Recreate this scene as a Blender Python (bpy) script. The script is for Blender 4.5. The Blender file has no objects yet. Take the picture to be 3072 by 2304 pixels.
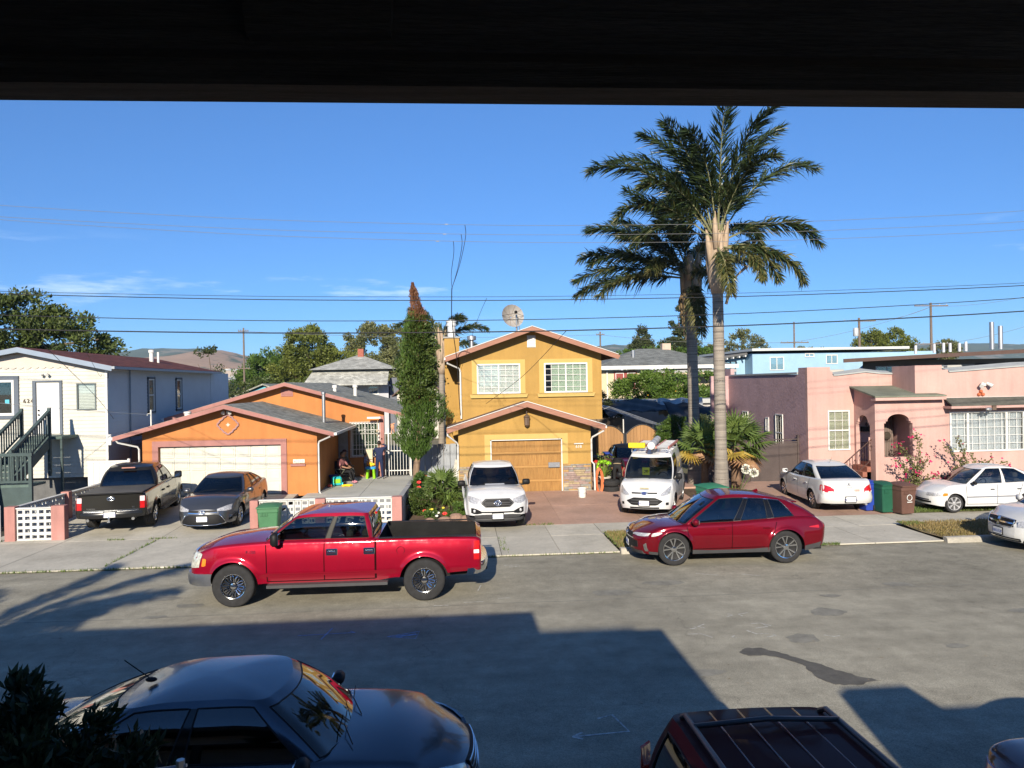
import bpy, bmesh, math, random
import numpy as np
from mathutils import Vector, Matrix
R = math.radians
rng = np.random.default_rng(7)
random.seed(7)
scene = bpy.context.scene
# ------------------------------------------------------------------ camera
cam_d = bpy.data.cameras.new('camera'); cam = bpy.data.objects.new('camera', cam_d)
scene.collection.objects.link(cam); scene.camera = cam
cam_d.sensor_width = 36; cam_d.lens = 36*2234/3072
cam_d.clip_start = 0.05; cam_d.clip_end = 12000
CAMZ = 4.4
cam.matrix_world = Matrix.Translation((0, 0, CAMZ)) @ Matrix.Rotation(R(-4), 4, 'Z') @ Matrix.Rotation(R(90), 4, 'X') @ Matrix.Rotation(-0.018, 4, 'Z')
# ------------------------------------------------------------------ sky and sun
SUN_EL = R(22.5); SUN_TRAVEL = R(9)          # light travels towards +Y, turned a little to +X
world = bpy.data.worlds.new('World'); scene.world = world; world.use_nodes = True
wn, wl = world.node_tree.nodes, world.node_tree.links
for n in list(wn): wn.remove(n)
def wnode(t, **k):
    n = wn.new(t)
    for a, b in k.items(): setattr(n, a, b)
    return n
sky = wnode('ShaderNodeTexSky', sky_type='NISHITA', sun_disc=False, sun_elevation=SUN_EL)
# sun stands at azimuth: direction from scene to sun = (-sin, -cos)
sky.sun_rotation = math.pi + SUN_TRAVEL
sky.altitude = 4000; sky.air_density = 1.0; sky.dust_density = 0.0; sky.ozone_density = 6.0
geo = wnode('ShaderNodeTexCoord')
sep = wnode('ShaderNodeSeparateXYZ'); wl.new(geo.outputs['Generated'], sep.inputs[0])
mp = wnode('ShaderNodeMapping'); wl.new(geo.outputs['Generated'], mp.inputs[0])
mp.inputs['Location'].default_value = (3.3, 4.2, 8.7); mp.inputs['Scale'].default_value = (2.6, 2.6, 17)
nz = wnode('ShaderNodeTexNoise'); nz.inputs['Scale'].default_value = 1.0; nz.inputs['Detail'].default_value = 7; nz.inputs['Roughness'].default_value = .62
wl.new(mp.outputs[0], nz.inputs['Vector'])
cr = wnode('ShaderNodeMapRange'); cr.inputs[1].default_value = .55; cr.inputs[2].default_value = .69
wl.new(nz.outputs['Fac'], cr.inputs[0])
b1 = wnode('ShaderNodeMapRange', interpolation_type='SMOOTHSTEP'); b1.inputs[1].default_value = .19; b1.inputs[2].default_value = .15
wl.new(sep.outputs['Z'], b1.inputs[0])
b2 = wnode('ShaderNodeMapRange', interpolation_type='SMOOTHSTEP'); b2.inputs[1].default_value = .08; b2.inputs[2].default_value = .12
wl.new(sep.outputs['Z'], b2.inputs[0])
m1 = wnode('ShaderNodeMath', operation='MULTIPLY'); wl.new(b1.outputs[0], m1.inputs[0]); wl.new(b2.outputs[0], m1.inputs[1])
m2 = wnode('ShaderNodeMath', operation='MULTIPLY'); wl.new(m1.outputs[0], m2.inputs[0]); wl.new(cr.outputs[0], m2.inputs[1])
m3 = wnode('ShaderNodeMath', operation='MULTIPLY'); wl.new(m2.outputs[0], m3.inputs[0]); m3.inputs[1].default_value = .8
# the camera flattens the bright band at the horizon; same all the way round
fl = wnode('ShaderNodeMapRange'); wl.new(sep.outputs['Z'], fl.inputs[0])
for i_, x_ in enumerate((0.0, .42, .56, 1.0)): fl.inputs[i_+1].default_value = x_
flc = wnode('ShaderNodeCombineXYZ')
for i_, x_ in enumerate((.74, .95, 1.02)):
    t_ = wnode('ShaderNodeMath', operation='MULTIPLY'); wl.new(fl.outputs[0], t_.inputs[0]); t_.inputs[1].default_value = x_; wl.new(t_.outputs[0], flc.inputs[i_])
skc = wnode('ShaderNodeMix', data_type='RGBA', blend_type='MULTIPLY'); skc.inputs[0].default_value = 1.0
wl.new(sky.outputs[0], skc.inputs[6]); wl.new(flc.outputs[0], skc.inputs[7])
mixc = wnode('ShaderNodeMix', data_type='RGBA')
wl.new(m3.outputs[0], mixc.inputs[0]); wl.new(skc.outputs[2], mixc.inputs[6]); mixc.inputs[7].default_value = (5.0, 6.0, 7.4, 1)
bg = wnode('ShaderNodeBackground'); bg.inputs['Strength'].default_value = 0.128
wl.new(mixc.outputs[2], bg.inputs['Color'])
wo = wnode('ShaderNodeOutputWorld'); wl.new(bg.outputs[0], wo.inputs['Surface'])
sun_d = bpy.data.lights.new('sun', 'SUN'); sun_d.energy = 5.0; sun_d.angle = R(0.53); sun_d.color = (1.0, .9, .74)
sun = bpy.data.objects.new('sun', sun_d); scene.collection.objects.link(sun)
sd = Vector((math.sin(SUN_TRAVEL)*math.cos(SUN_EL), math.cos(SUN_TRAVEL)*math.cos(SUN_EL), -math.sin(SUN_EL)))
sun.rotation_euler = sd.to_track_quat('-Z', 'Y').to_euler(); sun.location = (0, -20, 30)
scene.view_settings.view_transform = 'Standard'; scene.view_settings.look = 'None'
scene.view_settings.exposure = 0.66; scene.view_settings.gamma = 1.0; scene.view_settings.use_curve_mapping = False
scene.render.engine = 'CYCLES'
scene.cycles.max_bounces = 6; scene.cycles.diffuse_bounces = 3; scene.cycles.glossy_bounces = 3; scene.cycles.transmission_bounces = 4
scene.cycles.transparent_max_bounces = 12; scene.cycles.volume_bounces = 0; scene.cycles.use_denoising = True
scene.cycles.sample_clamp_indirect = 6
COL = scene.collection
# ------------------------------------------------------------------ materials
MATS = {}
def _mat(name):
    m = bpy.data.materials.new(name); m.use_nodes = True
    nt = m.node_tree; p = nt.nodes['Principled BSDF']
    return m, nt, p
def noise(nt, vec, scale, detail=4, rough=.6):
    n = nt.nodes.new('ShaderNodeTexNoise'); n.inputs['Scale'].default_value = scale
    n.inputs['Detail'].default_value = detail; n.inputs['Roughness'].default_value = rough
    if vec is not None: nt.links.new(vec, n.inputs['Vector'])
    return n.outputs['Fac']
def maprange(nt, v, a, b, c, d):
    n = nt.nodes.new('ShaderNodeMapRange'); nt.links.new(v, n.inputs[0])
    for i, x in enumerate((a, b, c, d)): n.inputs[i+1].default_value = x
    return n.outputs[0]
def mathn(nt, op, a, b=None):
    n = nt.nodes.new('ShaderNodeMath'); n.operation = op
    for i, x in enumerate((a, b)):
        if x is None: continue
        if isinstance(x, (int, float)): n.inputs[i].default_value = x
        else: nt.links.new(x, n.inputs[i])
    return n.outputs[0]
def mixcol(nt, fac, a, b, blend='MIX'):
    n = nt.nodes.new('ShaderNodeMix'); n.data_type = 'RGBA'; n.blend_type = blend
    for i, x in ((0, fac), (6, a), (7, b)):
        if isinstance(x, (int, float)): n.inputs[i].default_value = x
        elif isinstance(x, tuple): n.inputs[i].default_value = (*x[:3], 1)
        else: nt.links.new(x, n.inputs[i])
    return n.outputs[2]
def M(name, c, rough=.7, metal=0, var=.12, scale=2.5, bump=0, bscale=40, spec=.3, coat=0, rnd=0, second=None, sfac=(.5, .65), sscale=1.2, streak=None, weather=0):
    if name in MATS: return MATS[name]
    m, nt, p = _mat(name)
    tc = nt.nodes.new('ShaderNodeTexCoord'); vec = tc.outputs['Object']
    if streak:
        mpn = nt.nodes.new('ShaderNodeMapping'); mpn.inputs['Scale'].default_value = streak; nt.links.new(vec, mpn.inputs[0]); vec = mpn.outputs[0]
    col = c
    if var:
        f = maprange(nt, noise(nt, vec, scale, 5), .3, .7, 1-var, 1+var)
        g = maprange(nt, noise(nt, vec, scale*14, 3), .3, .7, 1-var*.6, 1+var*.6)
        v = mathn(nt, 'MULTIPLY', f, g)
        if rnd:
            oi = nt.nodes.new('ShaderNodeObjectInfo')
            v = mathn(nt, 'MULTIPLY', v, maprange(nt, oi.outputs['Random'], 0, 1, 1-rnd, 1+rnd))
        base = c
        if second:
            base = mixcol(nt, maprange(nt, noise(nt, vec, sscale, 6, .65), sfac[0], sfac[1], 0, 1), c, second)
        if weather:
            mw_ = nt.nodes.new('ShaderNodeMapping'); mw_.inputs['Scale'].default_value = (2.6, 2.6, .22); nt.links.new(tc.outputs['Object'], mw_.inputs[0])
            v = mathn(nt, 'MULTIPLY', v, maprange(nt, noise(nt, mw_.outputs[0], 1.0, 6, .7), .42, .72, 1, 1-weather))
            v = mathn(nt, 'MULTIPLY', v, maprange(nt, noise(nt, tc.outputs['Object'], .45, 3, .6), .35, .65, 1-weather*.5, 1+weather*.4))
        cc = nt.nodes.new('ShaderNodeCombineXYZ')
        for i in range(3): nt.links.new(v, cc.inputs[i])
        col = mixcol(nt, 1.0, base, cc.outputs[0], 'MULTIPLY')
        nt.links.new(col, p.inputs['Base Color'])
    else:
        p.inputs['Base Color'].default_value = (*c, 1)
    p.inputs['Roughness'].default_value = rough; p.inputs['Metallic'].default_value = metal
    p.inputs['Specular IOR Level'].default_value = spec
    p.inputs['Coat Weight'].default_value = coat; p.inputs['Coat Roughness'].default_value = .03
    if bump:
        bn = nt.nodes.new('ShaderNodeBump'); bn.inputs['Strength'].default_value = bump; bn.inputs['Distance'].default_value = .02
        nt.links.new(noise(nt, vec, bscale, 4), bn.inputs['Height']); nt.links.new(bn.outputs[0], p.inputs['Normal'])
    MATS[name] = m
    return m
def PAINT(name, c, metal=.0, rough=.35, coat=1.0, flake=.05):
    if name in MATS: return MATS[name]
    m, nt, p = _mat(name)
    tc = nt.nodes.new('ShaderNodeTexCoord')
    f = maprange(nt, noise(nt, tc.outputs['Object'], 2.5, 5), .35, .7, 1-flake, 1+flake)
    cc = nt.nodes.new('ShaderNodeCombineXYZ')
    for i in range(3): nt.links.new(f, cc.inputs[i])
    nt.links.new(mixcol(nt, 1.0, c, cc.outputs[0], 'MULTIPLY'), p.inputs['Base Color'])
    p.inputs['Metallic'].default_value = metal; p.inputs['Roughness'].default_value = rough; p.inputs['Specular IOR Level'].default_value = .04
    p.inputs['Coat Weight'].default_value = coat; p.inputs['Coat Roughness'].default_value = .04
    # dust film: roughness varies
    nt.links.new(maprange(nt, noise(nt, tc.outputs['Object'], 6, 5), .35, .75, .03, .14), p.inputs['Coat Roughness'])
    MATS[name] = m
    return m
def GLASS(name, tint=(.1, .11, .11), trans=.5):
    """car / window pane: clear reflection over a tinted, partly see-through sheet"""
    if name in MATS: return MATS[name]
    m, nt, p = _mat(name)
    nt.nodes.remove(p); out = [n for n in nt.nodes if n.type == 'OUTPUT_MATERIAL'][0]
    tr = nt.nodes.new('ShaderNodeBsdfTransparent'); tr.inputs[0].default_value = (*[trans*x/max(tint) for x in tint], 1)
    gl = nt.nodes.new('ShaderNodeBsdfGlossy'); gl.inputs['Roughness'].default_value = .015; gl.inputs['Color'].default_value = (1, 1, 1, 1)
    fr = nt.nodes.new('ShaderNodeFresnel'); fr.inputs['IOR'].default_value = 1.55
    mx = nt.nodes.new('ShaderNodeMixShader')
    f2 = mathn(nt, 'ADD', mathn(nt, 'MULTIPLY', fr.outputs[0], 1.3), .02)
    nt.links.new(f2, mx.inputs[0]); nt.links.new(tr.outputs[0], mx.inputs[1]); nt.links.new(gl.outputs[0], mx.inputs[2])
    nt.links.new(mx.outputs[0], out.inputs['Surface'])
    MATS[name] = m
    return m
def LEAF(name, c1, c2, rough=.5, scale=.9, trans=.25, c3=None):
    if name in MATS: return MATS[name]
    m, nt, p = _mat(name)
    tc = nt.nodes.new('ShaderNodeTexCoord'); vec = tc.outputs['Object']
    f = maprange(nt, noise(nt, vec, scale, 5, .7), .32, .68, 0, 1)
    col = mixcol(nt, f, c1, c2)
    if c3: col = mixcol(nt, maprange(nt, noise(nt, vec, scale*6, 3, .7), .58, .72, 0, 1), col, c3)
    g = maprange(nt, noise(nt, vec, scale*16, 2), .3, .7, .7, 1.3)
    cc = nt.nodes.new('ShaderNodeCombineXYZ')
    for i in range(3): nt.links.new(g, cc.inputs[i])
    col = mixcol(nt, 1.0, col, cc.outputs[0], 'MULTIPLY')
    nt.links.new(col, p.inputs['Base Color']); p.inputs['Roughness'].default_value = rough; p.inputs['Specular IOR Level'].default_value = .35
    out = [n for n in nt.nodes if n.type == 'OUTPUT_MATERIAL'][0]
    t = nt.nodes.new('ShaderNodeBsdfTranslucent'); nt.links.new(col, t.inputs[0])
    mx = nt.nodes.new('ShaderNodeMixShader'); mx.inputs[0].default_value = trans
    nt.links.new(p.outputs[0], mx.inputs[1]); nt.links.new(t.outputs[0], mx.inputs[2]); nt.links.new(mx.outputs[0], out.inputs['Surface'])
    MATS[name] = m
    return m
def SHINGLE(name, c, axis, w=.32, h=.14, var=.25):
    """courses run along the eave; axis 'x' = slope runs along x, 'y' = slope runs along y"""
    if name in MATS: return MATS[name]
    m, nt, p = _mat(name)
    tc = nt.nodes.new('ShaderNodeTexCoord'); s = nt.nodes.new('ShaderNodeSeparateXYZ'); nt.links.new(tc.outputs['Object'], s.inputs[0])
    cb = nt.nodes.new('ShaderNodeCombineXYZ')
    a, b = (('Y', 'X') if axis == 'x' else ('X', 'Y'))
    nt.links.new(s.outputs[a], cb.inputs[0]); nt.links.new(s.outputs[b], cb.inputs[1])
    br = nt.nodes.new('ShaderNodeTexBrick'); nt.links.new(cb.outputs[0], br.inputs['Vector'])
    br.inputs['Scale'].default_value = 1; br.inputs['Brick Width'].default_value = w; br.inputs['Row Height'].default_value = h
    br.inputs['Mortar Size'].default_value = .006; br.inputs['Mortar Smooth'].default_value = .1; br.inputs['Bias'].default_value = 0
    br.inputs['Color1'].default_value = (*[x*(1+var) for x in c], 1); br.inputs['Color2'].default_value = (*[x*(1-var) for x in c], 1)
    br.inputs['Mortar'].default_value = (*[x*.45 for x in c], 1)
    f = maprange(nt, noise(nt, tc.outputs['Object'], 1.2, 5), .3, .7, .78, 1.22)
    g = maprange(nt, noise(nt, tc.outputs['Object'], 60, 2), .3, .7, .75, 1.25)
    cc = nt.nodes.new('ShaderNodeCombineXYZ'); v = mathn(nt, 'MULTIPLY', f, g)
    for i in range(3): nt.links.new(v, cc.inputs[i])
    nt.links.new(mixcol(nt, 1.0, br.outputs['Color'], cc.outputs[0], 'MULTIPLY'), p.inputs['Base Color'])
    p.inputs['Roughness'].default_value = .9; p.inputs['Specular IOR Level'].default_value = .2
    bn = nt.nodes.new('ShaderNodeBump'); bn.inputs['Strength'].default_value = .5; bn.inputs['Distance'].default_value = .02; bn.invert = True
    nt.links.new(br.outputs['Fac'], bn.inputs['Height']); nt.links.new(bn.outputs[0], p.inputs['Normal'])
    MATS[name] = m
    return m
# ------------------------------------------------------------------ object helpers
def tag(o, label=None, cat=None, group=None, kind=None):
    if label: o['label'] = label
    if cat: o['category'] = cat
    if group: o['group'] = group
    if kind: o['kind'] = kind
    return o
def empty(name, loc, rz=0, label=None, cat=None, group=None):
    o = bpy.data.objects.new(name, None); COL.objects.link(o); o.empty_display_size = .2
    o.location = loc; o.rotation_euler = (0, 0, rz)
    return tag(o, label, cat, group)
def link(name, me, parent=None, mats=None, loc=None):
    o = bpy.data.objects.new(name, me); COL.objects.link(o)
    if parent is not None: o.parent = parent
    if loc is not None: o.location = loc
    return o
class MB:
    """collects shapes; build() makes ONE mesh object"""
    def __init__(s, T=None): s.v = []; s.f = []; s.m = []; s.T = T; s.mi = 0
    def add(s, vs, fs):
        n = len(s.v)
        s.v += [tuple(s.T @ Vector(p)) if s.T is not None else tuple(p) for p in vs]
        s.f += [tuple(i+n for i in f) for f in fs]; s.m += [s.mi]*len(fs)
        return s
    def box(s, x0, x1, y0, y1, z0, z1):
        vs = [(x0, y0, z0), (x1, y0, z0), (x1, y1, z0), (x0, y1, z0), (x0, y0, z1), (x1, y0, z1), (x1, y1, z1), (x0, y1, z1)]
        return s.add(vs, [(3, 2, 1, 0), (4, 5, 6, 7), (0, 1, 5, 4), (1, 2, 6, 5), (2, 3, 7, 6), (3, 0, 4, 7)])
    def cbox(s, x0, x1, y0, y1, z0, z1, b=.01):
        """box with chamfered edges"""
        bm = bmesh.new(); bmesh.ops.create_cube(bm, size=1)
        for v in bm.verts: v.co = Vector((x0+(v.co.x+.5)*(x1-x0), y0+(v.co.y+.5)*(y1-y0), z0+(v.co.z+.5)*(z1-z0)))
        bmesh.ops.bevel(bm, geom=bm.edges[:], offset=b, segments=1, affect='EDGES')
        bm.verts.index_update()
        s.add([v.co[:] for v in bm.verts], [[v.index for v in f.verts] for f in bm.faces]); bm.free(); return s
    def prism(s, poly, ax, a0, a1):
        """poly: 2D points in the plane across axis ax ('x': (y,z), 'y': (x,z), 'z': (x,y))"""
        def P(p, a): return {'x': (a, p[0], p[1]), 'y': (p[0], a, p[1]), 'z': (p[0], p[1], a)}[ax]
        n = len(poly)
        return s.add([P(p, a0) for p in poly]+[P(p, a1) for p in poly],
                     [tuple(range(n)), tuple(range(2*n-1, n-1, -1))]+[(i, i+n, (i+1) % n+n, (i+1) % n) for i in range(n)])
    def cyl(s, p0, p1, r0, r1=None, n=10, cap=True):
        r1 = r0 if r1 is None else r1
        return s.tube([p0, p1], [r0, r1], n, cap)
    def tube(s, pts, r, n=8, cap=True):
        pts = [Vector(p) for p in pts]; k = len(pts)
        rr = r if isinstance(r, (list, tuple)) else [r]*k
        vs = []; up = None
        for i, p in enumerate(pts):
            d = (pts[min(i+1, k-1)]-pts[max(i-1, 0)])
            if d.length < 1e-9: d = Vector((0, 0, 1))
            d.normalize()
            if up is None:
                a = Vector((0, 0, 1)) if abs(d.z) < .9 else Vector((1, 0, 0)); up = d.cross(a).normalized()
            else:
                up = (up-d*up.dot(d))
                up = up.normalized() if up.length > 1e-6 else d.orthogonal().normalized()
            w = d.cross(up)
            for j in range(n):
                t = 2*math.pi*j/n
                vs.append(p+(up*math.cos(t)+w*math.sin(t))*rr[i])
        fs = [(i*n+j, i*n+(j+1) % n, (i+1)*n+(j+1) % n, (i+1)*n+j) for i in range(k-1) for j in range(n)]
        if cap: fs += [tuple(range(n-1, -1, -1)), tuple((k-1)*n+j for j in range(n))]
        return s.add(vs, fs)
    def lathe(s, prof, n=16, c=(0, 0, 0), axis='z', cap=True):
        vs = []
        for r, z in prof:
            for j in range(n):
                t = 2*math.pi*j/n; a, b = r*math.cos(t), r*math.sin(t)
                vs.append({'z': (c[0]+a, c[1]+b, c[2]+z), 'y': (c[0]+a, c[1]+z, c[2]+b), 'x': (c[0]+z, c[1]+a, c[2]+b)}[axis])
        k = len(prof)
        fs = [(i*n+j, i*n+(j+1) % n, (i+1)*n+(j+1) % n, (i+1)*n+j) for i in range(k-1) for j in range(n)]
        if cap: fs += [tuple(range(n-1, -1, -1)), tuple((k-1)*n+j for j in range(n))]
        return s.add(vs, fs)
    def ball(s, c, r, n=10, m=7):
        rx, ry, rz = r if isinstance(r, (tuple, list)) else (r, r, r)
        vs = [(c[0], c[1], c[2]-rz)]; fs = []
        for i in range(1, m):
            a = -math.pi/2+math.pi*i/m
            for j in range(n):
                t = 2*math.pi*j/n; vs.append((c[0]+rx*math.cos(a)*math.cos(t), c[1]+ry*math.cos(a)*math.sin(t), c[2]+rz*math.sin(a)))
        vs.append((c[0], c[1], c[2]+rz)); top = len(vs)-1
        for j in range(n): fs.append((0, 1+(j+1) % n, 1+j)); fs.append((top, top-n+j, top-n+(j+1) % n))
        for i in range(m-2):
            for j in range(n): fs.append((1+i*n+j, 1+i*n+(j+1) % n, 1+(i+1)*n+(j+1) % n, 1+(i+1)*n+j))
        return s.add(vs, fs)
    def quad(s, *p): return s.add(p, [tuple(range(len(p)))])
    def grid(s, P, close=False):
        """P: rows of points"""
        nr, nc = len(P), len(P[0])
        fs = [(i*nc+j, i*nc+(j+1) % nc, (i+1)*nc+(j+1) % nc, (i+1)*nc+j) for i in range(nr-1) for j in range(nc if close else nc-1)]
        return s.add([p for r in P for p in r], fs)
    def slab(s, P, d):
        """thick sheet from grid P, thickness vector d"""
        nr, nc = len(P), len(P[0]); d = Vector(d)
        a = [Vector(p) for r in P for p in r]; N = nr*nc
        vs = a+[p+d for p in a]
        fs = []
        for i in range(nr-1):
            for j in range(nc-1):
                q = (i*nc+j, i*nc+j+1, (i+1)*nc+j+1, (i+1)*nc+j); fs.append(q); fs.append(tuple(N+x for x in reversed(q)))
        ring = [j for j in range(nc)]+[i*nc+nc-1 for i in range(1, nr)]+[(nr-1)*nc+j for j in range(nc-2, -1, -1)]+[i*nc for i in range(nr-2, 0, -1)]
        for a_, b_ in zip(ring, ring[1:]+ring[:1]): fs.append((b_, a_, N+a_, N+b_))
        return s.add(vs, fs)
    def mesh(s, name, mats, smooth=False, off=None):
        me = bpy.data.meshes.new(name)
        vs = s.v if off is None else [(p[0]-off[0], p[1]-off[1], p[2]-off[2]) for p in s.v]
        me.from_pydata(vs, [], s.f)
        for m in (mats if isinstance(mats, (list, tuple)) else [mats]): me.materials.append(m)
        if any(s.m): me.polygons.foreach_set('material_index', s.m)
        bm = bmesh.new(); bm.from_mesh(me); bmesh.ops.recalc_face_normals(bm, faces=bm.faces); bm.to_mesh(me); bm.free()
        if smooth:
            me.polygons.foreach_set('use_smooth', [True]*len(me.polygons))
            if smooth is not True: me.set_sharp_from_angle(angle=R(smooth))
        return me
    def build(s, name, mats, parent=None, smooth=False, world=True, loc=None):
        off = None
        if parent is not None and world:
            p = parent; off = Vector((0, 0, 0))
            while p is not None: off = off+p.location; p = p.parent
        me = s.mesh(name, mats, smooth, off)
        return link(name, me, parent, loc=loc)
TMPS = bpy.data.scenes.new('scratch')
def evaluated_mesh(o):
    TMPS.collection.objects.link(o); vl = TMPS.view_layers[0]; vl.update()
    me = bpy.data.meshes.new_from_object(o.evaluated_get(vl.depsgraph)); TMPS.collection.objects.unlink(o); bpy.data.objects.remove(o); return me
def text(name, body, size, mt, parent, M4, extrude=.004, align='CENTER'):
    cu = bpy.data.curves.new(name, 'FONT'); cu.body = body; cu.size = size; cu.extrude = extrude; cu.align_x = align; cu.align_y = 'CENTER'; cu.resolution_u = 3
    me = evaluated_mesh(bpy.data.objects.new(name, cu))
    me.transform(M4); me.materials.clear(); me.materials.append(mt)
    return link(name, me, parent)
def copy_tree(o, parent=None):
    c = o.copy(); COL.objects.link(c); c.parent = parent
    for ch in [x for x in o.children]: copy_tree(ch, c)
    return c
def frame(o, u, d):
    """local (along wall, outwards, up) -> world"""
    u = Vector(u).normalized(); d = Vector(d).normalized(); z = Vector((0, 0, 1))
    return Matrix.Translation(o) @ Matrix((u, d, z)).transposed().to_4x4()
def pchip(pts):
    x = np.array([p[0] for p in pts], float); y = np.array([p[1] for p in pts], float)
    if len(x) == 2: return lambda q: float(np.interp(q, x, y))
    h = np.diff(x); dl = np.diff(y)/h; d = np.zeros(len(x))
    for i in range(1, len(x)-1):
        if dl[i-1]*dl[i] > 0:
            w1, w2 = 2*h[i]+h[i-1], h[i]+2*h[i-1]; d[i] = (w1+w2)/(w1/dl[i-1]+w2/dl[i])
    d[0], d[-1] = dl[0], dl[-1]
    def f(q):
        q = min(max(q, x[0]), x[-1]); i = int(min(max(np.searchsorted(x, q)-1, 0), len(h)-1))
        t = (q-x[i])/h[i]
        return float((1+2*t)*(1-t)**2*y[i]+t*(1-t)**2*h[i]*d[i]+t*t*(3-2*t)*y[i+1]+t*t*(t-1)*h[i]*d[i+1])
    return f
WHITE = M('white_paint', (.62, .61, .58), .5, var=.05, scale=4)
BLACK = M('black_plastic', (.010, .010, .011), .55, var=.1, spec=.22)
RUBBER = M('rubber', (.022, .022, .023), .85, var=.25, scale=9)
CHROME = M('chrome', (.75, .76, .78), .12, 1, var=.03)
STEEL = M('galvanised_steel', (.42, .43, .44), .4, .8, var=.12)
DARK = M('dark_interior', (.015, .015, .016), .9, var=.1)
# ================================================================== ground
def asphalt():
    m, nt, p = _mat('asphalt'); tc = nt.nodes.new('ShaderNodeTexCoord'); v = tc.outputs['Object']
    big = maprange(nt, noise(nt, v, .22, 7, .7), .3, .7, .74, 1.22)
    mid = maprange(nt, noise(nt, v, 2.2, 6, .75), .3, .7, .78, 1.18)
    fine = maprange(nt, noise(nt, v, 60, 4, .8), .3, .7, .55, 1.45)
    mp_ = nt.nodes.new('ShaderNodeMapping'); mp_.inputs['Scale'].default_value = (.05, 1.1, 1); nt.links.new(v, mp_.inputs[0])
    st = maprange(nt, noise(nt, mp_.outputs[0], 1.6, 4, .6), .3, .7, .88, 1.1)
    f = mathn(nt, 'MULTIPLY', mathn(nt, 'MULTIPLY', big, mid), mathn(nt, 'MULTIPLY', fine, st))
    cc = nt.nodes.new('ShaderNodeCombineXYZ')
    for i in range(3): nt.links.new(f, cc.inputs[i])
    spots = maprange(nt, noise(nt, v, 5.5, 4, .75), .70, .76, 0, .45)          # oil drips, gum
    base = mixcol(nt, spots, (.30, .28, .222), (.11, .103, .085))
    specks = maprange(nt, noise(nt, v, 95, 1), .72, .78, 0, .6)
    base = mixcol(nt, specks, base, (.3, .3, .28))
    # fine cracks
    vo = nt.nodes.new('ShaderNodeTexVoronoi'); vo.feature = 'DISTANCE_TO_EDGE'; vo.inputs['Scale'].default_value = .16
    wv = nt.nodes.new('ShaderNodeVectorMath'); wv.operation = 'ADD'; nt.links.new(v, wv.inputs[0])
    nn = nt.nodes.new('ShaderNodeTexNoise'); nn.inputs['Scale'].default_value = .8; nn.inputs['Detail'].default_value = 6; nt.links.new(v, nn.inputs['Vector'])
    sc_ = nt.nodes.new('ShaderNodeVectorMath'); sc_.operation = 'SCALE'; sc_.inputs[3].default_value = 2.2; nt.links.new(nn.outputs['Color'], sc_.inputs[0]); nt.links.new(sc_.outputs[0], wv.inputs[1])
    nt.links.new(wv.outputs[0], vo.inputs['Vector'])
    ck = maprange(nt, vo.outputs['Distance'], .0, .0025, .28, 0)
    base = mixcol(nt, ck, base, (.03, .03, .03))
    nt.links.new(mixcol(nt, 1.0, base, cc.outputs[0], 'MULTIPLY'), p.inputs['Base Color'])
    p.inputs['Roughness'].default_value = .95; p.inputs['Specular IOR Level'].default_value = .06
    bn = nt.nodes.new('ShaderNodeBump'); bn.inputs['Strength'].default_value = .35; bn.inputs['Distance'].default_value = .01
    nt.links.new(noise(nt, v, 120, 3), bn.inputs['Height']); nt.links.new(bn.outputs[0], p.inputs['Normal'])
    return m
ASPH = asphalt()
CONC = M('concrete', (.46, .43, .36), .95, spec=.1, var=.13, scale=.9, bump=.15, bscale=90, rnd=.09, second=(.34, .32, .265), sfac=(.52, .75), sscale=.7)
SLABC = M('porch_concrete', (.45, .45, .41), .9, var=.1, scale=.9, bump=.1, bscale=90, second=(.38, .38, .34), sfac=(.5, .75))
REDC = M('red_stamped_concrete', (.40, .255, .195), .8, var=.16, scale=.8, bump=.2, bscale=30, second=(.35, .235, .185), sfac=(.45, .7), sscale=.6, rnd=.06)
SOIL = M('soil', (.11, .075, .05), .95, var=.3, scale=3, bump=.6, bscale=20)
DIRT = M('dry_ground', (.16, .14, .09), .95, var=.25, scale=.4, second=(.09, .1, .045), sfac=(.45, .6), sscale=.15)
KERB = M('kerb_concrete', (.36, .335, .285), .9, var=.2, scale=2, bump=.3, bscale=40, rnd=.1)
JOINT = M('joint_dirt', (.07, .065, .05), .95, var=.3, scale=6)
o = MB().quad((-6000, -2000, -.05), (6000, -2000, -.05), (6000, 6000, -.05), (-6000, 6000, -.05)).build('ground', DIRT); tag(o, kind='structure')
road = MB().grid([[(x, y, 0.02*(1-((y-12.9)/6.1)**2)-.02) for x in np.linspace(-90, 90, 37)] for y in np.linspace(6.85, 19.0, 13)]).build('road', ASPH, smooth=True)
tag(road, kind='structure')
# painted / chalk utility marks on the road
CHALK = M('chalk_mark', (.42, .42, .40), .9, var=.5, scale=14); BLUEC = M('blue_chalk', (.2, .28, .42), .9, var=.5, scale=14)
def rz_(y): return 0.02*(1-((y-12.9)/6.1)**2)-.02
def stroke(pts, w=.035, mt=CHALK, nm='chalk_mark'):
    m = MB(); P = [[], []]
    for i, (x, y) in enumerate(pts):
        a = Vector(pts[max(i-1, 0)]); b = Vector(pts[min(i+1, len(pts)-1)]); d = (b-a).normalized(); n = Vector((-d.y, d.x))*w/2
        P[0].append((x+n.x, y+n.y, rz_(y)+.004)); P[1].append((x-n.x, y-n.y, rz_(y)+.004))
    return m.grid(P).build(nm, mt, road)
stroke([(1.32, 9.2), (2.05, 9.27), (1.93, 9.75), (1.72, 9.66)]); stroke([(1.32, 9.2), (1.46, 9.3)]); stroke([(1.32, 9.2), (1.44, 9.13)])
stroke([(-2.95, 13.45), (-1.95, 13.5)], .03, BLUEC); stroke([(-2.5, 13.2), (-2.4, 13.8)], .03, BLUEC); stroke([(-1.95, 13.5), (-2.05, 13.58)], .03, BLUEC)
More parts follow.
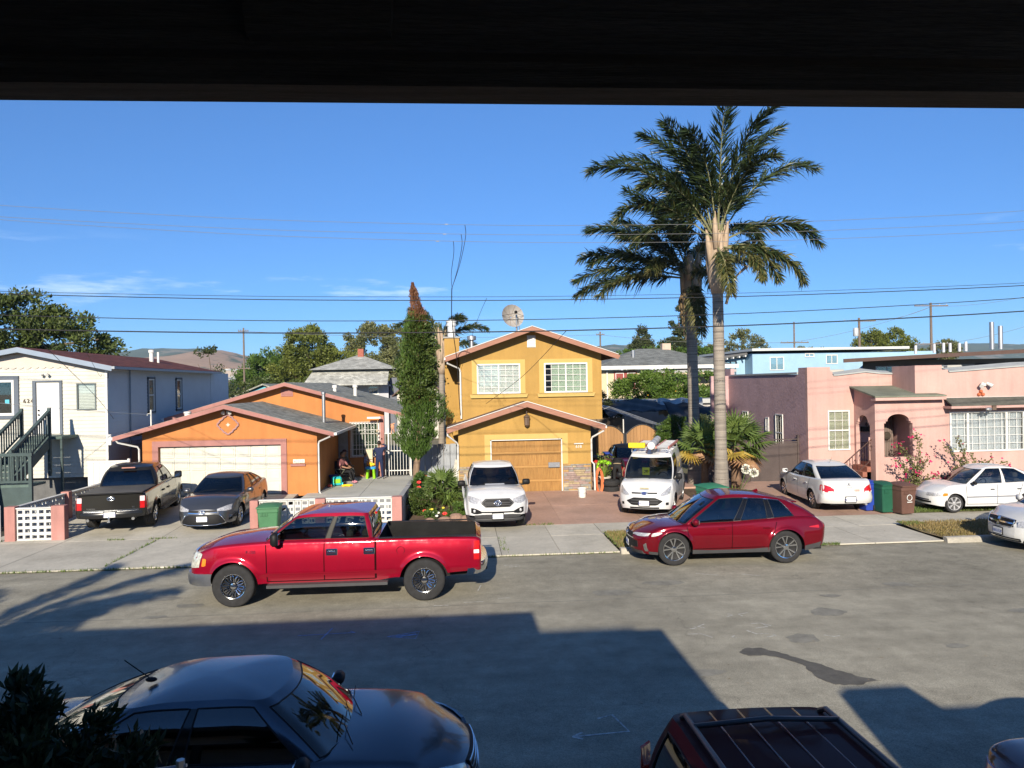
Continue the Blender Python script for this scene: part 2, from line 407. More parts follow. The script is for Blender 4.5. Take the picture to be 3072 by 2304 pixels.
stroke([(-1.35, 13.2), (-.85, 13.05), (-.8, 13.42), (-1.35, 13.2)], .03, BLUEC); stroke([(-1.2, 13.18), (-.85, 13.28)], .08, BLUEC)
for i in range(11):
    x, y = 3.9+random.random()*2.3, 12.3+random.random()*1.5; a = random.random()*6.3; l = .12+random.random()*.3
    stroke([(x, y), (x+l*math.cos(a), y+l*.6*math.sin(a)), (x+l*1.3*math.cos(a+.5), y+l*.9*math.sin(a+.5))], .022)
for x, y, a, l in [(1.0, 18.1, 0, .35), (1.1, 17.9, .3, .3), (-7.6, 18.4, .1, .8), (-7.4, 18.2, .4, .5), (5.3, 16.7, -.5, .5), (6.3, 16.5, -.6, .4), (0, 15.1, 0, .4), (.3, 15.9, 1.4, .5), (-.6, 14.95, 0, .3), (.7, 15.3, 0, .25)]:
    stroke([(x, y), (x+l*math.cos(a), y+l*math.sin(a))], .025)
# wet oil stain, manhole-like patch
OIL = M('oil_stain', (.10, .094, .08), .75, var=.25, scale=5)
def blob(pts, mt, nm, dz=.004):
    n = len(pts); vs = []
    for i, (x, y) in enumerate(pts): vs.append((x, y, rz_(y)+dz))
    # jagged refinement
    P = []
    for i in range(n):
        a, b = Vector(vs[i]), Vector(vs[(i+1) % n]); d = b-a; nn = Vector((-d.y, d.x, 0))
        for t in (0, .2, .4, .6, .8): P.append(a+d*t+nn*(random.random()-.5)*.16*(t > 0))
    return MB().add(P, [tuple(range(len(P)))]).build(nm, mt, road)
blob([(4.42, 11.75), (4.6, 11.92), (4.85, 11.9), (5.08, 11.62), (5.3, 11.3), (5.55, 10.95), (5.75, 10.62), (6.05, 10.42), (5.6, 10.3), (5.3, 10.35), (5.16, 10.68), (5.2, 11.05), (5.0, 11.4), (4.75, 11.58), (4.5, 11.58)], OIL, 'oil_stain')
DAMP = M('damp_patch', (.215, .205, .17), .85, var=.25, scale=4)
blob([(5.45, 12.35), (5.75, 12.5), (6.0, 12.4), (5.95, 12.1), (5.65, 12.0), (5.45, 12.1)], DAMP, 'oil_stain')
for x, y in [(-6.3, 16.2), (-5.6, 15.6), (3.1, 15.4), (4.4, 16.0), (7.4, 14.6), (9.2, 15.2), (10.5, 13.2), (8.0, 11.6), (3.6, 11.0), (-6.0, 14.9), (6.8, 13.6)]:
    s_ = .12+random.random()*.25
    blob([(x+s_*1.8*math.cos(t)*(.7+random.random()*.5), y+s_*math.sin(t)*(.7+random.random()*.5)) for t in np.linspace(0, 5.6, 8)], DAMP, 'oil_stain')
# seam in the asphalt
m = MB(); P = [[], []]
for x in np.linspace(-25, 40, 60):
    y = 14.9+.008*x+.03*math.sin(x*2.1)+.02*random.random(); P[0].append((x, y+.02, rz_(y)+.003)); P[1].append((x, y-.02, rz_(y)+.003))
m.grid(P).build('asphalt_seam', DAMP, road)
# ---- concrete paving, one object per slab
paving = MB().box(-40, 40, 19.0, 23.0, -.2, .0).build('pavement', JOINT); tag(paving, kind='structure')
def slope(y):  # paving height
    return .03+max(0, min(1, (y-22.9)/6.6))*.25
def slab(x0, x1, y0, y1, mt, parent, nm='slab', g=.008, h=.09, f=slope, z=None):
    x0 += g; x1 -= g; y0 += g; y1 -= g
    za, zb = (f(y0), f(y1)) if z is None else (z, z)
    j = (random.random()-.5)*.008
    vs = [(x0, y0, za-h), (x1, y0, za-h), (x1, y1, zb-h), (x0, y1, zb-h), (x0, y0, za+j), (x1, y0, za+j), (x1, y1, zb+j), (x0, y1, zb+j)]
    return MB().add(vs, [(3, 2, 1, 0), (4, 5, 6, 7), (0, 1, 5, 4), (1, 2, 6, 5), (2, 3, 7, 6), (3, 0, 4, 7)]).build(nm, mt, parent)
XL = [-24, -20.5, -17, -14.2, -11.6, -8.9, -6.2, -3.6]
for a, b in zip(XL, XL[1:]): slab(a, b, 19.0, 22.6, CONC, paving)
xs = np.arange(-3.6, 30, 1.53)
for a in xs:
    b = a+1.53
    slab(a, b, 21.25, 22.9, CONC, paving)
for a in np.arange(-3.6, 4.0, 1.53): slab(a, a+1.53, 19.0, 21.25, CONC, paving)
for a in (9.0, 10.9): slab(a, a+1.9, 19.0, 21.25, CONC, paving)
# driveways
drive = MB().box(-16.5, -3.2, 22.6, 29.6, -.2, .0).build('driveway', JOINT); tag(drive, kind='structure')
for a, b in zip([-13.9, -11.6, -8.9, -6.35], [-11.6, -8.9, -6.35]):
    for c, d in ((22.6, 26), (26, 29.55)): slab(a, b, c, d, CONC, drive)
rdrive = MB().box(.4, 8.4, 22.9, 29, -.2, .0).build('driveway', JOINT); tag(rdrive, kind='structure')
for a, b in zip([.45, 3.1, 5.7, 8.3], [3.1, 5.7, 8.3]):
    for c, d in ((22.9, 25.8), (25.8, 28.62)): slab(a, b, c, d, REDC, rdrive, g=.004)
slab(5.2, 9.4, 28.62, 36, REDC, rdrive, g=.004)
rdrive2 = MB().box(10.2, 14.4, 22.9, 29.5, -.2, .0).build('driveway', JOINT); tag(rdrive2, kind='structure')
for a, b in ((10.2, 12.3), (12.3, 14.4)):
    for c, d in ((22.9, 26), (26, 29.4)): slab(a, b, c, d, REDC, rdrive2, g=.004)
# kerbs and parking strips
def kerb(x0, x1):
    r = empty('kerb', ((x0+x1)/2, 19.0, 0)); tag(r, kind='structure')
    x = x0
    while x < x1-.2:
        b = min(x+2.4, x1)
        prof = [(18.86, -.05), (18.88, .09), (18.92, .12), (19.06, .125), (19.06, -.05)]
        MB().prism(prof, 'x', x+.006, b-.006).build('kerb_stone', KERB, r); x = b
    return r
kerb(4.05, 9.0); kerb(12.8, 42)
DRYG = M('dry_lawn_soil', (.26, .19, .10), .95, var=.25, scale=1.5, bump=.5, bscale=40, second=(.17, .15, .06), sfac=(.5, .65))
for x0, x1 in ((4.05, 9.0), (12.8, 42)):
    o = MB().grid([[(x, y, .09+.03*math.sin(x*1.7+y)*math.sin(y*2.3)) for x in np.linspace(x0, x1, 30)] for y in np.linspace(19.06, 21.25, 6)]).build('parking_strip', DRYG, smooth=True); tag(o, kind='structure')
o = MB().quad((14.4, 22.9, .035), (42, 22.9, .035), (42, 29.5, .2), (14.4, 29.5, .2)).build('front_lawn', M('lawn_soil', (.12, .12, .05), .95, var=.3, scale=2, bump=.4, bscale=30)); tag(o, kind='structure')
o = MB().quad((8.4, 22.9, .035), (10.2, 22.9, .035), (10.2, 29.5, .2), (8.4, 29.5, .2)).build('planting_bed', SOIL); tag(o, kind='structure')
o = MB().grid([[(x, y, .12+.02*(y-23)+.05*math.sin(x*3+y*2)) for x in np.linspace(-1.72, .4, 8)] for y in np.linspace(22.95, 33, 20)]).build('planting_bed', SOIL, smooth=True); tag(o, kind='structure')
# near side: pavement, driveway and yard under the camera
o = MB().box(-60, 60, 5.2, 6.85, -.2, .1).build('near_pavement', CONC); tag(o, kind='structure')
o = MB().box(1.0, 3.5, -8, 5.2, -.2, .06).build('near_driveway', CONC); tag(o, kind='structure')
# grass tufts: one mass
def grass(name, spots, mt, label, h=(.05, .14), w=.010, dens=1):
    V = []; F = []
    for (x0, x1, y0, y1, z, n) in spots:
        n = int(n*dens)
        x = rng.uniform(x0, x1, n); y = rng.uniform(y0, y1, n); a = rng.uniform(0, 6.28, n); hh = rng.uniform(*h, n); ln = rng.normal(0, .4, (n, 2))*hh[:, None]
        for i in range(n):
            k = len(V); c, s_ = math.cos(a[i])*w, math.sin(a[i])*w
            zz = z(y[i]) if callable(z) else z
            V += [(x[i]-c, y[i]-s_, zz), (x[i]+c, y[i]+s_, zz), (x[i]+ln[i, 0], y[i]+ln[i, 1], zz+hh[i])]; F.append((k, k+1, k+2))
    me = bpy.data.meshes.new(name); me.from_pydata(V, [], F); me.materials.append(mt)
    o = link(name, me); tag(o, label, 'grass', kind='stuff'); return o
GRASSD = LEAF('dry_grass', (.30, .22, .09), (.24, .19, .07), c3=(.12, .16, .04)); GRASSG = LEAF('green_grass', (.10, .17, .035), (.15, .19, .05), c3=(.25, .2, .08))
grass('dry_grass', [(4.1, 9.0, 19.08, 21.2, .1, 9000), (12.85, 22, 19.08, 21.2, .1, 16000)], GRASSD, 'dry straw coloured grass on the parking strips', (.03, .09))
grass('weeds', [(-14, -3.6, 18.95, 19.02, .0, 900), (-8.93, -8.87, 19.2, 22.6, .03, 170), (-9.2, -8.4, 22.56, 22.64, .03, 60), (-10.4, -9.9, 22.57, 22.63, .03, 50), (-14.6, -13.5, 22.4, 22.95, .03, 500), (0, 4, 18.96, 19.02, .0, 160), (4.0, 4.6, 19.1, 21.2, .1, 500), (9.0, 9.9, 18.93, 19.05, .02, 300), (8.3, 9.05, 19.05, 21.0, .1, 900), (12.8, 13.4, 20.7, 21.25, .1, 400), (14.5, 24, 22.9, 24.2, .05, 9000), (1.0, 1.2, 19.2, 21.2, .03, 60), (1.9, 2.8, 22.85, 22.95, .03, 80)], GRASSG, 'green weeds and grass along joints and the lawn edge', (.03, .09))
# ================================================================== own porch and neighbour (cast the street shadow)
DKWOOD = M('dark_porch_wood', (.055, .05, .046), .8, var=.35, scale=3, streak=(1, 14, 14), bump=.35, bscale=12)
STUC = M('own_stucco', (.4, .38, .34), .9, var=.1)
ph = empty('porch_house', (-4, -2, 0), 0, 'own house with dark porch beam crossing the top of the picture', 'house')
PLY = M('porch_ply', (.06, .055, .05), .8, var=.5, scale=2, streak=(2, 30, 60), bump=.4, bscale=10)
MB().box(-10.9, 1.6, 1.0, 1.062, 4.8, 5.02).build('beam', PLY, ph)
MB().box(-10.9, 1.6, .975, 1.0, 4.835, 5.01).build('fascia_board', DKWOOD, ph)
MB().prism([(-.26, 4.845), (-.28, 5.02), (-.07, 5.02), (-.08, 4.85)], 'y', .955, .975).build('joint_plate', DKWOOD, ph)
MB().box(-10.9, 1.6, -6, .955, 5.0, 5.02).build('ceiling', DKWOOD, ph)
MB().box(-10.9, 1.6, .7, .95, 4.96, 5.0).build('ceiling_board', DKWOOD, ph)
MB().prism([(-6, 5.03), (1.06, 5.03), (1.06, 5.56), (-2.5, 5.75), (-6, 5.56)], 'x', -10.9, -.78).build('roof', DKWOOD, ph)
MB().box(-10.9, 1.6, -6, -1.6, 0, 5.0).build('wall', STUC, ph)
MB().box(-10.9, 1.6, -1.6, 1.0, 2.6, 2.75).build('porch_deck', DKWOOD, ph)
MB().box(-14, -.1, -17, -6.6, 0, 8.3).build('unseen_sky_blocker', STUC, ph)  # unseen mass added behind the porch to block sky and darken the street
for x in (-10.7, -4.5, 1.42): MB().box(x, x+.15, .85, 1.0, 0, 4.8 if x < -5 or x > 1 else 2.6).build('post', DKWOOD, ph)
nb = empty('neighbour_house', (9, -4, 0), 0, 'neighbouring house beside the driveway below the camera', 'house')
MB().box(3.6, 14, -8, 0, 0, 3.98).build('wall', STUC, nb)
MB().box(4.2, 15, -17, -8.2, 0, 7.0).build('unseen_sky_blocker', STUC, nb)  # second unseen block, added to cut the sky light on the near road
MB().prism([(3.6, 3.985), (3.6, 4.22), (3.75, 4.29), (4.65, 4.29), (4.8, 3.985)], 'y', -3, 0).build('parapet', STUC, nb)
# ================================================================== buildings
G_LAMP = GLASS('lamp_lens', (.9, .9, .9), .75); GLZ = GLASS('window_glass', (.32, .33, .33), .88); WHT = WHITE
BLIND = M('white_blinds', (.72, .72, .69), .6, var=.06, scale=3)
def window(root, T, u0, u1, z0, z1, fm=None, cols=1, rows=1, fw=.05, sash='fixed', blind=None, mw=.018, depth=.05, blind_mat=None, name='window', glz=None):
    """T maps (u, d, z); wall plane d=0. Window frame stands 1 cm proud of a recess"""
    fm = fm or WHT; d0, d1 = -.02, depth
    w = MB(T)
    w.box(u0, u1, d0, d1, z0, z0+fw).box(u0, u1, d0, d1, z1-fw, z1).box(u0, u0+fw, d0, d1-.002, z0+fw, z1-fw).box(u1-fw, u1, d0, d1-.002, z0+fw, z1-fw)
    if sash == 'slide': um = (u0+u1)/2; w.box(um-.025, um+.025, d0, d1-.006, z0+fw, z1-fw)
    if sash == 'hung': zm = (z0+z1)/2; w.box(u0+fw, u1-fw, d0, d1-.006, zm-.025, zm+.025)
    if sash == 'tri':
        for f in (.24, .76): um = u0+(u1-u0)*f; w.box(um-.04, um+.04, d0, d1-.006, z0+fw, z1-fw)
    wo_ = w.build(name, fm, root)
    MB(T).box(u0+fw, u1-fw, .006, .012, z0+fw, z1-fw).build('pane', glz or GLZ, wo_)
    if cols > 1 or rows > 1:
        m = MB(T)
        for i in range(1, cols): u = u0+(u1-u0)*i/cols; m.box(u-mw/2, u+mw/2, .013, .022, z0+fw, z1-fw)
        for j in range(1, rows): z = z0+(z1-z0)*j/rows; m.box(u0+fw, u1-fw, .0135, .0215, z-mw/2, z+mw/2)
        m.build('muntins', fm, wo_)
    bk = MB(T); bk.box(u0+.01, u1-.01, -.35, -.34, z0+.01, z1-.01); bk.build('room_behind', DARK, wo_)
    if blind:
        b0, b1, dens = blind
        nb_ = max(1, int((z1-z0-2*fw)/.055))
        bm_ = MB(T)
        for i in range(nb_):
            z = z0+fw+(z1-z0-2*fw)*(i+.5)/nb_
            bm_.box(u0+fw+(u1-u0)*b0, u0-fw+(u1-u0)*b1, -.03, -.024, z-.024, z+.024)
        bm_.build('blind', blind_mat or BLIND, wo_)
    return wo_
def poly_wall(root, T, poly, th, mt, name='wall', holes=()):
    """wall slab from outline in (u,z); holes as rectangles"""
    us = sorted({round(p[0], 4) for p in poly} | {round(x, 4) for h in holes for x in (h[0], h[1])})
    # column decomposition so that openings are real
    def top(u): return zat(u, True)
    m = MB(T)
    ups = [p for p in poly]
    def zrange(u, eps):
        zs = []
        n = len(poly)
        for i in range(n):
            (a, b), (c_, d) = poly[i], poly[(i+1) % n]
            if abs(a-c_) < 1e-6: continue
            if min(a, c_)-1e-6 <= u+eps <= max(a, c_)+1e-6: zs.append(b+(d-b)*(u+eps-a)/(c_-a))
        return min(zs), max(zs)
    for a, b in zip(us, us[1:]):
        if b-a < 1e-4: continue
        e = 1e-4
        lo0, hi0 = zrange(a, e); lo1, hi1 = zrange(b, -e)
        cuts = sorted([(h[2], h[3]) for h in holes if h[0] < (a+b)/2 < h[1]])
        segs = []; z0 = (lo0, lo1)
        for c0, c1 in cuts: segs.append((z0, (c0, c0))); z0 = (c1, c1)
        segs.append((z0, (hi0, hi1)))
        for (p0, p1), (q0, q1) in segs:
            if q0-p0 < 1e-3 and q1-p1 < 1e-3: continue
            m.prism([(a, p0), (b, p1), (b, q1), (a, q0)], 'y', -th, 0)
    return m.build(name, mt, root)
def gable(root, x0, x1, y0, y1, ze, xr, zr, mt, th=.09, fascia=None, fh=.16, zeR=None, fy=.03, gutter=None, edge=None):
    zeR = ze if zeR is None else zeR
    rf = []
    for (xe, z_) in ((x0, ze), (x1, zeR)):
        n = Vector((-(zr-z_), 0, (xr-xe))).normalized(); n = n if n.z > 0 else -n
        P = [[(xe, y0, z_), (xr, y0, zr)], [(xe, y1, z_), (xr, y1, zr)]]
        rf.append(MB().slab(P, n*-th).build('roof', mt, root))
        if fascia:
            dz = fh
            MB().add([(xe, y0-fy, z_-.01), (xr, y0-fy, zr-.01), (xr, y0-fy, zr-dz), (xe, y0-fy, z_-dz), (xe, y0-.002, z_-.01), (xr, y0-.002, zr-.01), (xr, y0-.002, zr-dz), (xe, y0-.002, z_-dz)],
                     [(0, 1, 2, 3), (4, 7, 6, 5), (0, 4, 5, 1), (1, 5, 6, 2), (2, 6, 7, 3), (3, 7, 4, 0)]).build('rake_board', fascia, root)
        if edge: MB().tube([(xe, y0-fy-.012, z_+.012), (xr, y0-fy-.012, zr+.012)], .016, 5).build('drip_edge', edge, root)
        if gutter:
            s_ = -1 if xe < xr else 1
            MB().box(min(xe, xe+s_*.11), max(xe, xe+s_*.11), y0-.03, y1, z_-.12, z_-.02).build('gutter', gutter, root)
    return rf
def pipe(root, pts, r, mt, name='downspout', n=6): return MB().tube(pts, r, n).build(name, mt, root, smooth=40)
# ---------------------------------------------------------------- orange house
ORANGE = M('orange_stucco', (.47, .185, .06), .9, weather=.16, var=.07, scale=1.5, bump=.12, bscale=110); ROSE = M('rose_trim', (.34, .16, .14), .75, weather=.15, var=.08); SH_G = SHINGLE('grey_green_shingles', (.26, .26, .22), 'x')
GUTW = M('white_gutter', (.6, .6, .57), .5, var=.06); GARW = M('cream_garage_panel', (.56, .545, .47), .6, weather=.1, var=.04, scale=2)
oh = empty('orange_house', (-8.9, 29.5, .28), 0, 'single-storey orange stucco house with a wide white garage door', 'house')
Tf = frame((0, 29.5, 0), (1, 0, 0), (0, -1, 0))
gx = lambda x: 3.78-.268*abs(x+8.95)
poly_wall(oh, Tf, [(-12.2, .2), (-5.6, .2), (-5.6, gx(-5.6)), (-8.95, 3.78), (-12.2, gx(-12.2))], .18, ORANGE, holes=[(-11.6, -6.98, .2, 2.22)])
MB().box(-5.78, -5.6, 29.68, 34.5, .2, 2.75).build('wall', ORANGE, oh); MB().box(-12.2, -12.02, 29.68, 44, .2, 2.75).build('wall', ORANGE, oh)
gable(oh, -13.05, -4.85, 28.95, 35.5, 2.68, -8.95, 3.82, SH_G, fascia=ROSE, fh=.17, gutter=GUTW)
for u0, u1, z0, z1 in ((-11.82, -11.6, .28, 2.44), (-6.98, -6.76, .28, 2.44), (-11.82, -6.76, 2.22, 2.44)):
    MB(Tf).box(u0, u1, 0, .05 if z0 < 1 else .055, z0, z1 if z0 > 1 else 2.22).build('door_trim', ROSE, oh)
gd = MB(Tf).box(-11.6, -6.98, -.14, -.12, .28, 2.22).build('garage_door', GARW, oh)
for r_ in range(4):
    for c_ in range(8):
        u0 = -11.6+4.62*c_/8+.03; u1 = -11.6+4.62*(c_+1)/8-.03; z0 = .28+1.94*r_/4+.02; z1 = .28+1.94*(r_+1)/4-.015
        m = MB(Tf); m.cbox(u0, u1, -.121, -.098, z0, z1, .012); m.cbox(u0+.07, u1-.07, -.1, -.088, z0+.08, z1-.08, .01); m.build('panel', GARW, gd)
# ornament: quatrefoil ring with a small star
q = []
for t in np.linspace(0, 2*math.pi, 49):
    a = abs(math.cos(2*t)); r_ = .34+.05*(1 if a > .93 else 0)-.035*(1 if abs(math.sin(2*t)) > .9 else 0); q.append((-8.97+r_*math.cos(t), 29.46, 3.03+r_*math.sin(t)*.95))
orn = MB().tube(q, .035, 6, cap=False).build('quatrefoil_ornament', M('mauve_trim', (.35, .2, .19), .7, var=.08), oh, smooth=40)
MB(Tf).add([(-8.97+(.09 if i % 2 == 0 else .035)*math.cos(math.pi*i/4), .02, 3.02+(.09 if i % 2 == 0 else .035)*math.sin(math.pi*i/4)) for i in range(8)], [tuple(range(8))]).build('star', M('cream', (.7, .62, .5), .7, var=.05), orn)
MB(Tf).box(-9.02, -8.92, 0, .08, 3.46, 3.56).cyl((-9.1, .12, 3.55), (-9.1, .22, 3.47), .05, .07).cyl((-8.84, .12, 3.55), (-8.84, .22, 3.47), .05, .07).build('floodlight', M('lamp_white', (.6, .6, .56), .4, var=.05), oh, smooth=30)
# number plaque
pl = MB(Tf).box(-6.62, -6.05, .0, .06, 1.36, 1.44).build('plaque_ledge', ROSE, oh)
for i, d in enumerate('622'):
    t_ = MB(Tf).box(-6.52+.15*i, -6.385+.15*i, 0, .03, 1.47, 1.62).build('number_tile', M('cream_tile', (.75, .72, .6), .4, var=.04), oh)
    text('number', d, .13, M('number_ink', (.06, .08, .05), .6, var=0), t_, Matrix.Translation(Vector((-6.452+.15*i, 29.5-.034, 1.545))-oh.location) @ Matrix.Rotation(R(90), 4, 'X'), .002)
pipe(oh, [(-5.0, 28.98, 2.6), (-5.02, 29.02, 2.5), (-5.5, 29.42, 2.3), (-5.53, 29.44, 2.2), (-5.53, 29.44, .35), (-5.45, 29.3, .28)], .035, GUTW)
pipe(oh, [(-12.95, 28.98, 2.55), (-12.9, 29.02, 2.45), (-12.35, 29.42, 2.25), (-12.3, 29.44, 2.15), (-12.3, 29.44, .4)], .035, GUTW)
MB().lathe([(.075, 2.9), (.075, 4.1), (.095, 4.12), (.095, 4.2), (.001, 4.24)], 12, (-5.75, 31.9, 0), cap=False).build('flue_pipe', STEEL, oh, smooth=40)
MB().lathe([(.12, 3.2), (.12, 3.42), (.15, 3.44), (.15, 3.5), (.001, 3.52)], 12, (-11.2, 31.5, 0), cap=False).build('roof_vent', GUTW, oh, smooth=40)
# rear wing
Tb = frame((0, 34.5, 0), (1, 0, 0), (0, -1, 0)); bx = lambda x: 4.62-.275*abs(x+7.85)
poly_wall(oh, Tb, [(-12.2, .2), (-3.5, .2), (-3.5, bx(-3.5)), (-7.85, 4.62), (-12.2, bx(-12.2))], .18, ORANGE, holes=[(-5.0, -3.72, 1.22, 2.76)])
gable(oh, -13.1, -2.55, 34.0, 46, 3.17, -7.85, 4.66, SH_G, fascia=ROSE, fh=.17, gutter=GUTW)
vt = MB(Tb).box(-8.12, -7.58, 0, .03, 4.02, 4.36).build('gable_vent', ROSE, oh)
for i in range(5): MB(Tb).box(-8.08, -7.62, .03, .055, 4.05+.06*i, 4.08+.06*i).build('slat', ROSE, vt)
window(oh, Tb, -5.0, -3.72, 1.22, 2.76, WHT, 2, 3, .06, 'slide', blind=None, glz=GLASS('front_window_glass', (.5, .55, .5), .6))
MB(Tb).box(-4.9, -3.8, -.12, -.1, 1.25, 2.7).build('curtain', M('pale_curtain', (.5, .55, .48), .8, var=.12, scale=4, streak=(14, 1, 1)), oh)
bars = MB(Tb)
for i in range(11): u = -5.03+.135*i; bars.cyl((u, .12, 1.18), (u, .12, 2.8), .011, n=5)
for z in (1.2, 1.55, 2.42, 2.78): bars.cyl((-5.05, .12, z), (-3.66, .12, z), .013, n=5)
for u in (-4.7, -4.36, -4.02):
    for z in (2.5, 2.3): bars.tube([(u+.06*math.cos(t), .12, z+.06*math.sin(t)) for t in np.linspace(0, 5, 10)], .008, 4)
bars.build('window_bars', WHT, oh)
MB(Tb).box(-3.72, -3.5, .0, .12, .28, 3.05).build('porch_post', ROSE, oh)
for z in (1.5, 1.75, 2.0): MB(Tb).ball((-3.61, .13, z), .035, 6, 5).build('post_knob', BLACK, oh)
MB(Tb).box(-5.58, -5.15, 0, .05, .3, 2.4).build('screen_door', M('grey_screen', (.25, .26, .28), .6, var=.15, scale=8), oh)
for x_, y_ in ((-6.2, 37.5), (-5.3, 38.2)): MB().lathe([(.09, 3.6), (.09, 4.35), (.13, 4.37), (.13, 4.5), (.001, 4.52)], 10, (x_, y_, 0), cap=False).build('roof_vent', WHT, oh, smooth=40)
MB().box(-4.2, -3.6, 33.9, 34.1, 2.95, 3.03).build('eave_lamp', WHT, oh)
MB().tube([(-3.75, 34.1, 2.9), (-3.78, 34.1, 2.45)], .012, 5).ball((-3.78, 34.1, 2.38), .06).ball((-3.78, 34.1, 2.2), .045).build('hanging_lantern', M('lantern', (.4, .33, .22), .5, var=.2), oh)
# gate of white bars
gt = empty('bar_gate', (-2.9, 34.3, .25), 0, 'white metal bar gate beside the orange house porch', 'gate')
for i in range(9): x = -3.45+.135*i; MB().cyl((x, 34.3, .35), (x, 34.3, 2.45 if i % 2 else 2.36), .014, n=5).build('bar', WHT, gt)
for z in (.55, 1.45, 2.25): MB().box(-3.47, -2.33, 34.27, 34.29, z-.02, z+.02).build('rail', WHT, gt)
for x in (-3.3, -2.3): MB().box(x-.03, x+.03, 34.26, 34.32, .25, 2.5).build('gate_post', WHT, gt)
MB().ball((-3.1, 34.24, 2.55), (.09, .05, .12)).tube([(-3.12, 34.24, 2.5), (-3.16, 34.24, 2.2)], .025).tube([(-3.06, 34.24, 2.5), (-3.02, 34.24, 2.22)], .025).tube([(-3.18, 34.24, 2.65), (-3.0, 34.24, 2.7)], .03).build('hung_figure', M('clay', (.5, .25, .15), .7, var=.3, scale=20), gt)
# porch slab
ps = MB().box(-5.6, -1.95, 23.35, 34.5, -.1, .25).build('porch_slab', JOINT); tag(ps, kind='structure')
for a, b in ((23.35, 28.6), (28.6, 34.5)):
    for c_, d_ in ((-6.0, -3.85), (-3.85, -1.95)): slab(c_, d_, a, b, SLABC, ps, z=.29)
# ---------------------------------------------------------------- breeze block walls
BRK = M('white_breeze_block', (.60, .60, .57), .8, weather=.15, var=.06, bump=.1, bscale=50); PILL = M('rose_pillar', (.40, .195, .17), .85, weather=.2, var=.09, scale=2, bump=.1, bscale=60)
def block_mesh(w, h, t, kind):
    """square-hole screen block; kind 1 = two narrow slots"""
    m = MB(); fr_ = .038
    if kind == 0: holes = [(.03, w-.03, fr_, h-fr_)]
    else: holes = [(.03, w*.34, fr_, h-fr_), (w*.5, w-.03, fr_, h-fr_)]
    us = sorted({0, w, *[x for q in holes for x in q[:2]]})
    for a, b in zip(us, us[1:]):
        hit = [q for q in holes if q[0]-1e-6 <= a and b <= q[1]+1e-6]
        if hit: m.box(a, b, 0, t, 0, fr_); m.box(a, b, 0, t, h-fr_, h)
        else: m.box(a, b, 0, t, 0, h)
    return m.mesh('block', BRK)
BM0 = block_mesh(.196, .18, .07, 0); BM1 = block_mesh(.196, .18, .07, 1)
BMa = block_mesh(.285, .18, .10, 0)
def breeze(root, T, u0, n, z0, rows, pat=lambda i, j: 0, w=.2):
    for j in range(rows):
        for i in range(n):
            o_ = link('block', BM1 if pat(i, j) else BM0, root)
            o_.matrix_local = Matrix.Translation(-root.location) @ T @ Matrix.Translation((u0+i*w+.002, -.05, z0+j*.184))
def pillar(root, x0, x1, y0, y1, z0, z1): MB().cbox(x0, x1, y0, y1, z0, z1, .008).build('pillar', PILL, root)
def cap(root, T, u0, u1, z): MB(T).box(u0, u1, -.08, .07, z, z+.03).build('coping', BRK, root)
bw = empty('breeze_block_wall', (-4.2, 23.2, .03), 0, 'white breeze-block wall with rose pillars right of the driveway', 'wall')
Tw = frame((0, 23.2, 0), (1, 0, 0), (0, -1, 0))
pillar(bw, -6.42, -6.18, 23.05, 23.3, .0, 1.0); pillar(bw, -4.47, -4.17, 23.05, 23.3, 0, 1.0); pillar(bw, -2.15, -1.85, 23.05, 23.35, 0, 1.0)
pt = lambda i, j: (i*7+j*3) % 5 == 2
breeze(bw, Tw, -6.17, 8, .05, 5, pt, .2115); breeze(bw, Tw, -4.16, 10, .05, 5, pt, .2)
for a, b in ((-6.17, -4.48), (-4.16, -2.16)): cap(bw, Tw, a, b, .975); MB(Tw).box(a, b, -.06, .05, -.02, .048).build('footing', BRK, bw)
GREYW = M('grey_garden_wall', (.3, .3, .29), .9, var=.2, scale=1.5, second=(.42, .42, .4), sfac=(.5, .6))
MB().prism([(23.36, -.05), (34, .0), (34, .62), (23.36, .97)], 'x', -1.98, -1.83).build('side_wall', GREYW, bw)
lw = empty('breeze_block_wall', (-12.5, 23.1, .03), 0, 'white breeze-block wall with rose pillars left of the driveway', 'wall')
Tl = frame((0, 22.95, 0), (1, 0, 0), (0, -1, 0))
pillar(lw, -13.42, -13.12, 22.85, 23.1, 0, 1.05); pillar(lw, -12.1, -11.72, 22.85, 23.1, 0, 1.05)
breeze(lw, Tl, -13.11, 5, .05, 5, lambda i, j: 0, .2); MB(Tl).box(-13.11, -12.11, -.07, .04, -.02, .048).build('footing', BRK, lw); cap(lw, Tl, -13.11, -12.11, .975)
Ts = frame((-13.3, 0, 0), (0, 1, 0), (1, 0, 0))
breeze(lw, Ts, 23.15, 14, .05, 5, lambda i, j: (i+j) % 3 == 1); pillar(lw, -13.42, -13.16, 25.97, 26.2, .0, 1.05); breeze(lw, Ts, 26.22, 16, .05, 5, lambda i, j: (i+j) % 3 == 1)
cap(lw, Ts, 23.1, 25.96, .975); cap(lw, Ts, 26.21, 29.45, .975); MB(Ts).box(23.12, 29.45, -.07, .04, -.02, .048).build('footing', BRK, lw)
MB().cyl((-13.55, 22.85, 0), (-13.55, 22.85, 1.1), .035, n=8).build('white_post', WHT, lw)
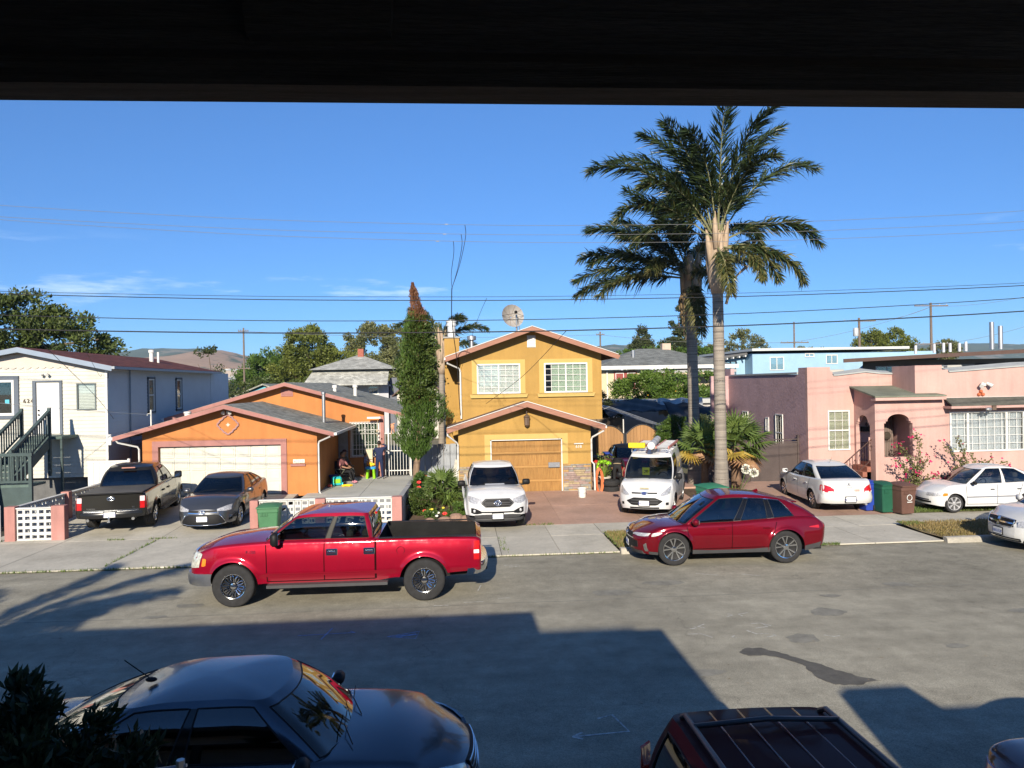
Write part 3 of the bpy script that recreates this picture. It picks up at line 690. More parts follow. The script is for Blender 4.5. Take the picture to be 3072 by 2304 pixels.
# ---------------------------------------------------------------- white house (624)
SID = M('cream_siding', (.53, .515, .455), .75, weather=.12, var=.05, scale=1.2, streak=(1, 1, 3)); SIDB = M('shade_tinted_siding', (.5, .53, .56), .75, var=.05, scale=1.2); TRG = M('slate_trim', (.10, .12, .15), .6, var=.1); SH_R = SHINGLE('maroon_shingles', (.13, .045, .035), 'x')  # side copy of the siding has the bluish shade put into its colour
wh = empty('white_house', (-16.5, 29.5, 0), 0, 'white sided raised house with maroon roof and front stairs, left edge', 'house')
Tw_ = frame((0, 29.5, 0), (1, 0, 0), (0, -1, 0))
wz = lambda x: 6.0-.185*abs(x+16.5)
core = poly_wall(wh, Tw_, [(-20.2, 1.15), (-13.5, 1.15), (-13.5, wz(-13.5)-.02), (-16.5, 5.98), (-20.2, wz(-20.2)-.02)], .2, SID, holes=[(-18.1, -16.75, 3.5, 4.98), (-16.06, -15.2, 2.8, 4.8), (-14.58, -13.86, 3.68, 4.72)])
MB().box(-20.2, -13.55, 29.75, 41.5, .0, 1.15).build('basement_wall', M('dark_basement', (.12, .12, .12), .9, var=.2), wh)
MB().box(-13.7, -13.5, 29.7, 41.4, .3, 5.4).build('side_wall', SIDB, wh)
def boards(root, T, u0, u1, z0, z1, n, mt, d=0, zf=None, skip=()):
    h = (z1-z0)/n
    for i in range(n):
        z = z0+i*h; segs = [(u0, u1)]
        for (a, b, c_, d_) in skip:
            if c_ < z+h*.5 < d_:
                segs = [s2 for (p, q_) in segs for s2 in ((p, min(q_, a)), (max(p, b), q_)) if s2[1]-s2[0] > .02]
        for p, q_ in segs:
            m = MB(T); m.add([(p, d, z), (q_, d, z), (q_, d+.028, z), (p, d+.028, z), (p, d, z+h), (q_, d, z+h), (q_, d+.008, z+h), (p, d+.008, z+h)], [(0, 1, 2, 3), (2, 6, 7, 3), (4, 7, 6, 5), (0, 3, 7, 4), (1, 5, 6, 2)])
            m.build('siding_board', mt, root)
boards(wh, Tw_, -20.2, -13.5, 1.15, 5.32, 29, SID, skip=[(-18.1, -16.75, 3.5, 4.98), (-16.06, -15.2, 2.8, 4.8), (-14.58, -13.86, 3.68, 4.72)])
Tsd = frame((-13.5, 0, 0), (0, 1, 0), (1, 0, 0))
boards(wh, Tsd, 29.5, 41.4, .6, 5.36, 33, SIDB, skip=[(33.2, 34.0, 3.4, 5.0), (36.4, 37.2, 3.4, 5.0)])
# scalloped gable board
sc = MB(Tw_)
for i in range(24):
    u = -20+.27*i; zt = min(wz(u), wz(u+.27))-.05
    if zt > 5.34 and u < -13.8: sc.add([(u, .032, 5.36), (u+.07, .032, 5.31), (u+.135, .032, 5.29), (u+.2, .032, 5.31), (u+.27, .032, 5.36), (u+.27, .032, zt), (u, .032, zt)], [tuple(range(7))])
sc.build('scalloped_gable', M('taupe_board', (.5, .45, .40), .8, var=.05), wh)
gable(wh, -20.7, -13.1, 29.1, 41.9, 5.36, -16.5, 6.12, SH_R, fascia=M('slate_fascia', (.22, .27, .34), .6, var=.08), fh=.2, gutter=M('grey_gutter', (.3, .33, .36), .5, var=.06))
MB().box(-13.6, -13.48, 41.45, 44.5, .5, 5.3).build('rear_wing_wall', M('pale_blue_wall', (.5, .55, .6), .8, var=.05), wh)
MB().box(-13.52, -13.44, 29.45, 29.53, .9, 5.35).build('corner_board', WHT, wh)
window(wh, Tw_, -18.1, -16.85, 3.55, 4.9, WHT, 1, 1, .09, 'fixed', depth=.06)
for u0, u1, z0, z1 in ((-16.85, -16.68, 3.42, 5.05), (-18.3, -16.85, 4.9, 5.05), (-18.3, -16.85, 3.42, 3.55)): MB(Tw_).box(u0, u1, .0, .075, z0, z1).build('window_trim', TRG, wh)
MB(Tw_).box(-17.2, -17.05, .012, .016, 4.0, 4.15).build('window_sticker', M('cyan_sticker', (.1, .45, .6), .5, var=.2), wh)
dr = MB(Tw_).cbox(-16.05, -15.21, -.05, .02, 2.82, 4.79, .01).build('front_door', M('white_door', (.66, .66, .66), .4, var=.02), wh)
for z in (3.72, 3.55): MB(Tw_).ball((-15.97, .05, z), .035, 8, 6).build('door_knob', BLACK, dr)
for u0, u1, z0, z1 in ((-16.18, -16.06, 2.8, 4.85), (-15.2, -15.1, 2.8, 4.85), (-16.06, -15.2, 4.79, 4.85)): MB(Tw_).box(u0, u1, .0, .07, z0, z1).build('door_frame', TRG, wh)
window(wh, Tw_, -14.58, -13.86, 3.7, 4.72, M('slate_frame', (.1, .12, .12), .5, var=.05), 1, 1, .045, 'fixed', blind=(0, 1, 1), glz=GLZ)
for i, d in enumerate('624'): text('house_number', d, .2, M('brown_metal', (.12, .09, .06), .5, var=0), wh, Matrix.Translation(Vector((-16.48+.135*i, 29.45, 4.08))-wh.location) @ Matrix.Rotation(R(90), 4, 'X'), .01)
MB(Tw_).box(-15.72, -15.64, .02, .1, 5.05, 5.1).cyl((-15.75, .1, 5.1), (-15.8, .2, 5.05), .045, .06).cyl((-15.62, .1, 5.1), (-15.57, .2, 5.05), .045, .06).build('floodlight', WHT, wh)
for v0 in (33.2, 36.4):
    for a, b, c_, d_ in ((v0, v0+.1, 3.42, 4.98), (v0+.7, v0+.8, 3.42, 4.98), (v0, v0+.8, 3.42, 3.5), (v0, v0+.8, 4.9, 4.98)): MB(Tsd).box(a, b, .0, .06, c_, d_).build('window_trim', TRG, wh)
    window(wh, Tsd, v0+.1, v0+.7, 3.5, 4.9, WHT, 1, 1, .05, 'hung')
MB().lathe([(.1, 5.7), (.1, 6.25), (.14, 6.27), (.14, 6.4), (.001, 6.42)], 10, (-15.2, 38.0, 0), cap=False).build('roof_vent', WHT, wh, smooth=40)
MB().lathe([(.06, 5.7), (.06, 6.3), (.001, 6.3)], 10, (-14.95, 38.2, 0), cap=False).build('roof_vent', WHT, wh, smooth=40)
pipe(wh, [(-13.42, 31.4, 5.25), (-13.44, 31.4, 1)], .03, M('slate_pipe', (.2, .24, .28), .6, var=.05)); MB(Tw_).box(-13.45, -13.3, .0, .12, 2.35, 2.75).build('meter_box', WHT, wh)
MB(Tsd).box(29.55, 29.62, .0, .04, 4.9, 5.1).build('cable_bracket', BLACK, wh)
# stairs
GST = M('green_grey_paint', (.05, .075, .075), .7, var=.2, scale=3); TREAD = M('green_tread', (.09, .13, .115), .8, var=.2)
stt = empty('front_stairs', (-15.45, 26.5, 0), 0, 'dark green-grey wooden stairs climbing to the white front door', 'stairs')
XA, XB = -15.95, -14.98
MB().box(XA, -14.55, 28.3, 29.45, 2.68, 2.78).build('landing', TREAD, stt); MB().box(-14.62, -14.55, 28.32, 28.4, 0, 2.68).build('landing_post', GST, stt)
MB().box(XA, -13.85, 25.0, 25.9, 1.36, 1.44).build('landing', TREAD, stt)
def flight(y0, z0, y1, z1, n, rails):
    dy, dz = (y1-y0)/n, (z1-z0)/n
    for i in range(n):
        y = y0+dy*(i+1); z = z0+dz*(i+1)
        if i < n-1: MB().box(XA+.04, XB-.04, y, y+.31, z-.045, z).build('tread', TREAD, stt)
        MB().box(XA+.04, XB-.04, y-dy-.03, y-dy, z, z-dz-.05).build('riser', GST, stt)
    def beam(nm, x, w, a, b, lo, hi): MB().add([(x-w, y0, z0+lo), (x+w, y0, z0+lo), (x+w, y0, z0+hi), (x-w, y0, z0+hi), (x-w, y1, z1+lo), (x+w, y1, z1+lo), (x+w, y1, z1+hi), (x-w, y1, z1+hi)], [(0, 1, 2, 3), (4, 7, 6, 5), (0, 4, 5, 1), (1, 5, 6, 2), (2, 6, 7, 3), (3, 7, 4, 0)]).build(nm, GST, stt)
    for x in (XA, XB):
        beam('stringer', x, .03, 0, 0, -.36, .03); beam('handrail', x, .055, 0, 0, .93, 1.02); beam('bottom_rail', x, .025, 0, 0, .14, .19)
        m_ = int((y0-y1)/.135)
        for i in range(m_): f = (i+.5)/m_; y = y0+(y1-y0)*f; z = z0+(z1-z0)*f; MB().box(x-.018, x+.018, y-.018, y+.018, z+.19, z+.93).build('baluster', GST, stt)
        for y, z in ((y0, z0), (y1+.04, z1)): MB().box(x-.05, x+.05, y-.05, y+.05, max(0, z-1.4), z+1.08).build('newel_post', GST, stt)
flight(28.3, 2.75, 25.9, 1.42, 8, True); flight(25.0, 1.42, 22.9, .05, 8, True)
lf = empty('landing_railing', (-14.4, 25.05, 0), 0, 'dark green railing along the half landing of the stairs', 'railing')
for x in (-14.9, -13.85): MB().box(x-.05, x+.05, 24.98, 25.08, 0, 2.45).build('post', GST, lf)
MB().box(-15.0, -13.78, 24.97, 25.09, 2.36, 2.46).build('rail', GST, lf); MB().box(-14.9, -13.85, 25.0, 25.06, 1.5, 1.57).build('rail', GST, lf); MB().box(-14.9, -13.85, 25.0, 25.04, .1, 1.36).build('skirt_board', GST, lf)
for i in range(8): MB().box(-14.78+.125*i, -14.74+.125*i, 25.01, 25.05, 1.55, 2.38).build('baluster', GST, lf)
wf = empty('white_board_fence', (-13.5, 29.0, 0), 0, 'white vertical-board fence behind the dark pickup', 'fence')
for i in range(7): MB().box(-14.0+.21*i, -13.8+.21*i, 29.02, 29.05, .2, 1.72).build('board', WHT, wf)
MB().box(-14.02, -12.5, 28.99, 29.06, 1.72, 1.79).build('top_rail', WHT, wf); MB().box(-12.54, -12.46, 28.98, 29.07, .2, 1.85).build('post', WHT, wf)
# ---------------------------------------------------------------- yellow house (618)
YEL_S = M('ochre_stucco', (.385, .232, .066), .9, weather=.14, var=.06, scale=1.2, bump=.1, bscale=110); TRY = M('pale_yellow_trim', (.47, .33, .11), .85, var=.05); TERR = M('terracotta_fascia', (.30, .15, .105), .8, var=.12, streak=(1, 1, 6)); SH_B = SHINGLE('brown_shingles', (.15, .10, .08), 'x')
yh = empty('yellow_house', (2.9, 29, 0), 0, 'two-storey ochre yellow stucco house with a wooden garage door', 'house')
Ty = frame((0, 28.6, 0), (1, 0, 0), (0, -1, 0)); gy = lambda x: 3.66-.30*abs(x-2.52)
poly_wall(yh, Ty, [(-.1, .05), (5.02, .05), (5.02, gy(5.02)), (2.52, 3.66), (-.1, gy(-.1))], .18, YEL_S, holes=[(1.12, 3.9, .05, 2.27)])
MB().box(4.84, 5.02, 28.78, 38, .05, 2.9).build('side_wall', YEL_S, yh); MB().box(-.1, .08, 28.78, 31, .05, 2.8).build('side_wall', YEL_S, yh)
gable(yh, -.52, 5.5, 28.05, 30.0, 2.78, 2.52, 3.72, SH_B, fascia=TERR, fh=.2, edge=WHT)
Tu = frame((0, 29.8, 0), (1, 0, 0), (0, -1, 0)); ux = lambda x: 6.55-.312*abs(x-2.88)
W1 = (.68, 2.42, 4.02, 5.22); W2 = (3.38, 5.14, 4.02, 5.22)
poly_wall(yh, Tu, [(0.0, 2.92), (5.72, 2.92), (5.72, ux(5.72)), (2.88, 6.55), (0.0, ux(0))], .2, YEL_S, holes=[W1, W2])
MB().box(5.52, 5.72, 30.0, 40, 2.92, 5.6).build('side_wall', YEL_S, yh); MB().box(0, .2, 30.0, 40, 2.0, 5.6).build('side_wall', YEL_S, yh)
MB().box(.2, 5.52, 30.0, 40, 2.92, 3.0).build('soffit', YEL_S, yh)
MB().box(-.62, 0.0, 31.2, 32.6, .1, 6.36).build('chimney_chase', YEL_S, yh)
MB().box(-.66, .04, 31.16, 32.64, 6.36, 6.42).build('chimney_cap', M('grey_cap', (.3, .3, .29), .8, var=.1), yh)
MB().lathe([(.17, 6.42), (.17, 6.9), (.21, 6.92), (.21, 7.0), (.19, 7.02), (.19, 7.06), (.22, 7.08), (.22, 7.16), (.001, 7.2)], 14, (-.32, 31.9, 0), cap=False).build('chimney_flue', M('white_metal', (.7, .7, .68), .4, .3, var=.06), yh, smooth=40)
gable(yh, -.55, 6.3, 29.2, 40.5, 5.50, 2.88, 6.66, SH_B, fascia=TERR, fh=.19, edge=WHT)
def trim_win(w, tr=.2):
    u0, u1, z0, z1 = w
    for a, b, c_, d_ in ((u0-tr, u1+tr, z1, z1+.16), (u0-tr, u0, z0, z1), (u1, u1+tr, z0, z1)): MB(Tu).box(a, b, 0, .04, c_, d_).build('window_surround', TRY, yh)
    MB(Tu).prism([(u0-tr-.1, z0-.02), (u0-tr-.05, z0-.16), (u1+tr+.05, z0-.16), (u1+tr+.1, z0-.02)], 'y', 0, .10).build('window_sill', TRY, yh)
trim_win(W1); trim_win(W2)
window(yh, Tu, *W1, WHT, 6, 5, .06, 'slide', blind=(0, 1, 1)); window(yh, Tu, *W2, WHT, 6, 5, .06, 'slide', blind=(.14, 1.0, 1), blind_mat=M('green_blinds', (.5, .58, .46), .6, var=.05))
vt = MB(Tu).box(2.72, 3.06, .0, .03, 5.86, 6.34).build('gable_vent', WHT, yh)
for i in range(7): MB(Tu).box(2.75, 3.03, .03, .055, 5.89+.062*i, 5.92+.062*i).build('slat', WHT, vt)
for a, b, c_, d_ in ((.9, 1.12, .05, 2.47), (3.9, 4.12, 1.28, 2.47), (1.12, 3.9, 2.27, 2.47)): MB(Ty).box(a, b, 0, .045, c_, d_).build('door_surround', TRY, yh)
OAK = M('weathered_oak', (.31, .165, .05), .75, var=.22, scale=2.2, streak=(16, 16, 1.1), bump=.2, bscale=8, rnd=.1, second=(.24, .11, .03), sfac=(.52, .66), sscale=2.5)
OAKH = M('oak_rail', (.34, .185, .06), .75, var=.18, scale=2.2, streak=(1.1, 16, 16), bump=.2, bscale=8, rnd=.08)
gd = MB(Ty).box(1.16, 3.86, -.14, -.12, .06, 2.23).build('garage_door', OAK, yh)
for r_ in range(4):
    z0, z1 = .06+.5425*r_, .06+.5425*(r_+1)
    for c_ in range(2):
        for k_ in range(4):
            a = 1.22+1.33*c_+.3125*k_; MB(Ty).box(a+.003, a+.3095, -.121, -.108, z0+.09, z1-.02).build('plank', OAK, gd)
    MB(Ty).box(1.16, 3.86, -.121, -.09, z0+.004, z0+.085).build('rail', OAKH, gd)
    for u in (1.16, 2.46, 3.78): MB(Ty).box(u, u+.08, -.121, -.092, z0+.085, z1).build('stile', OAK, gd)
MB(Ty).box(3.36, 3.8, -.09, -.02, 1.15, 1.34).build('mail_slot', M('grey_metal', (.22, .23, .25), .45, .4, var=.1), gd)
for u in (1.12, 3.86): MB(Ty).box(u, u+.045, -.1, .02, .03, 2.26).build('door_jamb', WHT, yh)
MB(Ty).box(1.12, 3.9, -.1, .02, 2.23, 2.268).build('door_jamb', WHT, yh)
# stacked stone
STN = [M('ledge_stone_%s' % n, c_, .9, var=.22, scale=7, bump=.5, bscale=25, rnd=.18) for n, c_ in (('tan', (.34, .27, .17)), ('grey', (.24, .23, .21)), ('mauve', (.27, .20, .18)), ('ochre', (.36, .23, .10)))]
def stones(u0, u1, z0, z1):
    z = z0; k = 0
    while z < z1-.02:
        h = random.choice([.05, .06, .075, .09]); h = min(h, z1-z); u = u0
        while u < u1-.01:
            w = min(random.choice([.14, .2, .28, .36, .45]), u1-u)
            if u1-u-w < .06: w = u1-u
            d = .03+random.random()*.035
            MB(Ty).cbox(u+.003, u+w-.003, 0, d, z+.003, z+h-.003, .006).build('stone', STN[random.choice([0, 0, 1, 2, 2, 3])], yh); u += w
        z += h
stones(3.93, 5.0, .25, 1.26); stones(-.08, .9, .25, 1.26)
MB(Ty).box(3.93, 5.04, 0, .09, .03, .25).build('plinth', CONC, yh); MB(Ty).box(-.1, .9, 0, .09, .03, .25).build('plinth', CONC, yh)
MB(Ty).box(4.36, 4.72, .0, .05, 2.03, 2.07).build('number_shade', WHT, yh)
text('house_number', '618', .16, WHT, yh, Matrix.Translation(Vector((4.54, 28.58, 1.93))-yh.location) @ Matrix.Rotation(R(90), 4, 'X') @ Matrix.Shear('XZ', 4, (0, 0)), .012)
BRZ = M('bronze_lamp', (.16, .11, .08), .5, .4, var=.2)
lmp = MB(Ty).box(2.5, 2.56, 0, .1, 3.28, 3.34).tube([(2.53, .08, 3.34), (2.53, .2, 3.38), (2.53, .2, 3.25)], .015, 5).lathe([(.02, .24), (.14, .12), (.11, .1), (.1, -.18), (.03, -.24)], 8, (2.53, .2, 3.0)).build('wall_lantern', BRZ, yh, smooth=30)
MB(Ty).lathe([(.085, -.16), (.1, .08)], 8, (2.53, .2, 3.0), cap=False).build('lantern_glass', G_LAMP, lmp)
pipe(yh, [(-.5, 28.1, 2.62), (-.5, 28.12, 2.5), (-.16, 28.45, 2.2), (-.12, 28.5, 2.12), (-.12, 28.5, 1.2), (-.18, 28.52, 1.1), (-.18, 28.52, .3)], .035, WHT)
pipe(yh, [(5.46, 28.1, 2.7), (5.44, 28.12, 2.55), (5.06, 28.45, 2.3), (5.03, 28.5, 2.2), (5.03, 28.5, 1.35), (5.12, 28.5, 1.25), (5.14, 28.5, .2)], .035, WHT)
pipe(yh, [(-.5, 29.25, 5.4), (-.48, 29.3, 5.25), (-.02, 29.7, 5.05), (.02, 29.72, 4.95), (.03, 29.72, 3.05)], .035, WHT); MB().box(-.6, -.5, 29.2, 40, 5.38, 5.48).build('gutter', WHT, yh); MB().box(6.26, 6.36, 29.2, 40, 5.38, 5.48).build('gutter', TERR, yh); MB().box(5.46, 5.56, 28.05, 30, 2.66, 2.76).build('gutter', WHT, yh)
MB().lathe([(.09, 5.9), (.09, 6.35), (.2, 6.38), (.2, 6.55), (.001, 6.6)], 12, (.55, 33, 0), cap=False).build('roof_turbine', STEEL, yh, smooth=40)
# dish
ds = empty('satellite_dish', (2.45, 31.6, 6.4), 0, 'round mesh satellite dish on a pole above the yellow roof', 'dish')
MB().cyl((2.45, 31.6, 6.35), (2.45, 31.6, 7.35), .04, n=8).cyl((2.62, 31.6, 6.45), (2.5, 31.6, 7.2), .02, n=6).build('pole', STEEL, ds)
DM = M('dish_mesh', (.33, .31, .29), .7, .1, var=.08, bump=.2, bscale=90)
Md = Matrix.Translation((2.3, 31.55, 7.3)) @ Matrix.Rotation(R(18), 4, 'Z') @ Matrix.Rotation(R(78), 4, 'X')
rows_ = [[tuple(Md @ Vector((r_*math.cos(t), r_*math.sin(t), -.25*(1-(r_/.5)**2)))) for t in np.linspace(0, 2*math.pi, 33)[:-1]] for r_ in (.02, .15, .3, .42, .5)]
MB().grid(rows_, close=True).build('reflector', DM, ds, smooth=True)
for i in range(10):
    t = 2*math.pi*i/10; MB().tube([Md @ Vector((r_*math.cos(t), r_*math.sin(t), -.25*(1-(r_/.5)**2)+.012)) for r_ in (.03, .2, .36, .5)], .007, 4).build('rib', M('rib_brown', (.25, .2, .17), .6, var=.1), ds)
MB().tube([Md @ Vector((.5, 0, 0)), Md @ Vector((0, 0, .35)), Md @ Vector((-.5, 0, 0))], .008, 4).ball(Md @ Vector((0, .05, .35)), .07).build('feed_horn', BLACK, ds)
# ---------------------------------------------------------------- pink house
PINK = M('pink_stucco', (.50, .31, .27), .9, weather=.14, var=.05, scale=1.0, bump=.08, bscale=90, second=(.49, .32, .285), sfac=(.5, .7)); COPE = M('grey_coping', (.34, .35, .34), .7, var=.1)
def purple():
    m = M('purple_stucco', (.44, .29, .29), .9, var=.12, scale=1.2, bump=.0)
    nt = m.node_tree; p = nt.nodes['Principled BSDF']; tc = nt.nodes.new('ShaderNodeTexCoord')
    bn = nt.nodes.new('ShaderNodeBump'); bn.inputs['Strength'].default_value = .55; bn.inputs['Distance'].default_value = .03
    nt.links.new(noise(nt, tc.outputs['Object'], 8, 4, .6), bn.inputs['Height']); nt.links.new(bn.outputs[0], p.inputs['Normal']); return m
PURP = purple()
kh = empty('pink_house', (20, 29, 0), 0, 'pink stucco house with stepped parapet and arched porch', 'house')
Tk = frame((0, 29.5, 0), (1, 0, 0), (0, -1, 0)); Tr = frame((0, 27.95, 0), (1, 0, 0), (0, -1, 0))
poly_wall(kh, Tk, [(14.15, .1), (17.75, .1), (17.75, 4.52), (17.2, 4.55), (16.6, 4.62), (15.4, 4.5), (15.22, 4.5), (15.22, 4.68), (15.12, 4.68), (15.12, 4.86), (14.15, 4.86)], .2, PINK, holes=[(14.97, 15.9, 1.45, 3.08)])
MB(Tk).slab([[(15.25, .06, 4.5), (15.4, .06, 4.5), (16.6, .06, 4.62), (17.2, .06, 4.55), (17.74, .06, 4.52)], [(15.25, -.35, 4.6), (15.4, -.35, 4.6), (16.6, -.35, 4.74), (17.2, -.35, 4.66), (17.74, -.35, 4.62)]], (0, 0, .05)).build('parapet_flashing', COPE, kh)
RP = [(17.75, .1), (31, .1), (31, 4.6), (26, 4.82), (22, 4.72), (19.2, 4.55), (19.1, 4.55), (19.1, 4.66), (18.85, 4.66), (18.85, 4.84), (17.75, 4.84)]
poly_wall(kh, Tr, [(16.1, .1), (17.75, .1), (17.75, 3.62), (16.1, 3.62)], .2, PINK, name='porch_wall', holes=[(16.46, 17.62, 1.28, 3.0)])
poly_wall(kh, Tr, RP, .2, PINK, holes=[(19.12, 22.2, 1.42, 3.0)])
MB(Tr).slab([[(19.12, .06, 4.55), (22, .06, 4.72), (26, .06, 4.82), (31, .06, 4.6)], [(19.12, -.4, 4.68), (22, -.4, 4.86), (26, -.4, 4.95), (31, -.4, 4.72)]], (0, 0, .05)).build('parapet_flashing', COPE, kh)
MB().box(17.75, 17.95, 28.15, 29.5, 3.0, 4.835).build('side_wall', PINK, kh)
MB().box(17.8, 31, 28.2, 40, .1, 4.3).build('house_body', PINK, kh)
MB().prism([(29.7, .05), (39.2, .05), (39.2, 5.0), (38.1, 5.0), (38.1, 4.68), (30.3, 4.58), (30.3, 4.86), (29.7, 4.86)], 'x', 14.15, 14.35).build('purple_wall', PURP, kh)
MB().box(13.2, 14.14, 38.4, 38.6, .05, 4.62).build('purple_wall', PURP, kh)
MB().box(14.1, 14.42, 30.32, 38.1, 4.6, 4.68).build('wall_coping', COPE, kh); MB().box(14.35, 17.75, 29.7, 39, .1, 4.2).build('house_body', PINK, kh)
# arch infill over the porch opening
def arch(T, u0, u1, z0, z1, th, steps=True):
    um = (u0+u1)/2; hw = (u1-u0)/2; top = [(u0, z1+.02), (u0, z0-.02), (u0+.07, z0-.02), (u0+.07, z0+.06), (u0+.14, z0+.06)]
    for t in np.linspace(math.pi, 0, 13)[1:-1]: top.append((um+(hw-.14)*math.cos(t), z0+.08+(z1-z0-.1)*math.sin(t)))
    top += [(u1-.14, z0+.06), (u1-.07, z0+.06), (u1-.07, z0-.02), (u1, z0-.02), (u1, z1+.02)]
    m = MB(T)
    for (a, b), (c_, d) in zip(top, top[1:]):
        if abs(c_-a) > 1e-4: m.prism([(a, b), (c_, d), (c_, z1+.02), (a, z1+.02)], 'y', -th+.002, -.002)
    return m
arch(Tr, 16.46, 17.62, 2.62, 2.98, .2).build('arch', PINK, kh)
Tp = frame((16.1, 0, 0), (0, -1, 0), (-1, 0, 0))   # left face of the porch, u = -y
poly_wall(kh, Tp, [(-29.5, .1), (-28.15, .1), (-28.15, 3.7), (-29.5, 4.0)], .18, PINK, name='porch_wall', holes=[(-29.36, -28.32, .1, 2.94)])
arch(Tp, -29.36, -28.32, 2.55, 2.92, .18).build('arch', PINK, kh)
ROOFP = M('grey_green_roofing', (.16, .17, .13), .9, var=.2, scale=1.5)
MB().slab([[(15.92, 27.6, 3.62), (18.8, 27.6, 3.62)], [(15.92, 29.5, 4.0), (17.74, 29.5, 4.0)]], (0, 0, .06)).build('porch_roof', ROOFP, kh)
MB(Tr).box(15.95, 18.8, .0, .33, 3.5, 3.61).build('porch_fascia', PINK, kh)
DOORB = M('brown_security_door', (.14, .10, .085), .6, var=.15)
sd = MB(Tk).box(17.0, 17.72, .0, .06, 1.0, 2.95).build('security_door', DOORB, kh)
for i in range(9): MB(Tk).box(17.05+.075*i, 17.07+.075*i, .06, .085, 1.1, 2.75).build('bar', M('bronze_bar', (.25, .2, .17), .5, .3, var=.1), sd)
MB(Tk).ball((17.4, .15, 2.0), (.17, .08, .17)).build('wreath', M('dark_wreath', (.05, .04, .03), .9, var=.4), kh); MB(Tk).box(16.35, 16.75, .02, .2, 2.2, 2.4).build('mailbox', BLACK, kh)
MB().box(16.28, 17.7, 27.97+.2, 29.5, .1, 1.0).build('porch_floor', M('brick_red', (.25, .1, .07), .85, var=.2), kh)
text('house_number', '6', .22, M('number_black', (.02, .02, .02), .6, var=0), kh, Matrix.Translation(Vector((16.6, 29.44, 2.5))-kh.location) @ Matrix.Rotation(R(90), 4, 'X'), .01)
for i in range(4): MB().box(15.4+.18*i, 16.28, 28.3, 29.36, .1+.0, .28+.2*i).build('step', M('brick_red', (.25, .1, .07), .85, var=.2), kh)
rl = empty('stair_railing', (15.3, 28.2, .1), 0, 'ornate wrought-iron stair railing at the pink porch', 'railing')
IRON = M('rust_iron', (.09, .05, .04), .6, .3, var=.2)
MB().tube([(14.75, 27.9, .95), (14.78, 27.9, 1.05), (16.05, 28.2, 1.95), (16.35, 28.25, 1.98)], .018, 6).build('handrail', IRON, rl); MB().tube([(14.8, 27.9, .3), (16.05, 28.2, 1.15)], .014, 5).build('bottom_rail', IRON, rl)
for i in range(11):
    f = i/10; x, y = 14.8+1.25*f, 27.9+.3*f
    MB().cyl((x, y, .3+.85*f), (x, y, 1.05+.9*f), .008, n=4).build('baluster', IRON, rl)
    if i % 3 == 1: MB().tube([(x+.06*math.cos(t)*(1-t/14), y, .75+.87*f+.12*math.sin(t)) for t in np.linspace(0, 9, 14)], .007, 4).build('scroll', IRON, rl)
MB().cyl((14.78, 27.9, .05), (14.78, 27.9, 1.05), .02, n=6).build('newel', IRON, rl)
pr_ = empty('porch_railing', (16.9, 29.0, 1), 0, 'short iron railing inside the arched pink porch', 'railing')
for i in range(7): MB().cyl((16.35+.09*i, 29.35, 1.0), (16.35+.09*i, 29.35, 1.75), .008, n=4).build('baluster', IRON, pr_)
MB().cyl((16.3, 29.35, 1.75), (16.95, 29.35, 1.75), .014, n=5).build('handrail', IRON, pr_)
window(kh, Tk, 14.97, 15.9, 1.45, 3.08, WHT, 3, 4, .055, 'hung', blind=(0, 1, 1), blind_mat=M('cream_blinds', (.5, .48, .36), .6, var=.06))
CURT = M('white_curtain', (.62, .62, .66), .8, var=.16, scale=3, streak=(9, 1, .2))
bw_ = window(kh, Tr, 19.12, 22.2, 1.42, 3.0, WHT, 10, 5, .06, 'tri')
cu = MB(Tr); P_ = [[], []]
for i in range(60): u = 19.16+3.0*i/59; P_[0].append((u, -.08+.03*math.sin(i*1.9), 1.46)); P_[1].append((u, -.08+.02*math.sin(i*1.9+.6), 2.96))
cu.grid(P_).build('curtain', CURT, bw_)
MB(Tr).slab([[(18.9, .5, 3.24), (23, .5, 3.24)], [(18.9, .04, 3.5), (23, .04, 3.5)]], (0, 0, .05)).build('awning', M('dark_awning_shingle', (.09, .09, .075), .9, var=.25, scale=6), kh)
MB(Tr).box(18.88, 23, .0, .5, 3.14, 3.235).build('awning_fascia', PINK, kh); MB(Tr).box(18.88, 23, .0, .04, 3.5, 3.56).build('awning_flashing', WHT, kh)
MB(Tr).box(20.5, 20.66, .5, .56, 3.06, 3.24).build('light_box', BRZ, kh); MB(Tr).ball((20.35, .55, 3.1), (.13, .08, .07)).build('lamp', STEEL, kh)
MB(Tr).box(20.45, 20.6, 0, .1, 4.0, 4.1).cyl((20.45, .1, 4.1), (20.3, .25, 3.98), .05, .08).cyl((20.62, .1, 4.1), (20.75, .25, 3.98), .05, .08).build('floodlight', WHT, kh)
for a, b in ((20.42, 3.78), (20.34, 3.66), (20.5, 3.66)): MB(Tr).ball((a, .04, b), .07, 8, 6).build('clay_flower', M('terracotta', (.45, .12, .05), .7, var=.2), kh)
Tpw = frame((14.15, 0, 0), (0, -1, 0), (-1, 0, 0))
for y, w_, z0, z1, sg_ in ((36.5, .7, 2.3, 2.85, 'slide'), (33.7, .36, 2.0, 2.65, 'slide'), (32.6, .75, 1.2, 2.85, 'hung')): window(kh, Tpw, -y, -y+w_, z0, z1, WHT, 3 if w_ > .7 else 1, 1, .05, sg_, depth=.04)
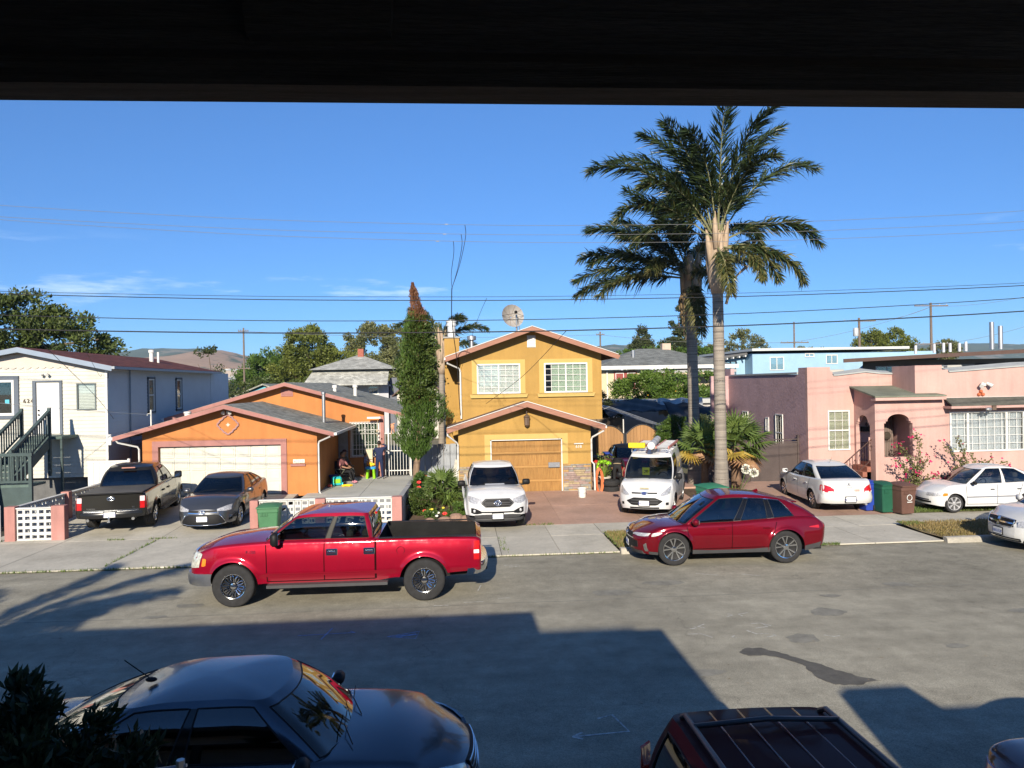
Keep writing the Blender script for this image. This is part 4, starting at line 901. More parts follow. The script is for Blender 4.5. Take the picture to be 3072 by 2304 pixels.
# dark gate between palm and pink house
dg = empty('driveway_gate', (12, 30.3, .1), 0, 'dark brown solid metal gate beside the pink house', 'gate')
GTM = M('dark_brown_metal', (.085, .065, .06), .55, .2, var=.15, scale=1.5)
for i in range(5): MB().box(9.9+.84*i, 10.73+.84*i, 30.28, 30.32, .12, 1.72).build('panel', GTM, dg)
MB().box(9.88, 14.1, 30.26, 30.34, 1.74, 1.79).build('top_rail', GTM, dg); MB().box(9.88, 14.1, 30.27, 30.33, 1.86, 1.9).build('top_rail', GTM, dg)
for x in (9.86, 12.0, 14.04): MB().box(x, x+.07, 30.24, 30.36, .05, 2.05).build('gate_post', GTM, dg)
# ---------------------------------------------------------------- wooden arched gates
CED = M('cedar_board', (.30, .165, .07), .75, var=.16, scale=2, streak=(18, 18, 1), rnd=.14)
def arched_gate(x0, x1, zt, zs_, lab):
    g = empty('arched_gate', ((x0+x1)/2, 36, .1), 0, lab, 'gate', 'arched wooden gates')
    n = 9; w = (x1-x0)/n; xm = (x0+x1)/2
    f = lambda x: zs_+(zt-zs_)*max(0, 1-((x-xm)/((x1-x0)/2))**2)
    for i in range(n):
        a, b = x0+w*i+.004, x0+w*(i+1)-.004
        MB().prism([(a, .15), (b, .15), (b, f(b)), ((a+b)/2, f((a+b)/2)), (a, f(a))], 'y', 35.98, 36.01).build('board', CED, g)
    MB().tube([(x, 35.985, f(x)+.02) for x in np.linspace(x0, x1, 15)], .03, 6).build('arch_frame', M('dark_steel', (.05, .05, .05), .5, .3, var=.1), g)
    for x in (x0-.03, x1+.03): MB().box(x-.03, x+.03, 35.96, 36.03, .1, zs_+.05).build('gate_post', MATS['dark_steel'], g)
    return g
g = arched_gate(6.55, 7.93, 2.25, 1.85, 'arched cedar gate leaf beside the yellow house'); MB().box(7.8, 7.84, 35.93, 35.97, 1.25, 1.5).build('latch', BLACK, g)
arched_gate(8.1, 9.65, 2.28, 1.85, 'arched cedar gate leaf next to the shrub')
# ---------------------------------------------------------------- carport frame, tarps, shed
cp = empty('carport_frame', (8.5, 40, 0), 0, 'bare metal carport pipe frame behind the wooden gates', 'frame')
for y in (37.5, 39, 40.5, 42): MB().tube([(6.0, y, 2.1), (6.0, y, 2.6), (7.6, y, 3.15), (10.6, y, 2.05), (10.6, y, 1.2)], .022, 6).build('rib', STEEL, cp)
for x, z in ((6.0, 2.6), (7.6, 3.15), (9.1, 2.6), (10.6, 2.05)): MB().cyl((x, 37.5, z), (x, 42, z), .02, n=6).build('purlin', STEEL, cp)
MB().cyl((8.3, 37.6, .1), (8.3, 37.6, 2.5), .03, n=6).build('post', WHT, cp)
TARP = M('dark_tarp', (.018, .02, .026), .6, var=.35, scale=.8, bump=.5, bscale=2.5); TARPW = M('pale_tarp', (.42, .43, .43), .4, var=.2, scale=.8, bump=.5, bscale=3)
def tarp(name, x0, x1, y0, y1, f, mt, lab):
    P_ = [[(x, y, f(x, y)+.06*math.sin(x*3+y*2)+.04*math.sin(x*7-y*5)) for x in np.linspace(x0, x1, 26)] for y in np.linspace(y0, y1, 12)]
    o_ = MB().slab(P_, (0, 0, -.02)).build(name, mt, smooth=True); tag(o_, lab, 'tarp'); return o_
tarp('tarp', 8.6, 15.4, 42.6, 47, lambda x, y: 2.35+.13*(y-42.6)+.35*math.sin((x-8)*.55), TARP, 'dark blue-grey tarp sagging over the back yard behind the gates')
tarp('tarp', 11.9, 15.0, 40.2, 43.2, lambda x, y: 1.7+.5*(y-40.2)-.1*(x-12), TARP, 'small dark tarp hanging below the larger one')
MB_ = MB().slab([[(12.2+.22*i, 45.2-.1*math.sin(i*1.7), 2.3+.1*math.sin(i*2.3)) for i in range(14)], [(12.2+.22*i, 45.5, 3.3+.08*math.sin(i*1.1)) for i in range(14)]], (0, .02, 0)).build('tarp', TARPW, smooth=True); tag(MB_, 'pale wrinkled tarp hung between the two palms', 'tarp')
sh = empty('shed', (14, 50, 0), 0, 'low flat-roofed shed with pale fascia behind the tarps', 'shed')
MB().box(10.6, 18.0, 48.2, 54, 0, 2.9).build('wall', M('pale_shed_wall', (.45, .42, .40), .9, var=.1), sh); MB().box(10.3, 18.3, 47.9, 54.3, 2.92, 3.2).build('flat_roof', M('shed_fascia', (.40, .40, .39), .7, var=.08), sh)
bd = MB().box(5.9, 9.6, 43.2, 43.4, .1, 2.3).build('board_fence', M('old_fence', (.16, .12, .08), .9, var=.25, streak=(10, 10, 1))); tag(bd, 'old brown board fence under the carport frame', 'fence')
# ---------------------------------------------------------------- houses in the second row
def hip(root, x0, x1, y0, y1, ze, zr, inset, mt, th=.12):
    xr0, xr1 = x0+inset, x1-inset; ym = (y0+y1)/2
    a, b, c_, d = (x0, y0, ze), (x1, y0, ze), (x1, y1, ze), (x0, y1, ze); e, f = (xr0, ym, zr), (xr1, ym, zr)
    return MB().add([a, b, c_, d, e, f], [(0, 1, 5, 4), (1, 2, 5), (2, 3, 4, 5), (3, 0, 4), (0, 3, 2, 1)]).build('roof', mt, root)
SH_S = SHINGLE('slate_shingles', (.17, .178, .17), 'y'); SH_P = SHINGLE('pale_grey_shingles', (.34, .34, .31), 'y')
ch = empty('cream_house', (14.5, 58, 0), 0, 'cream house with grey hip roof behind the citrus tree', 'house')
CREAM = M('cream_stucco', (.52, .44, .30), .9, var=.05)
MB().box(10.7, 20.5, 56.2, 64, 0, 5.3).build('wall', CREAM, ch); hip(ch, 10.2, 21.2, 55.6, 65, 5.55, 7.1, 4.4, SH_S)
MB().box(10.15, 21.25, 55.5, 55.62, 5.35, 5.62).build('fascia', WHT, ch); MB().box(14.6, 20.6, 54.2, 55.5, 5.02, 5.2).build('porch_roof', M('grey_porch', (.35, .34, .33), .8, var=.06), ch)
Tc = frame((0, 56.2, 0), (1, 0, 0), (0, -1, 0)); MB(Tc).box(11.75, 13.5, 0, .05, 3.9, 5.2).build('window_surround', M('red_brown_trim', (.25, .06, .05), .7, var=.08), ch)
for a in (11.85, 12.75): window(ch, Tc, a, a+.65, 4.0, 5.1, WHT, 1, 1, .05, 'hung', depth=.08)
for x in (15, 17, 19.5): MB().box(x, x+.15, 54.4, 54.55, 3.0, 5.02).build('porch_post', MATS['red_brown_trim'], ch)
MB().box(16.6, 17.3, 60, 60.6, 5.5, 7.5).build('chimney', M('cream_brick', (.5, .38, .3), .9, var=.15), ch); MB().cyl((13.7, 58, 6.2), (13.7, 58, 6.9), .12, n=8).build('roof_vent', STEEL, ch); pipe(ch, [(11.2, 56.1, 5.3), (11.2, 56.1, 2.8)], .06, WHT)
bh = empty('blue_apartments', (30, 63, 0), 0, 'pale blue two-storey apartment block with flat roof', 'building')
BLU = M('pale_blue_stucco', (.27, .42, .55), .9, var=.05)
MB().box(24.15, 40, 60, 72, 0, 6.55).build('wall', BLU, bh); MB().box(20.1, 24.1, 61.5, 72, 0, 6.2).build('wall', BLU, bh)
MB().box(23.9, 37.3, 59.4, 73, 6.75, 6.95).build('roof', M('flat_roof_edge', (.5, .52, .5), .7, var=.06), bh)
MB().prism([(19.2, 5.85), (24.0, 6.5), (24.0, 6.68), (19.2, 6.03)], 'y', 60.6, 72).build('roof', M('dark_roof_edge', (.1, .1, .1), .8, var=.1), bh)
for i in range(9): x = 19.5+.52*i; z = 5.85+.135*(x-19.2); MB().box(x, x+.09, 60.3, 61.4, z-.14, z).build('rafter_tail', WHT, bh)
Tbl = frame((0, 60, 0), (1, 0, 0), (0, -1, 0))
for a, b, c_, d in ((25.6, 26.8, 5.15, 6.25), (28.6, 29.4, 6.2, 6.5), (30.4, 31.4, 5.6, 6.35)): window(bh, Tbl, a, b, c_, d, WHT, 1, 1, .06, 'slide', depth=.06)
window(bh, frame((0, 61.5, 0), (1, 0, 0), (0, -1, 0)), 22.4, 23.3, 4.6, 6.0, M('dark_frame', (.05, .06, .07), .5, var=0), 1, 1, .05, 'slide', depth=.06)
an = empty('brown_apartments', (34, 50, 0), 0, 'dark taupe apartment building with low sloped roof at right', 'building')
TAU = M('taupe_stucco', (.16, .135, .11), .9, var=.1)
MB().prism([(27.2, 48.6), (48, 48.6), (56, 60), (34.2, 60)], 'z', 0, 5.55).build('wall', TAU, an)
MB().slab([[(24.9, 46.8, 5.62), (50, 46.8, 6.55)], [(35, 61, 6.05), (60, 61, 6.95)]], (0, 0, -.16)).build('roof', M('grey_gravel_roof', (.27, .25, .23), .9, var=.12, scale=1), an)
MB().add([(24.88, 46.72, 5.64), (50, 46.72, 6.57), (50, 46.72, 6.28), (24.88, 46.72, 5.40), (24.88, 46.78, 5.64), (50, 46.78, 6.57), (50, 46.78, 6.28), (24.88, 46.78, 5.40)], [(0, 1, 2, 3), (4, 7, 6, 5), (0, 4, 5, 1), (3, 2, 6, 7), (0, 3, 7, 4)]).build('fascia', M('brown_fascia', (.09, .055, .045), .7, var=.1), an)
Ta = frame((0, 48.6, 0), (1, 0, 0), (0, -1, 0))
for a, b, c_, d in ((28.1, 29.7, 4.6, 5.15), (30.1, 30.6, 4.4, 5.2), (38.6, 39.3, 4.7, 5.3)): window(an, Ta, a, b, c_, d, MATS['dark_frame'] if a > 30 else WHT, 1, 1, .06, 'slide' if b-a > 1 else 'fixed', depth=.05)
for a in (33.0, 35.2): MB(Ta).box(a, a+.9, .0, .06, 3.4, 5.25).build('door', M('dark_door', (.04, .03, .03), .6, var=.1), an); MB(Ta).box(a-1.1, a-.1, 0, .05, 4.5, 5.2).build('panel', M('beige_panel', (.33, .3, .26), .8, var=.06), an)
for x, h in ((31.6, .5), (33.0, .55), (33.7, .6), (34.2, .55), (34.9, .5), (35.4, .6)): z = 6.05+.036*(x-26); MB().cyl((x+1.2, 51.5, z-.2), (x+1.2, 51.5, z+h*.8), .10, n=8).build('roof_vent', M('pale_vent', (.5, .5, .52), .5, .3, var=.08), an, smooth=40)
for x, h in ((40.9, 2.0), (41.6, 1.7)): MB().cyl((x, 54.6, 6.4), (x, 54.6, 6.5+h), .17, n=10).build('exhaust_stack', STEEL, an, smooth=40)
ac = 0
for x, y, z, s_ in ((16.9, 33, 4.25, .5), (17.6, 33.5, 4.2, .45), (21.0, 32, 4.3, .5), (22.0, 32.2, 4.35, .5), (14.9, 34.5, 4.25, .4), (15.8, 36.5, 4.25, .3)):
    o_ = MB().cbox(x, x+s_*1.4, y, y+s_, z, z+s_*1.1, .03).box(x+.05, x+s_*1.35, y-.012, y, z+.1, z+s_*.9).build('roof_vent', M('beige_vent', (.42, .41, .36), .6, .2, var=.1), kh)
# grey hip house and small roofs at left
gh = empty('grey_hip_house', (-10, 73, 0), 0, 'pale house with weathered grey hip roof and brick chimney', 'house')
MB().box(-12.6, -6.7, 70.5, 78, 0, 4.9).build('wall', M('lilac_grey_siding', (.42, .42, .45), .85, var=.05), gh); MB().box(-6.6, -4.9, 71, 78, 0, 5.2).build('wall', M('slate_wall', (.13, .14, .17), .85, var=.06), gh)
hip(gh, -13.9, -5.7, 69.6, 79, 6.02, 7.55, 4.0, SH_P); MB().slab([[(-14.2, 68.6, 4.55), (-6.6, 68.6, 4.55)], [(-13.6, 70.4, 5.85), (-6.6, 70.4, 5.85)]], (0, 0, .12)).build('skirt_roof', SH_P, gh)
MB().box(-9.9, -9.35, 73.6, 74.1, 7.0, 8.1).build('chimney', M('red_brick', (.3, .1, .07), .9, var=.2, scale=8), gh)
Tg = frame((0, 70.5, 0), (1, 0, 0), (0, -1, 0)); window(gh, Tg, -8.6, -7.6, 3.6, 4.5, WHT, 2, 1, .12, 'fixed', depth=.06); window(gh, Tg, -11.6, -10.6, 4.0, 4.5, WHT, 1, 1, .08, 'slide', depth=.06)
for i in range(8): MB().box(-12.2+.8*i, -12.1+.8*i, 70.3, 70.46, 4.42, 4.55).build('bracket', WHT, gh)
def cottage(x0, x1, y0, y1, zw, zr, roofm, wallm, lab, cat='house'):
    r_ = empty('cottage', ((x0+x1)/2, y0, 0), 0, lab, cat); xm = (x0+x1)/2
    MB().prism([(x0, 0), (x1, 0), (x1, zw), (xm, zr-.1), (x0, zw)], 'y', y0, y1).build('wall', wallm, r_)
    for xe in (x0-.4, x1+.4): MB().slab([[(xe, y0-.4, zw-.1), (xm, y0-.4, zr)], [(xe, y1, zw-.1), (xm, y1, zr)]], (0, 0, .12)).build('roof', roofm, r_)
    window(r_, frame((0, y0, 0), (1, 0, 0), (0, -1, 0)), xm-.5, xm+.5, zw-1.2, zw-.2, WHT, 2, 1, .07, 'fixed', depth=.05); return r_
TEAL = M('teal_siding', (.12, .42, .5), .8, var=.06); SH_T = SHINGLE('tan_shingles', (.24, .16, .10), 'x')
cottage(-20.5, -13.5, 66, 75, 3.2, 4.7, SH_G, TEAL, 'turquoise cottage gable peeping between roofs'); cottage(-27, -20, 60, 70, 3.0, 4.1, SH_T, M('tan_wall', (.4, .3, .2), .9, var=.06), 'tan-roofed cottage behind the white house')
cottage(-24, -17.5, 46, 54, 2.8, 3.7, SH_S, MATS['tan_wall'], 'grey-roofed cottage just behind the white house'); cottage(-5.2, -1.5, 62, 70, 3.6, 5.4, SH_B, M('beige_wall', (.5, .46, .4), .9, var=.05), 'brown-roofed house seen left of the cypress')
cottage(21.5, 27, 72, 82, 4.6, 6.5, SH_T, M('pinkish_wall', (.48, .33, .28), .9, var=.06), 'small brown gable behind the twin palms')
# far town: little houses in the valley, too small to show parts
towncol = [M('town_%d' % i, c_, .9, var=.05) for i, c_ in enumerate([(.5, .48, .44), (.42, .36, .3), (.55, .55, .55), (.36, .3, .26), (.45, .47, .5)])]; roofcol = [M('townroof_%d' % i, c_, .9, var=.1) for i, c_ in enumerate([(.2, .17, .15), (.28, .18, .13), (.3, .3, .3)])]
for i in range(60):
    far = 160+random.random()*900; a = random.uniform(-.34, -.1) if i < 45 else random.uniform(.12, .6); x, y = far*math.tan(a), far
    z0 = max(0, (far-300)*.035); w_, h_ = 7+random.random()*7, 3+random.random()*3.5
    r_ = empty('far_house', (x, y, z0), 0, 'small distant house in the valley below the hills', 'house', 'far houses in the valley')
    MB().box(x-w_/2, x+w_/2, y, y+9, z0-8, z0+h_).build('wall', random.choice(towncol), r_); MB().prism([(x-w_/2-.4, z0+h_), (x+w_/2+.4, z0+h_), (x, z0+h_+2)], 'y', y-.4, y+9.4).build('roof', random.choice(roofcol), r_)
# ---------------------------------------------------------------- hills
HILL = M('dry_hill', (.34, .215, .135), .95, var=.15, scale=.004, second=(.055, .075, .035), sfac=(.50, .54), sscale=.0045); HILLG = M('wooded_hill', (.06, .08, .045), .95, var=.25, scale=.012, second=(.16, .14, .1), sfac=(.55, .6), sscale=.006)
def ridge(name, pts, y0, dep, mt, rough=6):
    f = pchip(pts); xs = np.linspace(pts[0][0], pts[-1][0], 140)
    P_ = []
    for j, t in enumerate(np.linspace(0, 1, 14)):
        row = []
        for x in xs:
            h = f(x)*math.sin(t*math.pi*.5)**1.2+rough*(math.sin(x*.021+j)+.6*math.sin(x*.053+j*1.7)+.4*math.sin(x*.13+2.3*j))*t*(.5 if t < 1 else .45)
            row.append((x, y0+dep*t, max(-3, h-2)))
        P_.append(row)
    o_ = MB().grid(P_).build(name, mt, smooth=True); tag(o_, kind='structure'); return o_
ridge('hill', [(-2600, 60), (-1900, 80), (-1250, 80), (-1000, 95), (-820, 118), (-740, 126), (-620, 100), (-420, 62), (-100, 40), (300, 30), (700, 20)], 1500, 900, HILL, 5)
ridge('hill', [(-3600, 90), (-2000, 150), (-1500, 185), (-1250, 195), (-900, 150), (-300, 110), (500, 165), (760, 178), (1100, 120), (1700, 125), (2400, 160), (3200, 135), (4200, 100)], 2600, 900, HILLG, 9)
ridge('hill', [(-4000, 120), (0, 150), (1500, 190), (2500, 215), (3300, 235), (4200, 200), (5600, 190)], 4200, 900, HILLG, 12)
# ================================================================== vehicles
G_DARK = GLASS('dark_tinted_glass', (.1, .11, .12), .10); G_CAR = GLASS('car_glass', (.2, .23, .22), .42)
TAIL = M('tail_lamp_red', (.42, .01, .012), .12, var=.15, scale=12, coat=1); AMBER = M('amber_lens', (.7, .2, .02), .15, var=.1, coat=1)
REFL = M('lamp_reflector', (.42, .42, .43), .3, .3, var=.45, scale=25, coat=.6); PLATE = M('plate_white', (.72, .72, .70), .5, var=.05); PLATETX = M('plate_ink', (.05, .07, .25), .6, var=0)
SEAT = M('seat_cloth', (.16, .155, .145), .85, var=.15); TRIMB = M('trim_grey', (.05, .05, .052), .6, var=.15)
def smooth01(t): t = max(0, min(1, t)); return t*t*(3-2*t)
class Car:
    """x forward, y left, z up; origin on the ground under the middle"""
    def __init__(s, name, loc, heading, label, **k):
        s.root = empty(name, loc, heading, label, k.get('cat', 'car'), k.get('group'))
        s.k = k; L = k['L']; s.xf = k.get('xf', L/2); s.xr = s.xf-L
        s.paint = k['paint']; s.zs = k.get('sill', .22); s.ra = k['tyre']+k.get('gap', .045); s.rt = k['tyre']
        s.ax = k['axles']; s.W = k['W']/2
        s.top = pchip(k['top']); s.hwf = pchip(k['plan']); s.crown = pchip(k.get('crown', [(s.xr, .02), (s.xf, .02)]))
        s.sec = pchip(k.get('sec', [(.15, .90), (.35, .975), (.6, 1.0), (.8, .985), (1.0, .94), (1.3, .90)]))
        s.ef = k.get('ef', .16); s.er = k.get('er', .12); s.mf = k.get('mf', .70); s.mr = k.get('mr', .80)
        s.bowf = k.get('bowf', .14); s.bowr = k.get('bowr', .06)
        s.rkf = pchip(k.get('rakef', [(.2, -.05), (.45, .0), (.75, -.08)])); s.rkr = pchip(k.get('raker', [(.2, .05), (.5, 0), (.9, .03)]))
        s.botf = k.get('bot', [(s.xr, .30), (s.xr+.3, .24), (s.xr+.8, .2), (s.xf-.7, .2), (s.xf-.2, .2), (s.xf, .24)]); s.bot = pchip(s.botf)
        s.flare = k.get('flare', .012); s.rad = k.get('rad', .06); s.bed = k.get('bed')
        s.body()
    # ---- surfaces
    def endfac(s, x):
        a = (s.xf-x)/s.ef; b = (x-s.xr)/s.er; f = 1.0
        if a < 1: f = min(f, s.mf+(1-s.mf)*math.sqrt(max(0, 1-(1-max(a, 0))**2)))
        if b < 1: f = min(f, s.mr+(1-s.mr)*math.sqrt(max(0, 1-(1-max(b, 0))**2)))
        return f
    def Y(s, x, z):
        y = s.W*s.hwf(x)*s.sec(z)*s.endfac(x)
        for a in s.ax:
            d = math.hypot(x-a, z-s.rt)
            y += s.flare*math.exp(-((d-s.ra)/.055)**2)
        return y
    def deform(s, x, y, z):
        wf = smooth01((x-(s.xf-.7))/.7); wr = smooth01(((s.xr+.6)-x)/.6); q = min(1, abs(y)/s.W)
        return x+wf*(s.rkf(z)-s.bowf*q**2.3)+wr*(s.rkr(z)+s.bowr*q**2.3)
    def Xf(s, y, z):
        Ym = s.W*s.hwf(s.xf-s.ef)*s.sec(z); q = min(.999, abs(y)/Ym); sft = 0
        if q > s.mf: sft = s.ef*(1-math.sqrt(max(0, 1-((q-s.mf)/(1-s.mf))**2)))
        return s.xf-sft+s.rkf(z)-s.bowf*min(1, abs(y)/s.W)**2.3
    def Xr(s, y, z):
        Ym = s.W*s.hwf(s.xr+s.er)*s.sec(z); q = min(.999, abs(y)/Ym); sft = 0
        if q > s.mr: sft = s.er*(1-math.sqrt(max(0, 1-((q-s.mr)/(1-s.mr))**2)))
        return s.xr+sft+s.rkr(z)+s.bowr*min(1, abs(y)/s.W)**2.3
    def zb(s, x):
        z = s.bot(x)
        for a in s.ax:
            d = abs(x-a)
            if d < s.ra: z = max(z, s.rt+math.sqrt(s.ra**2-d*d))
        return z
    def body(s):
        xs = set(np.linspace(s.xr, s.xf, int((s.xf-s.xr)/.07)).round(4))
        for a in s.ax:
            xs = {x for x in xs if abs(x-a) > s.ra+.02}
            for t in np.linspace(0, math.pi, 23): xs.add(round(a+s.ra*math.cos(t), 4))
            xs.add(a+s.ra+.004); xs.add(a-s.ra-.004)
        for e in (.01, .03, .06, .1): xs.add(s.xf-e); xs.add(s.xr+e)
        if s.bed: xs |= {s.bed[0]-.001, s.bed[0]+.001, s.bed[1]-.001, s.bed[1]+.001}
        xs = sorted(xs); NS, NR, NT = 12, 4, 8
        rows = []
        for x in xs:
            zt = s.top(x); zb = s.zb(x); r = min(s.rad, (zt-zb)*.4); zt0 = zt-r; half = []
            for i in range(NS+1):
                z = zb+(zt0-zb)*i/NS; half.append([s.Y(x, z), z])
            ye = half[-1][0]
            for i in range(1, NR+1):
                t = math.pi/2*i/NR; half.append([ye-r*(1-math.cos(t)), zt0+r*math.sin(t)])
            yi = half[-1][0]; cr = s.crown(x)
            inbed = s.bed and s.bed[0] <= x <= s.bed[1]
            for i in range(1, NT+1):
                if inbed:
                    dz = s.bed[2]; pr = [(yi-.015, zt), (yi-.03, zt), (yi-.05, zt-.03), (yi-.055, zt-.25), (yi-.06, dz+.02), (yi-.08, dz), (yi*.5, dz), (0, dz)][i-1]; half.append(list(pr))
                else:
                    y = yi*(1-i/NT); half.append([y, zt+cr*(1-(y/max(yi, 1e-3))**2)])
            full = [(s.deform(x, y, z), y, z) for y, z in half]+[(s.deform(x, y, z), -y, z) for y, z in reversed(half[:-1])]
            rows.append(full)
        m = MB(); m.grid(rows)
        if s.bed:    # liner faces take the second material
            ncol = len(rows[0])
            for i in range(len(rows)-1):
                if s.bed[0]-.0015 <= xs[i] and xs[i+1] <= s.bed[1]+.0015:
                    for j in range(NS+NR+1, ncol-1-(NS+NR+1)): m.m[i*(ncol-1)+j] = 1
        # end caps as grids
        for x, X in ((s.xr, 0), (s.xf, -1)):
            sec = rows[X]; n = len(sec); K = NS+NR; P = []
            yi = sec[K][1]
            for j in range(K+1):
                yl = sec[j][1]; z = sec[j][2]; row = []
                for c in range(2*NT+1):
                    f = 1-c/NT; y = f*yl
                    zz = sec[K+c][2] if j == K else z
                    row.append((s.deform(x, y, zz), y, zz))
                P.append(row)
            m.grid(P)
        mats = [s.paint, M('bed_liner', (.016, .016, .016), .95, var=.2, spec=.05)]
        s.bodyo = m.build('body', mats, s.root, smooth=38, world=False)
        # floor, wheel housings
        u = MB(); xi0, xi1 = s.xr+.14, s.xf-.2; yb = s.W*.66
        zc = s.k.get('floorz', .55)
        u.box(xi0, xi1, -yb, yb, s.zs+.02, zc)
        for a in s.ax:
            for sd_ in (1, -1): u.box(a-s.ra-.03, a+s.ra+.03, sd_*yb, sd_*(yb-.1), s.zs, s.rt+s.ra+.02)
        u.build('underbody', DARK, s.root, world=False)
    def wheels(s, spokes=7, rimc=None, back=None, rr=.66, wd=.22, style='spoke', inset=.0):
        rimc = rimc or CHROME; back = back or BLACK; rt = s.rt
        t = MB(); r = rt*rr
        t.lathe([(r, -wd*.45), (rt*.9, -wd*.5), (rt*.97, -wd*.46), (rt, -wd*.36), (rt*1.0, -wd*.12), (rt*.988, -wd*.1), (rt*.988, -wd*.07), (rt, -wd*.05), (rt, wd*.05), (rt*.988, wd*.07), (rt*.988, wd*.1), (rt, wd*.12), (rt, wd*.36), (rt*.97, wd*.46), (rt*.9, wd*.5), (r, wd*.45), (r*.96, wd*.3), (r*.96, -wd*.3)], 32, axis='y', cap=False)
        tm = t.mesh('wheel', RUBBER, 50)
        q = MB(); q.mi = 1; q.lathe([(r*.97, wd*.30), (r*.3, wd*.12), (.001, wd*.12)], 28, axis='y', cap=False)
        q.mi = 0; q.lathe([(r*1.0, wd*.43), (r*.985, wd*.465), (r*.93, wd*.45), (r*.9, wd*.3)], 32, axis='y', cap=False)
        for i in range(spokes):
            a = 2*math.pi*i/spokes+.2
            def pt(rad, ang, d): return (rad*math.cos(ang), wd*d, rad*math.sin(ang))
            if style == 'twin':
                for da in (-.17, .17):
                    w0, w1 = .09, .07
                    q.add([pt(r*.22, a+da*.4-w0*2, .34), pt(r*.22, a+da*.4+w0*2, .34), pt(r*.93, a+da*1.4+w1, .42), pt(r*.93, a+da*1.4-w1, .42), pt(r*.2, a-w0*2, .1), pt(r*.2, a+w0*2, .1), pt(r*.9, a+da*1.4+w1, .25), pt(r*.9, a+da*1.4-w1, .25)], [(0, 1, 2, 3), (0, 3, 7, 4), (1, 5, 6, 2)])
            elif style == 'loop':
                # black wheel with milled loops
                for da in (-.2, .2):
                    q.tube([pt(r*.34, a+da*.9, .36), pt(r*.6, a+da*.95, .4), pt(r*.78, a+da*.7, .41), pt(r*.84, a+da*.2, .41)], .011, 5)
            else:
                w0, w1 = s.k.get('spw', (.30, .15))
                q.add([pt(r*.2, a-w0, .34), pt(r*.2, a+w0, .34), pt(r*.93, a+w1, .42), pt(r*.93, a-w1, .42), pt(r*.2, a-w0, .1), pt(r*.2, a+w0, .1), pt(r*.9, a+w1*1.1, .2), pt(r*.9, a-w1*1.1, .2)], [(0, 1, 2, 3), (0, 3, 7, 4), (1, 5, 6, 2)])
        q.lathe([(r*.26, wd*.2), (r*.25, wd*.37), (r*.12, wd*.4), (.001, wd*.4)], 14, axis='y', cap=False)
        if style == 'loop':
            for i in range(28):
                a = 2*math.pi*i/28; q.ball((r*.93*math.cos(a), wd*.46, r*.93*math.sin(a)), .009, 5, 4)
        qm = q.mesh('rim', [rimc, back], 40)
        for i, a in enumerate(s.ax):
            for sd_ in (1, -1):
                yy = s.W*s.hwf(a)*s.sec(s.rt)-wd/2+.0-inset
                w = link('wheel', tm, s.root); w.location = (a, sd_*yy, rt)
                if sd_ < 0: w.rotation_euler = (0, 0, math.pi)
                rm = link('rim', qm, w)
    # ---- patches on front/rear (y,zlo,zhi samples) and side
    def patch(s, name, samp, mt, end='f', off=.006, depth=.04, parent=None, rows=5, smooth=50):
        X = s.Xf if end == 'f' else s.Xr; sg = 1 if end == 'f' else -1
        P = [[(X(y, lo+(hi-lo)*i/rows)+sg*off, y, lo+(hi-lo)*i/rows) for y, lo, hi in samp] for i in range(rows+1)]
        return MB().slab(P, (-sg*depth, 0, 0)).build(name, mt, parent or s.root, smooth=smooth, world=False)
    def spatch(s, name, samp, mt, side, off=.004, depth=.03, parent=None, rows=3, smooth=50):
        P = []
        for i in range(rows+1):
            row = []
            for x, lo, hi in samp:
                z = lo+(hi-lo)*i/rows; y = s.Y(x, z)+off; row.append((s.deform(x, y, z), side*y, z))
            P.append(row)
        return MB().slab(P, (0, -side*depth, 0)).build(name, mt, parent or s.root, smooth=smooth, world=False)
    def sline(s, name, pts, w, mt, side, off=.002, parent=None):
        """thin groove/strip along a polyline on the body side"""
        P = [[], []]; pts2 = []
        for a, b in zip(pts, pts[1:]):
            n = max(1, int(math.hypot(b[0]-a[0], b[1]-a[1])/.06))
            pts2 += [(a[0]+(b[0]-a[0])*i/n, a[1]+(b[1]-a[1])*i/n) for i in range(n)]
        pts2.append(pts[-1])
        for i, (x, z) in enumerate(pts2):
            a = pts2[max(i-1, 0)]; b = pts2[min(i+1, len(pts2)-1)]; dx, dz = b[0]-a[0], b[1]-a[1]; l = math.hypot(dx, dz) or 1
            for q, sg in ((0, 1), (1, -1)):
                xx, zz = x-sg*dz/l*w/2, z+sg*dx/l*w/2; y = s.Y(xx, zz)+off
                P[q].append((s.deform(xx, y, zz), side*y, zz))
        return MB().grid(P).build(name, mt, parent or s.bodyo, world=False)
    # ---- greenhouse
    def cabin(s, base, roof, zroof, hyb=None, hyr=.56, rcb=.16, rcr=.14, bowf=.10, bowr=.06, side_pillars=(.0, .33, .66, 1.0), pw=.05, tlo=.05, thi=.9, bulge=.03, glass=None, glass_side=None, trim=None, roofcap=.05, ws=(.05, .94), rw=(.12, .85), sink=.015, blank=(), rear_glass=True, roofmat=None, pillars=None, brightwork=None):
        """base=(x_rear,x_front) at the belt, roof=(x_rear,x_front); pillars as fractions along the side from rear to front"""
        glass = glass or G_CAR; glass_side = glass_side or glass
        zr = pchip(zroof); NF, NC, NSd = 10, 5, 36
